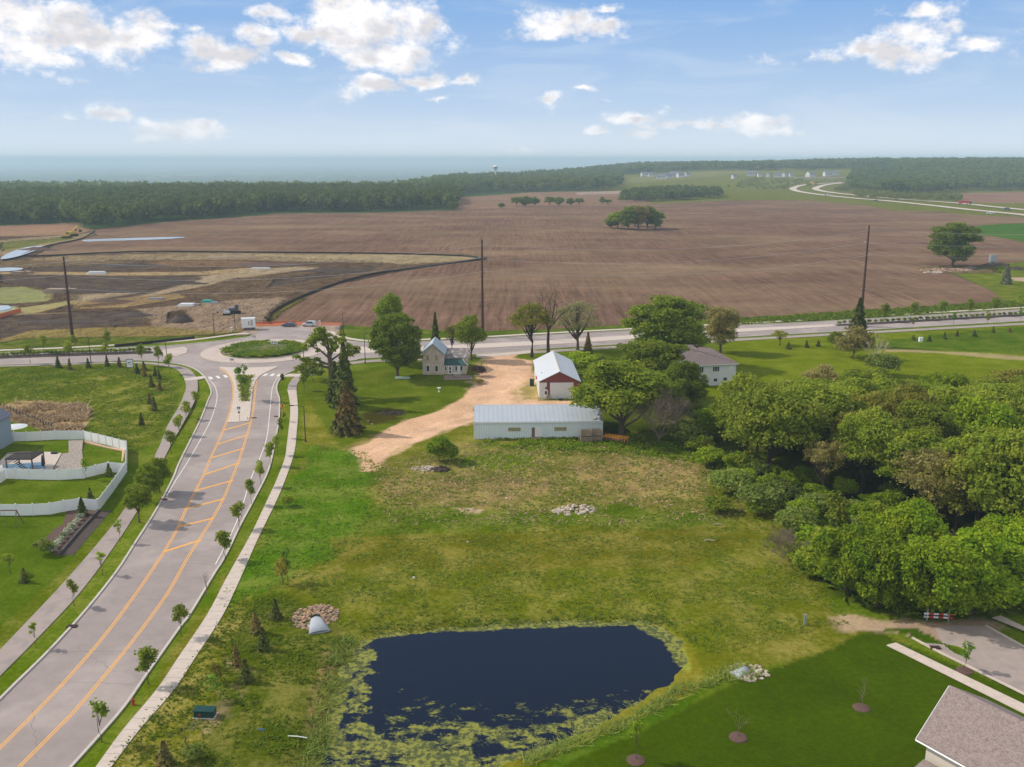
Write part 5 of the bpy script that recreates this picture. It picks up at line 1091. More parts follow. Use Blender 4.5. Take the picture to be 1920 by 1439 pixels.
M_['shingle2'] = mat('taupe_shingles', (.285,.225,.200), .95, .22, 2.6, (.22,.16,.15), 6, .5)
M_['oldroof'] = mat('patchy_old_shingles', (.20,.17,.165), .9, .2, 1.2, (.40,.38,.35), .9, .45)
M_['blueroof'] = mat('pale_blue_roof', (.42,.50,.55), .6, .12, .8)
M_['greenroof'] = mat('dark_green_roof', (.035,.085,.080), .8, .15, 2)
M_['boarded'] = mat('boarded_panel', (.33,.29,.16), .9, .2, 1.5)
M_['brown'] = mat('brown_board', (.20,.11,.09), .8, .15, 2)
M_['wood'] = mat('weathered_wood', (.33,.25,.18), .9, .2, 2.5)
M_['orange'] = mat('orange_paint', (.65,.27,.03), .55, .1, 2)
M_['brickpave'] = mat('brick_paving', (.27,.19,.17), .9, .15, 2)
M_['blackfence'] = mat('black_mesh', (.015,.016,.016), .7, .1)
M_['silt'] = mat('silt_fence_fabric', (.030,.026,.026), .9, .1)
M_['pool'] = mat('pool_water', (.14,.25,.33), .1, .1, 1)
M_['gwhite'] = mat('white_gloss', (.78,.78,.76), .3, .03)
M_['carbody'] = mat('silver_car_paint', (.55,.56,.57), .25, .02, spec=.6); M_['cardark'] = mat('dark_grey_car_paint', (.08,.085,.095), .25, .02, spec=.6)
M_['carred'] = mat('red_truck_paint', (.55,.015,.02), .3, .02, spec=.6); M_['tyre'] = mat('tyre_rubber', (.02,.02,.02), .9, .1); M_['lamp'] = mat('headlight_glass', (.7,.7,.66), .1, .02)
M_['teal'] = mat('teal_sheeting', (.05,.42,.36), .6, .15, 1); M_['machine'] = mat('machine_yellow', (.55,.36,.05), .6, .15, 2)
M_['farhouse'] = mat('far_house_siding', (.55,.55,.57), .8, .05); M_['farroof'] = mat('far_house_roof', (.16,.17,.21), .9, .1); M_['cream'] = mat('cream_wall', (.66,.58,.48), .8, .06, .2)
M_['bluesign'] = mat('blue_sign_sheet', (.03,.12,.38), .5, .02); M_['ysign'] = mat('amber_sign_sheet', (.75,.42,.02), .5, .02); M_['lsign'] = mat('lime_sign_sheet', (.60,.78,.05), .5, .02); M_['wsign'] = mat('white_sign_sheet', (.78,.79,.78), .5, .02); M_['ink'] = mat('black_sign_ink', (.01,.01,.012), .6, .02)
M_['redbrick'] = mat('barricade_red', (.50,.05,.03), .6, .05)

def window(parent, x, z, w, h, y=0.0, mull=0, pane='glass', frame='trim', name='window', face=-1):
    """window on a wall facing -y (face=-1) in the parent's frame; bottom centre at x, z"""
    f = MB(); t = .09; e = .05
    for a in ((x-w/2, x-w/2+t, z, z+h), (x+w/2-t, x+w/2, z, z+h), (x-w/2+t, x+w/2-t, z, z+t), (x-w/2+t, x+w/2-t, z+h-t, z+h)): f.box(a[0], a[1], y-e, y, a[2], a[3])
    for k in range(mull):
        q = x-w/2+w*(k+1)/(mull+1); f.box(q-.04, q+.04, y-e*.95, y, z+t, z+h-t)
    o = f.build(name, M_[frame], parent); MB().box(x-w/2+t, x+w/2-t, y-.025, y-.004, z+t, z+h-t).build('pane', M_[pane], o); return o
def gable(parent, x0, x1, y0, y1, ze, zr, ovx=.3, ovy=.4, axis='X', m='metalroof', th=.14, name='roof'):
    b = MB()
    if axis == 'X':
        ym = (y0+y1)/2; s = (zr-ze)/(ym-y0); zo = ze-s*ovy
        b.slab([(x0-ovx,y0-ovy,zo),(x1+ovx,y0-ovy,zo),(x1+ovx,ym,zr),(x0-ovx,ym,zr)], th); b.slab([(x1+ovx,y1+ovy,zo),(x0-ovx,y1+ovy,zo),(x0-ovx,ym+.003,zr),(x1+ovx,ym+.003,zr)], th)
    else:
        xm = (x0+x1)/2; s = (zr-ze)/(xm-x0); zo = ze-s*ovx
        b.slab([(x0-ovx,y0-ovy,zo),(xm,y0-ovy,zr),(xm,y1+ovy,zr),(x0-ovx,y1+ovy,zo)], th); b.slab([(x1+ovx,y0-ovy,zo),(x1+ovx,y1+ovy,zo),(xm+.003,y1+ovy,zr),(xm+.003,y0-ovy,zr)], th)
    return b.build(name, M_[m], parent)
def pent(x0, x1, y, ze, zr, th=.15, low=0.0):
    b = MB(); xm = (x0+x1)/2; P = [(x0,low),(x1,low),(x1,ze),(xm,zr),(x0,ze)]; v = [(a,y,c) for a, c in P]+[(a,y+th,c) for a, c in P]; return b.add(v, [(0,1,2,3,4),(9,8,7,6,5)]+[(i,(i+1) % 5+0,(i+1) % 5+5,i+5) for i in range(5)])
# long white shed
A = P3(890,824); Bp = P3(1127,822); an = math.atan2(Bp.y-A.y, Bp.x-A.x)
r = thing('long_shed', 'long low white metal shed with pale ribbed roof, south of the gravel drive', 'shed', (A.x, A.y, 0), an); Ls = 24.4; Ds = 12.5; E_ = 3.45; R_ = 4.95
w = MB(); w.box(0,Ls,0,.15,-.3,E_).box(0,Ls,Ds-.15,Ds,-.3,E_)
for x in (0, Ls-.15):
    b = [(x,.15,-.3),(x,Ds-.15,-.3),(x,Ds-.15,E_),(x,Ds/2,R_-.16),(x,.15,E_)]; w.add(b+[(p[0]+.15,p[1],p[2]) for p in b], [(0,1,2,3,4),(9,8,7,6,5)]+[(i,(i+1) % 5,(i+1) % 5+5,i+5) for i in range(5)])
w.build('wall', M_['shedwall'], r); gable(r, 0, Ls, 0, Ds, E_+.05, R_, .12, .18, 'X', 'metalroof', .12)
MB().box(-.14, Ls+.14, -.24, -.185, E_-.26, E_-.06).build('gutter', M_['trim'], r)
MB().box(-.16, -.02, -.12, .10, 0, E_-.1).build('corner_trim', M_['gwhite'], r); MB().box(Ls+.02, Ls+.14, -.06, .1, 0, E_-.1).build('corner_trim', M_['gwhite'], r)
for x in (7.6, 16.4): window(r, x, 1.55, 2.35, .72, 0, 0, 'boarded', 'boarded')
d = MB().box(10.9, 11.5, -.06, 0, .35, 2.25).build('door', M_['brown'], r); MB().box(11.5, 12.9, -.10, -.03, .45, 2.25).build('sliding_door', M_['gwhite'], r)
MB().add([(9.6,-1.3,.03),(12.8,-1.5,.03),(12.8,-.05,.42),(10.6,-.05,.38),(9.6,-1.3,-.02),(12.8,-1.5,-.02),(12.8,-.05,-.02),(10.6,-.05,-.02)], [(0,1,2,3),(4,7,6,5),(0,4,5,1),(1,5,6,2),(2,6,7,3),(3,7,4,0)]).build('ramp', M_['wood'], r)
# garage
r = thing('garage_barn', 'white metal-roofed garage barn with dark red gable and large white sliding door', 'garage', (6.1, 200.6, 0), math.radians(1.5)); Wg = 8.9; Lg = 22; E_ = 4.1; R_ = 6.35
w = MB().box(0,.15,.15,Lg,-.3,E_).box(Wg-.15,Wg,.15,Lg,-.3,E_); w.build('side_wall', M_['gwhite'], r); pent(0, Wg, Lg, E_, R_-.15).build('back_wall', M_['whitewall'], r)
pent(0, Wg, 0, E_, R_-.15, .15, 0).build('front_wall', M_['redwall'], r); gable(r, 0, Wg, 0, Lg, E_+.05, R_, .35, .35, 'Y', 'metalroofY', .12)
MB().box(Wg/2-.13, Wg/2+.13, -.36, Lg+.36, R_+.002, R_+.05).build('ridge_cap', M_['cream'], r)
MB().box(.02, 1.65, -.06, -.002, 0, 3.72).build('white_panel', M_['whitewall'], r); MB().box(2.35, 7.55, -.16, -.04, .05, 3.72).build('sliding_door', M_['whitewall'], r)
d = MB().box(1.0, 1.9, -.10, -.062, .02, 2.05).build('door', M_['gwhite'], r); MB().box(1.18,1.72,-.12,-.102,1.05,1.8).build('window', M_['glass'], d)
MB().box(1.35,1.62,-.3,-.1,2.3,2.75).build('exterior_lamp', M_['dark'], r); MB().box(.6,.75,3,3.4,5.2,5.35).build('vent_pipe', M_['dark'], r); MB().box(-.35,-.005,9.5,10.3,2.3,2.9).build('wall_fan', M_['red'], r)
tag(MB().box(-1.5,-.5,0,1.0,0,1.5).box(-1.56,-.44,-.06,1.06,1.5,1.6).build('garbage_bin', M_['green_box'], loc=(5.7,212.5,0)), 'dark green lidded bin against the left wall of the garage barn', 'bin')
t = thing('push_mower', 'small dark mower parked before the big sliding door of the garage barn', 'mower', (10.8,199.2,0)); MB().box(-.4,.4,-.25,.25,.15,.45).build('deck', M_['dark'], t); MB().tube([(-.4,0,.4),(-1.1,0,1.0)],.03,5).build('handle', M_['dark'], t)
for x, y in ((-.3,-.28),(.3,-.28),(-.3,.28),(.3,.28)): MB().lathe([(.12,-.04),(.12,.04)],8,(0,0)).build('wheel', M_['tyre'], t, loc=(x,y,.13))
t = thing('wooden_box', 'low wooden crate beside the white door of the garage barn', 'crate', (8.1,200.2,0)); bb = MB().box(-.4,.4,-.35,.1,0,1.0); bb.build('box', M_['wood'], t)
# stone farmhouse
r = thing('farmhouse', 'old two-storey cream brick farmhouse with a lower wing and green porch roof', 'house', (-22.2, 224.6, 0))
w = MB().box(0,5.3,.2,8,-.3,5.5); w.build('wall', M_['brick'], r); pent(0,5.3,0,5.5,7.75,.2,-.3).build('gable_wall', M_['brick'], r)
gable(r, 0, 5.3, 0, 8, 5.55, 8.0, .4, .55, 'Y', 'blueroof', .16)
MB().tube([(-.42,-.56,5.25),(2.65,-.58,7.9)],.12,4).tube([(5.72,-.56,5.25),(2.65,-.58,7.9)],.12,4).build('bargeboard', M_['blueroof'], r)
for x in (1.35, 3.5): window(r, x, .75, .85, 1.55, 0); window(r, x, 3.55, .8, 1.45, 0, pane='brick' if 0 else 'boarded', frame='brick')
w = MB().box(5.3,10.9,2.9,10.5,-.3,3.8); w.build('wing_wall', M_['brick'], r)
b = MB(); b.slab([(5.3,2.6,3.75),(11.2,2.6,3.75),(11.2,7.2,5.3),(5.3,7.2,5.3)],.14); b.slab([(11.2,10.9,3.75),(5.3,10.9,3.75),(5.3,7.203,5.3),(11.2,7.203,5.3)],.14); b.build('wing_roof', M_['oldroof'], r)
MB().add([(10.7,2.9,3.8),(10.7,10.5,3.8),(10.7,7.2,5.15),(10.9,2.9,3.8),(10.9,10.5,3.8),(10.9,7.2,5.15)],[(0,1,2),(5,4,3),(0,3,4,1),(1,4,5,2),(2,5,3,0)]).build('wing_gable', M_['brick'], r)
MB().box(5.3,10.85,.35,2.9,-.3,2.45).build('porch_wall', M_['brick'], r)
b = MB(); b.slab([(5.3,.05,2.42),(11.15,.05,2.42),(9.6,2.9,3.45),(5.3,2.9,3.45)],.1); b.slab([(11.15,.05,2.42),(11.15,2.9,2.42),(9.6,2.9,3.45)],.1); b.build('porch_roof', M_['greenroof'], r)
MB().tube([(5.3,2.86,3.5),(9.6,2.86,3.5),(11.2,.02,2.5)],.07,4).build('porch_flashing', M_['redbrick'] if 0 else M_['cream'], r)
window(r, 5.75, .9, .55, 1.15, .35); window(r, 8.35, .85, .62, 1.3, .35); window(r, 9.65, .85, .75, 1.3, .35); MB().box(8.75,9.2,.28,.345,.6,2.3).build('shutter', M_['gwhite'], r)
d = MB().box(6.4,7.3,.28,.345,.05,2.15).build('door', M_['gwhite'], r); MB().box(6.62,7.08,.255,.28,1.15,1.85).box(6.62,7.08,.255,.28,.35,1.0).build('door_glass', M_['glass'], d)
sheet('terrace', [(-16.9+.2,218.9),(-9.6,219.1),(-9.9,223.6),(-16.6,223.4)], .10, M_['brickpave'], th=.12)
t = thing('garden_table', 'small white table on the brick terrace of the farmhouse', 'table', (-13.6,222.6,.1)); MB().box(-.9,.9,-.4,.4,.7,.76).build('table_top', M_['gwhite'], t)
for x in (-.7,.7):
    for y in (-.3,.3): MB().box(x-.04,x+.04,y-.04,y+.04,0,.7).build('leg', M_['gwhite'], t)
tag(MB().lathe([(.5,0),(.62,.3),(.55,.75),(.4,.85)],12).build('planter', M_['wood'], loc=(-13.7,221.2,.1)), 'round tan planter on the farmhouse terrace before the white table', 'planter')
# upturned boat
p = P3(755,711); t = thing('rowing_boat', 'pale green upturned flat boat under the big maple by the farmhouse', 'boat', p)
b = MB(); n = 9; rows = []
for i in range(n):
    u = i/(n-1); x = (u-.5)*3.6; hw = .62*(1-abs(2*u-1)**3*.45); rows.append([(x,-hw,.12),(x,-hw*.8,.5),(x,0,.6),(x,hw*.8,.5),(x,hw,.12)])
b.v = [q for rw in rows for q in rw]; b.f = [(i*5+k,i*5+k+1,(i+1)*5+k+1,(i+1)*5+k) for i in range(n-1) for k in range(4)]+[(0,1,2,3,4),tuple((n-1)*5+k for k in (4,3,2,1,0))]; b.build('hull', mat('pale_green_hull',(.36,.46,.38),.5,.06), t)
for x in (-1.1,1.1): MB().box(x-.08,x+.08,-.6,.6,0,.14).build('support_block', M_['wood'], t)
p = P3(823,735); t = thing('bird_bath', 'small pale bird bath alone on the farmhouse lawn', 'bird bath', p); MB().lathe([(.25,0),(.1,.1),(.08,.7),(.12,.75)],10).build('pedestal', M_['wsign'], t); MB().lathe([(.1,.75),(.42,.85),(.45,.95),(.3,.88)],12).build('bowl', M_['wsign'], t)
# white two-storey house behind the trees
r = thing('white_house', 'white two-storey house with brown hipped roof behind the tall trees', 'house', (53.0, 214.2, 0), math.radians(10))
MB().box(-12.5,0,0,12,-.3,5.25).build('wall', M_['lapwall'], r)
b = MB(); o = .45; ze, z1 = 5.2, 7.35
b.slab([(-12.9,-o,ze),(o,-o,ze),(-3.3,4.0,z1),(-7.0,4.0,z1),(-8.4,7.4,8.5),(-12.9,7.4,8.5)],.12)
b.slab([(o,-o,ze),(o,12+o,ze),(-3.3,8.4,z1),(-3.3,4.0,z1)],.12); b.slab([(-3.3,4.001,z1),(-3.3,8.4,z1),(-7.0,8.4,z1+.5),(-7.0,4.001,z1)],.1); b.slab([(o,12+o,ze),(-12.9,12+o,ze),(-12.9,7.403,8.5),(-8.4,7.403,8.5),(-3.3,8.4,z1)],.12); b.build('roof', M_['shingle'], r)
MB().box(-12.9,.47,-.53,-.455,4.98,5.16).build('gutter', M_['gwhite'], r)
window(r, -9.2, 3.15, 2.3, 1.55, 0, 3); window(r, -5.0, 3.3, 1.75, 1.3, 0, 2); window(r, -1.15, 3.75, .95, .8, 0, 0, 'trim'); window(r, -5.0, .85, 1.05, .95, 0); window(r, -2.6, .95, 1.05, .95, 0); window(r, -9.7, .2, 1.9, 1.6, 0, 1)
# bottom right house
A2 = Vector((35.2,71.3,0)); r = thing('corner_house', 'cream-walled house with taupe shingle roof cut by the lower right corner', 'house', A2, math.radians(-56))
MB().box(.7,18,.55,10.5,-.3,2.95).build('wall', M_['cream'], r); b = MB().add([(.7,.55,2.9),(.7,10.5,2.9),(.7,5.5,5.6),(.9,.55,2.9),(.9,10.5,2.9),(.9,5.5,5.6)],[(0,1,2),(5,4,3),(0,3,4,1),(1,4,5,2),(2,5,3,0)]); b.build('gable_wall', M_['cream'], r)
b = MB(); b.slab([(0,0,2.95),(18.5,0,2.95),(18.5,5.5,5.95),(-.6,5.5,5.95)],.16); b.slab([(18.5,11,2.95),(0,11,2.95),(-.6,5.503,5.95),(18.5,5.503,5.95)],.16); b.build('roof', M_['shingle2'], r)
MB().tube([(-.02,-.02,2.80),(18.5,-.02,2.80)],.09,4).tube([(-.02,0,2.86),(-.62,5.5,5.86)],.07,4).build('fascia', M_['gwhite'], r)
MB().lathe([(.07,3.3),(.07,4.3)],8,(9.9,1.9)).build('vent_pipe', M_['dark'], r); MB().lathe([(.10,3.3),(.10,3.9)],8,(8.6,1.0)).build('vent_pipe', M_['dark'], r)
MB().slab([(1.0,-3.3,.95),(6,-3.3,.95),(6,-.15,1.6),(1.0,-.15,1.6)],.12).build('lower_roof', M_['shingle2'], r)
# neighbours beyond the left edge
p = P3(-2,868); r = thing('patio_house', 'grey-sided house cut by the left edge behind the pool yard', 'house', (p.x-13.5, p.y+1, p.z)); MB().box(0,9.2,0,12,-.3,5.4).build('wall', mat('blue_grey_siding',(.30,.36,.42),.7,.06,1,stripes=('Z',.25),sp_depth=.14), r)
b = MB(); gable(r,0,9.2,0,12,5.4,8.2,.4,.4,'Y','farroof'); pent(0,9.2,-.02,5.4,8.0,.1,5.2).build('gable_wall', M_['whitewall'], r)
window(r, 6.5, 2.9, 1.6, 1.4, 0, 1); window(r, 7.2, .3, 1.8, 1.9, 0, 1)
p = P3(14,893); q = P3(47,848)
r = thing('raised_deck', 'dark wooden deck with black railing and stair at the left edge above the pool patio', 'deck', (p.x-1.2, p.y+2.0, p.z)); MB().box(0,4.6,0,4.2,2.2,2.4).build('platform', mat('dark_deck_boards',(.06,.045,.04),.8,.2,3), r)
for x in (.1,4.5):
    for y in (.1,4.1): MB().box(x-.09,x+.09,y-.09,y+.09,0,2.2).build('leg', M_['brown'], r)
rl = MB()
for k in range(24): rl.box(.02+k*.196,.05+k*.196,-.02,.01,2.4,3.35)
rl.box(0,4.6,-.03,.02,3.35,3.42).box(4.58,4.63,0,4.2,3.35,3.42)
for k in range(20): rl.box(4.59,4.62,k*.21,k*.21+.03,2.4,3.35)
rl.build('railing', M_['blackfence'], r)
st = MB()
for k in range(9): st.box(2.0+k*.28,2.3+k*.28,-1.3,-.1,2.15-k*.24,2.2-k*.24)
st.build('stair', M_['barkdark'], r)
z0 = P3(60,870).z
def lsheet(name, px, dz, m, th=.1):
    C = GP(px, z0); b = MB(); b.prism(C, z0+dz-th, z0+dz); return b.build(name, M_[m], kind='structure')
lsheet('patio', zf((0,560),(60,495),(250,490),(380,487),(475,498),(405,622),(0,622)), .12, 'concrete', .4)
lsheet('swimming_pool', zf((20,588),(180,578),(335,568),(352,616),(20,618)), .16, 'pool', .06)
M_['riverrock'] = mat('river_rock', (.30,.245,.205), .9, .45, 4, (.44,.38,.32), 3.0, .5)
lsheet('rock_bed', zf((482,498),(530,492),(528,400),(560,396),(640,396),(632,480),(636,505),(640,560),(628,612),(412,624)), .06, 'riverrock', .3); lsheet('rock_strip', zf((655,395),(820,440),(965,468),(962,480),(945,560),(935,560),(942,478),(820,452),(650,405)), .05, 'gravel', .3)
t = thing('patio_umbrella', 'closed dark patio umbrella standing beside the pool', 'umbrella', P3(82,882)); MB().tube([(0,0,0),(0,0,2.9)],.04,6).build('pole', M_['steel'], t); MB().lathe([(.12,.7),(.26,.9),(.22,1.8),(.10,2.6),(.03,2.85)],10).build('canopy', M_['dark'], t); MB().lathe([(.3,0),(.3,.12)],10).build('base', M_['dark'], t)
t = thing('planter_box', 'dark low planter at the top of the pool patio', 'planter', P3(102,853)); MB().box(-.5,.5,-.3,.3,.1,.5).build('box', M_['dark'], t)
t = thing('sun_parasol', 'round white parasol at the left edge behind the vinyl fence', 'parasol', P3(30,818)); MB().lathe([(2.3,1.9),(1.4,2.15),(.1,2.35)],16).build('canopy', M_['gwhite'], t); MB().tube([(0,0,0),(0,0,2.3)],.05,6).build('pole', M_['steel'], t)
# swing set
t = thing('swing_set', 'brown timber swing set on the near left lawn', 'swing set', P3(20,985)); MB().tube([(-5,0,2.3),(1.2,0,2.3)],.09,6).build('beam', M_['brown'], t)
for sx in (-1,1): MB().tube([(1.1,0,2.35),(1.1+.15,sx*1.1,0)],.07,6).build('leg', M_['brown'], t); MB().tube([(-4.9,0,2.35),(-5.05,sx*1.1,0)],.07,6).build('leg', M_['brown'], t)
for x in (-1.0,-2.6):
    s_ = MB().box(x-.25,x+.25,-.1,.1,.5,.54).tube([(x-.25,0,.5),(x-.25,0,2.3)],.015,3).tube([(x+.25,0,.5),(x+.25,0,2.3)],.015,3); s_.build('swing', M_['dark'], t)
# retaining wall + mulch bed
lz = P3(110,1010).z
C = GP(zf((515,940),(620,932),(700,940),(740,945),(455,1262),(440,1285),(390,1250),(352,1150),(420,1080),(488,1042)), lz)
MB().prism(C, lz-.2, lz+.07).build('mulch_bed', M_['mulch'], kind='structure')
wl = [P3(*q) for q in zf((758,940),(600,1112),(450,1285))]; b = MB()
for i in range(2):
    a, c = wl[i], wl[i+1]; m = (a+c)/2; b.obox((m.x,m.y), math.atan2(c.y-a.y,c.x-a.x), (c-a).length+.02, .35+.01*i, lz-.9, lz+.32+.003*i)
tag(b.build('retaining_wall', mat('dark_wall_block',(.10,.085,.075),.9,.2,2)), 'low dark block retaining wall beside the mulch bed and left path', 'wall'); lsh = [tuple(q[:2]) for q in wl]; ribbon('soil_strip', offs(lsh,.2), offs(lsh,2.0), lz+.03, M_['soil'])
# vinyl fences
def vinyl(label, px, n0=0):
    pts = [P3(*q) for q in px]; r = thing('vinyl_fence', label, 'fence', pts[0], 0, 'white vinyl fences of the left yards'); o = pts[0]; C = []
    for i in range(len(pts)-1):
        a, c = pts[i], pts[i+1]; k = max(1, round((c-a).length/2.4)); C += [a.lerp(c, j/k) for j in range(k)]
    C.append(pts[-1]); b = MB()
    for i in range(len(C)-1):
        a, c = C[i]-o, C[i+1]-o; d = (c-a); an = math.atan2(d.y, d.x); L = d.length; sx, sy = -math.sin(an)*.03, math.cos(an)*.03; H = 1.78
        v = [(a.x-sx,a.y-sy,a.z+.05),(c.x-sx,c.y-sy,c.z+.05),(c.x+sx,c.y+sy,c.z+.05),(a.x+sx,a.y+sy,a.z+.05)]; v += [(q[0],q[1],q[2]+H) for q in v]; b.add(v, [(0,3,2,1),(4,5,6,7),(0,1,5,4),(1,2,6,5),(2,3,7,6),(3,0,4,7)])
    b.build('panel', M_['vinyl'], r)
    pm = MB().box(-.07,.07,-.07,.07,-.1,1.92).box(-.095,.095,-.095,.095,1.92,1.97); p0 = pm.build('post', M_['gwhite'], r)
    for i, c in enumerate(C):
        q = p0 if i == 0 else p0.copy()
        if i: COL.objects.link(q); q.parent = r
        q.location = c-o
vinyl('white vinyl fence along the back of the pool yard', zf((-300,420),(20,405),(210,402),(430,390),(648,390))); vinyl('sunlit white vinyl fence at the slanting top right of the pool yard', zf((652,392),(820,432),(975,474)))
vinyl('white vinyl fence running down the road side of the yards', zf((980,480),(977,640),(870,795),(762,938))); vinyl('white vinyl fence between the pool yard and the middle yard', zf((-300,680),(20,690),(230,698),(450,702),(640,690),(840,640),(965,652))); vinyl('nearest white vinyl fence, in front of the middle yard', zf((-500,975),(-120,975),(130,977),(260,974),(390,967),(500,945),(620,928),(755,940)))
vinyl('short white fence piece at the left edge below the pool', zf((-200,760),(10,720),(40,700)))
def simplefence(name, label, px, H, m, group=None, post=2.5):
    C = [P3(*q) for q in px]; o = C[0]; r = thing(name, label, 'fence', o, 0, group); n = len(C); b = MB()
    for i in range(n-1):
        a, c = C[i]-o, C[i+1]-o; d = c-a; an = math.atan2(d.y,d.x); sx, sy = -math.sin(an)*.02, math.cos(an)*.02
        v = [(a.x-sx,a.y-sy,a.z),(c.x-sx,c.y-sy,c.z),(c.x+sx,c.y+sy,c.z),(a.x+sx,a.y+sy,a.z)]; v += [(q[0],q[1],q[2]+H) for q in v]; b.add(v, [(0,3,2,1),(4,5,6,7),(0,1,5,4),(1,2,6,5),(2,3,7,6),(3,0,4,7)])
    b.build('fabric', m, r); return r
# black wire fence left: rails and wires
pts = [P3(*q) for q in zf((-100,120),(0,150),(130,200),(260,250),(400,310))]; r = thing('wire_fence', 'thin black wire fence between the reeds and the left lawn', 'fence', pts[0]); b = MB(); C = resamp([(q.x,q.y) for q in pts], 22); o = pts[0]
for h_ in (.15,.5,.85,1.2): b.tube([(x-o.x,y-o.y,H1(x,y)-o.z+h_) for x, y in C], .035, 4)
b.build('wire', M_['blackfence'], r); pm = MB().box(-.05,.05,-.05,.05,-.1,1.3); p0 = pm.build('post', M_['blackfence'], r)
for i, (x, y) in enumerate(C):
    q = p0 if i == 0 else p0.copy()
    if i: COL.objects.link(q); q.parent = r
    q.location = (x-o.x, y-o.y, H1(x,y)-o.z)
simplefence('silt_fence', 'black silt fence curving round the point of the site into the brown field', cr([(505,608),(512,588),(560,561),(640,531),(720,512),(860,493),(905,488),(912,484)],3), .9, M_['silt'])
simplefence('silt_fence', 'long black silt fence between the upper site and the brown field', cr([(898,485),(860,481),(700,476.5),(430,474),(250,473.5),(60,482),(50,476),(90,462),(150,450),(178,434)],3), .8, M_['silt'])
simplefence('silt_fence', 'black silt fence behind the north-west sidewalk', [(215,651.5),(300,643),(365,635.5)], .8, M_['silt'])
M_['orangefab'] = mat('orange_fence_mesh', (.62,.16,.06), .7, .1)
simplefence('orange_fence', 'orange barrier fence at the left edge of the site', [(-80,608),(0,597),(25,589),(40,585.5)], 1.4, M_['orangefab']); simplefence('orange_fence', 'orange barrier fence behind the parked cars', [(482,607.5),(530,605.5),(556,605)], .5, M_['orangefab'])
# poles, lamps, wires
def pole(px, h, label):
    p = P3(*px); r = thing('transmission_pole', label, 'utility pole', p); MB().tube([(0,0,-.5),(0,0,h*.5),(0,0,h)],[.48,.36,.24],12).build('shaft', M_['rust'], r)
    a = MB()
    for z, s in ((h-1.2,1),(h-5,-1),(h-8.8,1)): a.tube([(0,0,z),(s*.9,-.2,z+.15)],.07,6).lathe([(.08,z-.5),(.12,z-.3),(.08,z-.1),(.12,z),(.08,z+.15)],8,(s*.95,-.22))
    a.build('insulator_arm', M_['steel'], r); b = MB().tube([(-.9,0,h*.38),(.9,0,h*.38)],.05,6); b.build('crossarm', M_['steel'], r); return p, h
PL = [pole((137,642),24.9,'tall dark steel pole at the left beside the west road'), pole((905,632),29,'tall dark steel pole in the middle, behind the farmhouse trees'), pole((1613,612),31.9,'tall dark steel pole at the right beside the east road')]
def wire(a, b, sag, label, r_=.03):
    n = 14; a = Vector(a); b = Vector(b); pts = [a.lerp(b, i/n)-Vector((0,0,4*sag*(i/n)*(1-i/n))) for i in range(n+1)]; m = MB().tube([p-a for p in pts], r_, 4); tag(m.build('power_line', M_['steel'], loc=a), label, 'power line', 'power lines between the tall poles')
ax = [(-330,236,25)]+[(p.x, p.y, h) for p, h in PL]+[(330,350,32)]
for k, (dz, s) in enumerate(((1.0,.95),(5,-.95),(8.8,.95))):
    for i in range(4): wire((ax[i][0]+s, ax[i][1]-.2, ax[i][2]-dz-.4), (ax[i+1][0]+s, ax[i+1][1]-.2, ax[i+1][2]-dz-.4), 3.5, '%s power line from the top, %s span from the left' % (ORD[k], ORD[i]))
def lamp(px, h, label, arm=-1, rz=0):
    p = P3(*px); r = thing('street_lamp', label, 'street lamp', p, rz); MB().tube([(0,0,0),(0,0,h)],[.11,.07],8).build('post', M_['dark'], r); MB().lathe([(.2,0),(.18,.3),(.12,.4)],10).build('base', M_['dark'], r)
    MB().tube([(0,0,h-.15),(arm*1.2,0,h+.15),(arm*2.0,0,h+.15)],.045,6).build('arm', M_['dark'], r); MB().box(min(arm*1.9,arm*2.7),max(arm*1.9,arm*2.7),-.16,.16,h+.06,h+.2).build('lamp_head', M_['dark'], r)
lamp((573,828),6.9,'dark street lamp with a left arm on the lawn beside the sidewalk')
for px, h, lab in (((402,629),6.6,'left one of two dark lamps by the white trailer'),((441,618),5.4,'right one of two dark lamps by the white trailer'),((313.5,678),5.4,'dark lamp at the west splitter island'),((170.6,680.5),6.4,'dark lamp on the west road near the left tall pole'),((571,703),6.6,'dark lamp half hidden by the half-dead oak'),((685,681.5),7.8,'dark lamp by the path right of the half-dead oak'),((644,623),5.8,'dark lamp on the green bank north-east of the roundabout'),((866,640),6.5,'thin pale lamp behind the farmhouse trees')): lamp(px, h, lab, .3)
# signs
def post_sign(name, label, px, h, plates, posts=(0,), pm='steel', rz=0):
    """plates: (shape, cx, cz, w, h, material[, ink function])"""
    r = thing(name, label, 'sign', P3(*px), rz)
    for x in posts: MB().box(x-.04,x+.04,-.03,.03,0,h).build('post', M_[pm], r)
    for pl in plates:
        sh, cx, cz, w, hh, m = pl[:6]; b = MB()
        pg = {'r': [(-w/2,-hh/2),(w/2,-hh/2),(w/2,hh/2),(-w/2,hh/2)], 'd': [(0,-hh/2),(w/2,0),(0,hh/2),(-w/2,0)]}[sh]; n = 4
        v = [(cx+a,-.06,cz+c) for a, c in pg]+[(cx+a,-.035,cz+c) for a, c in pg]; b.add(v, [(0,1,2,3),(7,6,5,4)]+[(i,(i+1) % n,(i+1) % n+n,i+n) for i in range(n)]); s_ = b.build('sign_plate', M_[m], r)
        if len(pl) > 6:
            ib = MB()
            for poly in pl[6]: ib.add([(cx+a,-.066,cz+c) for a, c in poly], [tuple(range(len(poly)))])
            ib.build('marking', M_[pl[7]], s_)
    return r
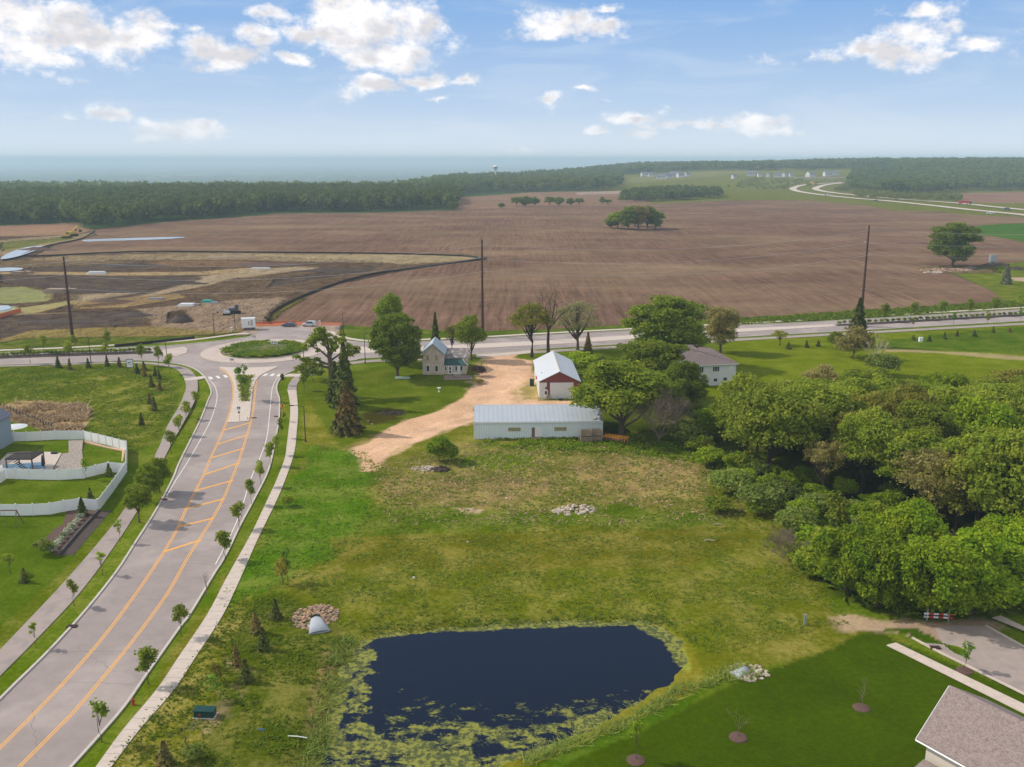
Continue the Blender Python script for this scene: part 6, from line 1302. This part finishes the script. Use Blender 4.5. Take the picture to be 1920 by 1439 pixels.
def arrow_right(w, h, n=3):
    out = []
    for k in range(n):
        x = -w/2+w*(k+.2)/n; q = w/n*.32; out.append([(x,h*.38),(x+q,h*.38),(x+q*2,0),(x+q,0)]); out.append([(x+q,0),(x+q*2,0),(x+q,-h*.38),(x,-h*.38)])
    return out
bp_ = G(515,656); r = post_sign('chevron_sign', 'white sign with black chevrons in the middle of the roundabout planting', (515,657), 1.7, [('r',0,1.35,1.8,.85,'wsign',arrow_right(1.6,.8),'ink')], (-.6,.6)); r.location.z = .9
r = post_sign('chevron_sign', 'dark-backed sign at the far rim of the roundabout', (477,641.5), 1.9, [('r',0,1.6,1.1,.5,'steel')], (-.4,.4)); r = post_sign('chevron_sign', 'small grey-backed sign at the near rim of the roundabout', (435.5,681), 1.3, [('r',0,.95,1.0,.55,'steel')], (-.35,.35))
ped = [[(-.10,.35),(.06,.35),(.08,.22),(-.10,.22)],[(-.12,.18),(.10,.20),(.08,-.10),(-.08,-.10)],[(-.08,-.12),(.0,-.12),(-.16,-.42),(-.26,-.40)],[(.0,-.12),(.1,-.12),(.26,-.40),(.16,-.44)],[(-.12,.14),(-.3,-.06),(-.24,-.1),(-.08,.04)],[(.1,.14),(.28,0),(.24,-.06),(.08,.04)]]
post_sign('pedestrian_sign', 'amber diamond pedestrian crossing sign with arrow plaque right of the road', (531.5,789), 3.5, [('d',0,3.1,1.15,1.15,'ysign',ped,'ink'),('r',.05,2.15,.75,.5,'ysign',[[(-.25,.12),(-.1,.18),(.2,-.1),(.15,-.02),(.28,-.2),(.05,-.18),(.1,-.12)]],'ink')])
post_sign('keep_right_sign', 'small white sign with blue arrows and dark diamond marker on the concrete island', (449.5,792), 3.3, [('r',0,3.0,.8,.75,'wsign',[[(-.3,.25),(-.05,.25),(-.05,-.02),(-.15,-.02),(-.05,-.28),(-.2,-.28),(-.3,0)],[(.05,.25),(.3,.25),(.3,.0),(.2,-.28),(.05,-.05)]],'bluesign'),('d',0,2.1,.6,.6,'brown')])
for px, lab in (((438,785),'left'),((465,789),'right')):
    t = thing('island_delineator', 'short dark delineator on the %s edge of the concrete island tip' % lab, 'delineator', P3(*px)); MB().lathe([(.16,0),(.14,.05)],8).build('base', M_['ink'], t); MB().box(-.05,.05,-.03,.03,0,.75 if lab == 'right' else .25).build('blade', M_['dark'], t)
swoosh = [[(-.5,.1),(-.2,.32),(.3,.4),(.55,.36),(.2,.22),(-.15,.08),(-.45,-.1)],[(-.3,-.28),(.45,-.28),(.45,-.36),(-.3,-.36)]]
r = post_sign('development_sign', 'pale sign board with green frame on two posts above the grassy slope', (245,698.5), 3.3, [('r',0,2.3,1.75,2.25,'green_box'),('r',0,2.3,1.5,1.95,'wsign',swoosh,'green_box')], (-.8,.8), 'dark'); r.children[3].location.y = -.03 if len(r.children) > 3 else 0
post_sign('flag_sign', 'white upright banner over a lime sign at the site entrance', (600,622), 3.6, [('r',0,2.75,.5,1.5,'wsign',[[(-.1,.5),(.1,.5),(.1,.2),(-.1,.2)],[(-.12,.05),(.12,.05),(.12,-.5),(-.12,-.5)]],'bluesign'),('d',.1,1.4,.9,.9,'lsign',ped,'ink')])
post_sign('median_sign', 'white double sign board on the east road median', (1704,602.5), 1.9, [('r',-.35,1.25,.6,1.15,'wsign',[[(-.2,.1),(.2,.1),(.2,0),(-.2,0)]],'ink'),('r',.35,1.25,.6,1.15,'wsign',[[(-.2,.1),(.2,.1),(.2,0),(-.2,0)]],'ink')], (-.35,.35))
post_sign('roadside_sign', 'grey-backed sign on two thin posts behind the east road sidewalk', (1721,587), 3.0, [('r',0,2.6,.9,.8,'steel')], (-.35,.35)); post_sign('roadside_sign', 'small dark-backed sign at the west splitter island', (305,678), 2.2, [('r',0,1.9,.7,.7,'steel')])
r = thing('road_barrier', 'red and white striped road end barrier under the bright trees at the lane end', 'barrier', P3(1758,1166), math.radians(-6))
for z in (.45,.85):
    for k in range(6): MB().box(-1.6+k*.54,-1.06+k*.54,-.04,.0,z,z+.22).build('board', M_['redbrick'] if k % 2 else M_['wsign'], r)
for x in (-1.2,1.2): MB().box(x-.06,x+.06,.0,.1,0,1.7).build('post', M_['steel'], r)
# small things on the ground
t = thing('fire_hydrant', 'red fire hydrant on the verge between road and white sidewalk', 'hydrant', P3(250,1322)); MB().lathe([(.17,0),(.17,.05),(.11,.06),(.11,.5),(.14,.52),(.12,.62),(.05,.7)],12).build('body', M_['red'], t); MB().tube([(-.2,0,.4),(.2,0,.4)],.06,8).build('outlet', M_['red'], t)
t = thing('utility_box', 'dark green electrical box on the bank beside the bare sapling', 'utility box', P3(385,1343), math.radians(-3)); MB().box(-.95,.95,-.45,.45,.08,.72).build('cabinet', M_['green_box'], t); MB().box(-1.0,1.0,-.5,.5,.725,.80).build('lid', M_['green_box'], t); MB().box(-1.05,1.05,-.55,.55,-.05,.08).build('base', M_['concrete'], t); MB().box(-.45,-.25,-.465,-.452,.3,.5).build('sticker', M_['red'], t)
tag(MB().box(-.14,.14,-.10,.10,0,1.25).box(-.16,.16,-.12,.12,1.25,1.3).build('utility_pedestal', M_['steel'], loc=P3(1509,1172)), 'pale upright utility post in the meadow near the bare dirt patch', 'utility post')
t = thing('marker_stake', 'white and orange survey stake at the right edge of the sidewalk', 'stake', P3(407,1178)); MB().box(-.05,.05,-.04,.04,0,.9).build('stake', M_['wsign'], t); MB().box(-.18,-.08,-.05,.05,0,.35).build('flag', M_['orange'], t)
def rocks(label, px, rx, ry, n, m, r0, r1, seed, name='rock_pile', heap=.5):
    p = P3(*px); rng = np.random.default_rng(seed); b = MB()
    for _ in range(n):
        a = rng.random()*6.283; q = math.sqrt(rng.random()); x, y = math.cos(a)*q*rx, math.sin(a)*q*ry; s = rng.uniform(r0, r1); b.rock((x, y, H1(p.x+x,p.y+y)-p.z+heap*(1-q)*rng.random()+s*.1), s, rng)
    tag(b.build(name, m, loc=p), label, 'rocks')
rocks('scattered pile of pale broken rocks in the middle of the meadow',(1076,957),3.3,1.9,95,M_['rockpale'],.12,.42,101); rocks('pale rubble heap below the bright green bush',(800,880),2.6,1.5,60,M_['rockpale'],.1,.34,102)
rocks('reddish riprap around the grey culvert left of the pond',(592,1157),2.7,3.0,330,M_['rockgrey'],.10,.30,103,'riprap',.2); rocks('pinkish riprap round the small culvert right of the pond',(1402,1262),2.1,1.7,150,M_['rockpale'],.10,.28,104,'riprap',.15)
rocks('long rock heap under the large lone tree at the right',(1775,508),13,5,150,M_['rockgrey'],.4,1.1,105,heap=.8); rocks('white boulders in front of the rock heap under the lone tree',(1750,512),4.5,2,40,M_['rockpale'],.4,.9,106)
rocks('dark earth clods heaped beside the pale rubble',(828,882),1.4,1.0,60,M_['soil'],.2,.5,107,'earth_heap',.8); rocks('dark ash and brush heap on the lawn beside the conifers',(735,776),2.8,1.8,80,M_['soil'],.12,.35,108,'brush_heap',.3)
for i, (x, y, s) in enumerate([(776,1085,.26),(1029,1169,.22),(730,807,.3),(690,790,.22),(1195,1010,.15),(877,1017,.2),(950,935,.25),(698,796,.2),(560,1080,.12)]): 
    b = MB(); b.rock((0,0,s*.2), s, np.random.default_rng(i)); tag(b.build('boulder', M_['rockpale'], loc=P3(x,y)), 'single pale boulder lying in the grass', 'boulder', 'single pale boulders in the grass')
for i, (x, y, w_, lab) in enumerate([(1330,1015,1.4,'broken branch lying at the wood edge near the meadow'),(1290,858,1.6,'pale log left of the wood edge'),(1345,985,1.2,'bleached branch below the grey shrubs')]): tag(MB().tube([(-w_/2,0,.1),(0,.1,.16),(w_/2,-.05,.1)],.08,6).build('fallen_branch', M_['barkpale'], loc=P3(x,y)), lab, 'branch')
tag(MB().tube([(-.9,.1,.25),(0,0,.28),(.9,-.12,.2)],.05,6).build('plastic_pipe', M_['wsign'], loc=P3(558,1386)), 'thin white pipe lying in the weeds left of the pond', 'pipe')
tag(MB().tube([(-.3,.05,.2),(.3,-.02,.22)],.06,6).build('plastic_bottle', M_['bluesign'], loc=P3(490,1372)), 'short bluish tube lying in the weeds below the saplings', 'tube')
# culverts
def culvert(px, s, rz, label):
    p = P3(*px); t = thing('culvert_outlet', label, 'culvert', (p.x, p.y, p.z+.05), rz); b = MB(); n = 12
    for k in range(n+1):
        a = math.pi*k/n; b.v += [(math.cos(a)*.55*s,.9*s,math.sin(a)*.6*s+.1),(math.cos(a)*.47*s,.9*s,math.sin(a)*.5*s+.1),(math.cos(a)*1.0*s,-1.2*s,math.sin(a)*.22*s+.02),(math.cos(a)*.9*s,-1.2*s,math.sin(a)*.12*s+.02)]
    for k in range(n):
        i, j = 4*k, 4*k+4; b.f += [(i,j,j+2,i+2),(i+1,i+3,j+3,j+1),(i,i+1,j+1,j),(i+2,j+2,j+3,i+3)]
    b.build('flared_end', M_['concg'], t, smooth=True); MB().box(-.85*s,.85*s,-1.2*s,.85*s,-.05,.05).build('floor', M_['concg'], t); MB().lathe([(.46*s,.0),(.46*s,.02)],14).build('mouth', M_['ink'], t, loc=(0,.88*s,.35*s)).rotation_euler = (math.pi/2,0,0)
M_['concg'] = mat('grey_precast_concrete', (.40,.43,.46), .8, .1, 1.5)
culvert((596,1176), 1.25, math.radians(20), 'grey flared concrete culvert among riprap left of the pond'); culvert((1390,1264), .85, math.radians(-60), 'small grey culvert end among riprap right of the pond')
for i, (x, y) in enumerate([(135,1176),(306,938),(375,787),(476,785),(519,782),(1753,1216)]):
    t = thing('storm_drain', 'rusty storm drain grate in the kerb, %s counting up the road from the camera' % ORD[i] if i < 5 else 'rusty storm drain grate in the kerb of the right-hand lane', 'drain', P3(x, y)); MB().box(-.55,.55,-.3,.3,.02,.17).build('frame', M_['rust'], t)
    b = MB()
    for k in range(6): b.box(-.45+k*.16,-.37+k*.16,-.22,.22,.172,.19)
    b.build('grate', M_['dark'], t)
# crates by the shed
def crate(px, label, dz=0, w_=1.45):
    p = P3(*px); t = thing('pallet_crate', label, 'crate', (p.x, p.y, dz)); 
    for s_ in (-1,1):
        b = MB()
        for k in range(5): b.box(-w_,w_,s_*.6-.03,s_*.6+.03,.12+k*.2,.26+k*.2)
        b.build('side', M_['wood'], t)
    b = MB()
    for x in (-w_,0,w_): b.box(x-.05,x+.05,-.66,-.635,0,1.1).box(x-.05,x+.05,.635,.66,0,1.1)
    for s_ in (-1,1): b.box(s_*w_-.03,s_*w_+.03,-.56,.56,.1,1.1)
    b.build('frame', M_['wood'], t); MB().box(-w_+.04,w_-.04,-.56,.56,.1,.16).build('floor', M_['wood'], t)
crate((1099,828),'weathered pallet crate at the right end of the long white shed, bottom left',0,1.05); crate((1099,828),'weathered pallet crate stacked on the lower left one by the long white shed',1.15,1.05); crate((1117,827),'grey pallet crate nearest the shaded tree, bottom right',0,1.05); crate((1117,827),'grey pallet crate stacked on the lower right one by the long white shed',1.15,1.05)
p = P3(1155,828); t = thing('hay_feeder', 'long orange railed feed wagon on the grass under the light green tree', 'feed wagon', (p.x, p.y, 0), math.radians(-22)); MB().box(-2.4,2.4,-.6,-.5,.85,1.15).box(-2.4,2.4,.5,.6,.85,1.15).build('rail', M_['orange'], t)
b = MB()
for k in range(9): b.box(-2.4+k*.59,-2.3+k*.59,-.58,-.52,.2,.85).box(-2.4+k*.59,-2.3+k*.59,.52,.58,.2,.85)
b.build('bars', M_['orange'], t); MB().box(-2.4,2.4,-.5,.5,.4,.5).build('trough', M_['brown'], t)
for x in (-1.8,1.8):
    for y in (-.5,.5): MB().box(x-.07,x+.07,y-.07,y+.07,0,.42).build('leg', M_['orange'], t)
# trailer, cars, machines
p = G(465,619.5); t = thing('white_trailer', 'tall white enclosed trailer standing beside the roundabout', 'trailer', (p[0]-.1, p[1]+1.3, 0), math.radians(16)); MB().box(-2.1,2.1,-1.2,1.2,.75,3.6).build('body', M_['gwhite'], t); MB().box(-2.13,2.13,-1.23,1.23,3.6,3.66).build('roof', M_['gwhite'], t)
MB().box(.7,1.3,-1.23,-1.202,1.4,3.1).box(-.1,.4,-1.23,-1.202,1.6,2.8).build('lettering_panel', M_['steel'], t); MB().box(.3,2.0,-.9,.9,.35,.75).build('chassis', M_['green_box'], t)
def wheel(parent, x, y, z, r_=.33, w_=.22):
    o = MB().lathe([(r_*.7,-w_/2),(r_,-w_/2+.03),(r_,w_/2-.03),(r_*.7,w_/2)],14).build('wheel', M_['tyre'], parent, loc=(x,y,z)); o.rotation_euler = (math.pi/2,0,0); h = MB().lathe([(r_*.55,-w_/2-.01),(r_*.55,w_/2+.01)],10).build('rim', M_['steel'], o); return o
for x in (-.6,.5): wheel(t, x, -1.05, .36, .36); wheel(t, x, 1.05, .36, .36)
def car(px, label, m, rz=0, suv=False, z=0, sc=1, cat='car', name='parked_car'):
    p = P3(*px); t = thing(name, label, cat, (p.x, p.y, p.z+z), rz); t.scale = (sc,sc,sc); H_ = 1.75 if suv else 1.42
    prof = [(-2.3,.35),(2.25,.35),(2.3,.62),(2.1,.82),(1.15,.95),(.55,H_-.04),(.1,H_),(-1.2,H_-.02),(-1.75 if not suv else -2.05,H_-.1 if suv else .98),(-2.25,.92)]
    b = MB(); n = len(prof); b.v = [(x,-.86 if z_ < 1 else -.68,z_) for x, z_ in prof]+[(x,.86 if z_ < 1 else .68,z_) for x, z_ in prof]; b.f = [tuple(range(n)), tuple(reversed(range(n,2*n)))]+[(i,(i+1) % n,(i+1) % n+n,i+n) for i in range(n)]; b.build('body', M_[m], t)
    g = MB()
    for s_ in (-1,1): g.add([(1.0,s_*.84,1.0),(.5,s_*.72,H_-.12),(-1.2,s_*.72,H_-.12),(-1.6,s_*.84,1.0)],[(0,1,2,3)])
    g.add([(1.18,-.72,.98),(1.18,.72,.98),(.62,.62,H_-.08),(.62,-.62,H_-.08)],[(0,1,2,3)]); g.build('window', M_['glass'], t)
    for x in (-1.4,1.4):
        for y in (-.8,.8): wheel(t, x, y, .33)
    for y in (-.6,.6): MB().box(2.24,2.33,y-.16,y+.16,.62,.76).build('headlight', M_['lamp'], t)
    return t
car((542,613),'silver-grey car parked before the orange fence, left of the white one','cardark',math.radians(172)); car((580,612),'white car parked at the site entrance, half hidden by the oak','carbody',math.radians(175),True)
car((1857,403),'white car on the near carriageway of the far highway','gwhite',math.radians(168),z=.6,sc=1.5,name='passing_car'); car((1889,396),'dark pickup on the far carriageway behind the white car','cardark',math.radians(-10),True,.6,1.6,name='passing_car'); car((1641,379),'dark car in the middle stretch of the far highway','cardark',math.radians(170),z=.6,sc=1.5,name='passing_car'); car((1551,368),'grey car near the highway bend','carbody',math.radians(175),z=.6,sc=1.8,name='passing_car')
p = P3(1809,384.5); t = thing('semi_truck', 'bright red truck on the far highway', 'truck', (p.x,p.y,p.z+.6), math.radians(-10)); MB().box(-7,4.2,-1.3,1.3,1.2,4.3).build('cargo_body', M_['carred'], t); MB().box(4.5,7,-1.25,1.25,.8,3.2).build('cab', M_['dark'], t)
for x in (-6,-4.8,2.5,5.8): wheel(t,x,-1.1,.5,.5,.3); wheel(t,x,1.1,.5,.5,.3)
def digger(px, label, m, sc=1.0, rz=0, arm=True, cat='excavator'):
    t = thing('excavator', label, cat, P3(*px), rz); t.scale = (sc,sc,sc)
    for y in (-1.1,1.1):
        MB().prism([(-2,0),(-2.2,.4),(-1.8,.85),(1.8,.85),(2.2,.4),(2,0)],0,.5).build('track', M_['tyre'], t, loc=(0,y+.25,0)).rotation_euler = (math.pi/2,0,0)
    MB().box(-1.9,1.4,-1.2,1.2,1.0,2.1).build('body', M_[m], t); c = MB().box(.3,1.5,-1.15,0,2.1,3.2).build('cab', M_[m], t); MB().box(.4,1.53,-1.17,-.1,2.3,3.0).build('cab_window', M_['glass'], c)
    if arm: MB().tube([(1.3,.3,1.9),(3.6,.3,4.4)],.25,6).build('boom', M_[m], t); MB().tube([(3.6,.3,4.4),(5.0,.3,2.4)],.18,6).build('arm', M_[m], t); MB().box(4.5,5.4,-.2,.8,1.4,2.4).build('bucket', M_['dark'], t)
digger((440,588),'black and yellow tracked machine parked on the dirt beyond the roundabout','cardark',.95,math.radians(10),False,'dozer'); digger((425,591),'grey skid steer left of the black machine','carbody',.6,math.radians(200),True,'loader'); digger((136,443),'yellow excavator with raised arm before the left wood','machine',1.6,math.radians(70)); digger((125,447),'tan scraper beside the far excavator','machine',1.3,0,False,'scraper')
def heap(px, rx, ry, h, m, label, name='dirt_mound', seed=1):
    p = P3(*px); rng = np.random.default_rng(seed); b = MB(); n, mm = 18, 6; b.v = [(0,0,h)]
    for j in range(1, mm+1):
        for k in range(n): a = 6.283*k/n; q = j/mm*(1+.18*(rng.random()-.5)); b.v.append((math.cos(a)*rx*q, math.sin(a)*ry*q, h*(1-q**1.4)*(.85+.3*rng.random()) if j < mm else -.2))
    b.f = [(0,1+k,1+(k+1) % n) for k in range(n)]+[(1+j*n+k,1+(j+1)*n+k,1+(j+1)*n+(k+1) % n,1+j*n+(k+1) % n) for j in range(mm-1) for k in range(n)]
    tag(b.build(name, m, loc=p), label, 'mound')
heap((340,603),4.2,3.5,2.6,M_['soil'],'dark topsoil mound on the construction dirt'); heap((250,592),7,3.5,1.2,M_['soil'],'long low dark mound left of the topsoil mound','dirt_mound',2); heap((440,482),16,4,1.4,mat('tan_dirt',(.28,.20,.125),.95,.2,.3),'long tan berm at the top of the site','dirt_mound',3); heap((200,548),18,2.2,1.3,M_['soil'],'long dark ridge of spoil left of the middle of the site','dirt_mound',11); heap((330,533),16,2.2,1.4,M_['soil'],'dark spoil ridge beside the tan haul road','dirt_mound',12); heap((620,509),20,3,1.3,M_['soil'],'dark spoil ridge near the point of the site','dirt_mound',13); heap((250,500),20,4,1.6,M_['soil'],'dark spoil bank at the top middle of the site','dirt_mound',14); heap((210,566),10,2,1.0,M_['mulch'],'brown spoil ridge right of the left tall pole','dirt_mound',15); heap((120,605),18,3,1.0,M_['soil'],'low dark bank before the left tall pole','dirt_mound',16)
heap((70,470),14,4,2,M_['mulch'],'brown berm beside the upper left pool','dirt_mound',4); heap((500,497),22,5,1.2,M_['mulch'],'dark brown berm in the middle of the site','dirt_mound',5)
for i,(x,y,sx,sy,sz,m,lab) in enumerate([(350,574,3,1.6,.9,'gwhite','white wrapped stack beside the teal sheeting'),(365,573,2.2,1.3,.6,'wood','pale timber stack between white wrap and teal sheeting'),(388,567,2,1.2,.8,'teal','teal sheeted stack on the construction dirt'),(402,569,1.6,1,.5,'steel','small grey stack right of the teal one'),(292,561.5,3.2,.8,.6,'steel','pale green pipe bundle in the middle of the site'),(181,514.5,4.5,1.4,1.3,'gwhite','white container in the upper site'),(489,504.5,5,.9,.7,'gwhite','long white pipe bundle on the tan berm'),(35,514,3,2,1.2,'wood','left wood pile of the upper site'),(50,513,2.6,2,1,'wood','right wood pile of the upper site'),(105,549,4.5,2,1.6,'wood','timber stack left of the tall pole'),(130,547,3,1.6,1.2,'wood','timber stack behind the tall pole')]):
    p = P3(x,y); t = thing('material_stack', lab, 'stack', p, RNG.uniform(-.2,.2))
    for k in range(3): MB().box(-sx*(1-.12*k),sx*(1-.07*k),-sy*(1-.1*k),sy,sz*k/3+.03*k,sz*(k+1)/3).build('bundle', M_[m], t)
# far farm bits at right
t = thing('metal_bin', 'small grey metal hopper behind the blue spruce on the far right', 'hopper', P3(1860,497)); MB().box(-1.5,1.5,-1,1,1.5,5).build('bin', M_['steel'], t); MB().add([(-1.5,-1,1.5),(1.5,-1,1.5),(1.5,1,1.5),(-1.5,1,1.5),(0,0,.2)],[(0,1,4),(1,2,4),(2,3,4),(3,0,4)]).build('chute', M_['steel'], t)
for x in (-1.4,1.4):
    for y in (-.9,.9): MB().box(x-.08,x+.08,y-.08,y+.08,0,1.5).build('leg', M_['steel'], t)
for i,(x,y,lab) in enumerate([(1852,500,'left dark junk heap beside the grey hopper'),(1875,498,'right dark junk heap beside the grey hopper'),(1820,506,'dark junk heap right of the rock heap'),(1905,506,'dark heap at the far right beyond the blue spruce')]): heap((x,y),5,2.5,1.6,M_['soil'],lab,'junk_heap',20+i)
# far houses, tower, overpass
def house(px, w_, d_, h_, rz, label, wall='farhouse', roof='farroof', group='far houses below the wooded hill'):
    p = P3(*px); r = thing('suburban_house', label, 'house', p, rz, group); MB().box(-w_/2,w_/2,-d_/2,d_/2,-2,h_).build('wall', M_[wall], r); gable(r,-w_/2,w_/2,-d_/2,d_/2,h_,h_+d_*.38,.5,.5,'X',roof,.2)
    for s_ in (-1,1): x = s_*w_/2; MB().add([(x,-d_/2,h_),(x,d_/2,h_),(x,0,h_+d_*.36),(x-s_*.3,-d_/2,h_),(x-s_*.3,d_/2,h_),(x-s_*.3,0,h_+d_*.36)],[(0,1,2),(5,4,3),(0,3,4,1),(1,4,5,2),(2,5,3,0)]).build('gable_end', M_['gwhite'], r)
    wd = MB()
    for k in range(3): wd.box(-w_*.35+k*w_*.28,-w_*.35+k*w_*.28+w_*.12,-d_/2-.06,-d_/2,h_*.55,h_*.8)
    wd.build('window', M_['glass'], r)
for i,(x,y,w_) in enumerate([(1208,331,20),(1221,332,18),(1240,336,26),(1253,335,24),(1265,332,30),(1276,333,22),(1288,331,18),(1376,335.5,14),(1408,330,26),(1425,332,14),(1440,332.5,16),(1458,333,20),(1472,332.5,16),(1484,332.5,14),(1520,332,26),(1552,331,24),(1568,329,16),(1646,326,14)]): house((x,y),w_*.8,w_*.5,7,RNG.uniform(-.5,1.2),'distant suburban house below the wooded hill, %s from the left' % ORD[i])
for i,(x,w_) in enumerate([(1722,52),(1752,36),(1772,22)]):
    p = G(x,311,12); t = thing('office_block', 'far pale flat-roofed building beyond the right wood, %s of three from the left' % ORD[i], 'building', (p[0]*.82,p[1]*.82,12)); MB().box(-w_/2,w_/2,-9,9,0,26).build('wall', M_['cream'], t); b = MB()
    for k in range(int(w_/7)): b.box(-w_/2+2+k*7,-w_/2+5+k*7,-9.1,-9,16,20).box(-w_/2+2+k*7,-w_/2+5+k*7,-9.1,-9,8,12)
    b.build('window', M_['glass'], t); MB().box(-w_/2-.5,w_/2+.5,-9.5,9.5,26,27).build('parapet', M_['gwhite'], t)
d = raydir(929,316); k = 2250/d[1]; t = thing('water_tower', 'pale ball-shaped water tower rising from the distant woods', 'water tower', (d[0]*k,2250,0)); MB().tube([(0,0,0),(0,0,8),(0,0,24)],[4.2,1.6,1.5],12).build('stem', M_['wsign'], t)
MB().lathe([(5.6*math.cos(a),33+5.6*math.sin(a)) for a in np.linspace(-1.45,1.5,14)]+[(.1,38.6)],20).build('tank', M_['wsign'], t, smooth=True); MB().lathe([(1.5,24),(3.2,28.4)],12).build('collar', M_['wsign'], t); MB().lathe([(5.66,31.6),(5.66,34)],20).build('band', M_['redbrick'] if 0 else M_['brown'], t)
p0 = P3(1508,341); p1 = P3(1590,341); t = thing('road_overpass', 'grey concrete overpass crossing the far highway', 'bridge', ((p0+p1)/2)+Vector((0,0,0)), math.atan2(p1.y-p0.y,p1.x-p0.x)); L = (p1-p0).length; MB().box(-L*.72,L*.72,-5,5,6.6,8.4).build('deck', M_['concrete'], t); MB().box(-L*.72,L*.72,-5.3,-5.02,8.2,9.6).build('parapet', M_['concrete'], t)
for x in (-L*.3,0,L*.3): MB().box(x-1.2,x+1.2,-4,4,-2,6.6).build('pier', M_['concrete'], t)
t = thing('yellow_truck', 'small orange-yellow truck below the far overpass', 'truck', P3(1525,346.5)); MB().box(-5,3,-2,2,1.4,5.5).build('body', M_['ysign'], t); MB().box(3.2,5.5,-1.9,1.9,1,4).build('cab', M_['ysign'], t)
for x in (-3.5,4): wheel(t,x,-1.8,.8,.8,.5)
tag(MB().box(-.5,.5,-.4,.4,0,1.2).box(-.55,.55,-.45,.45,1.2,1.3).build('cable_box', M_['wsign'], loc=P3(1726,641)), 'small white utility box on the green bank beside the east road', 'utility box')
for i,(x,y) in enumerate([(640/1,486),(434,607)]): pass
tag(MB().box(-.2,.2,-.2,.2,0,1.1).box(-.35,.35,-.35,.35,1.1,1.3).build('site_marker', M_['wsign'], loc=P3(434,622)), 'small white marker post left of the white trailer', 'post'); tag(MB().box(-.25,.25,-.25,.25,0,1.6).build('site_marker', M_['wsign'], loc=P3(1377,593)), 'white marker post at the field edge behind the yellow-topped tree', 'post')
# ------------------------------------------------------------------ haze
hm = bpy.data.materials.new('haze_air'); hm.use_nodes = True; nt = hm.node_tree; nt.nodes.clear(); o = nt.nodes.new('ShaderNodeOutputMaterial'); v = nt.nodes.new('ShaderNodeVolumePrincipled')
v.inputs['Color'].default_value = HAZE_C; v.inputs['Density'].default_value = HAZE_D; v.inputs['Anisotropy'].default_value = 0.0; nt.links.new(v.outputs[0], o.inputs['Volume'])
hz = MB().box(-90000,90000,-400,115000,-172,86).build('haze', hm); tag(hz, 'pale blue haze over the whole countryside', 'haze', kind='stuff')
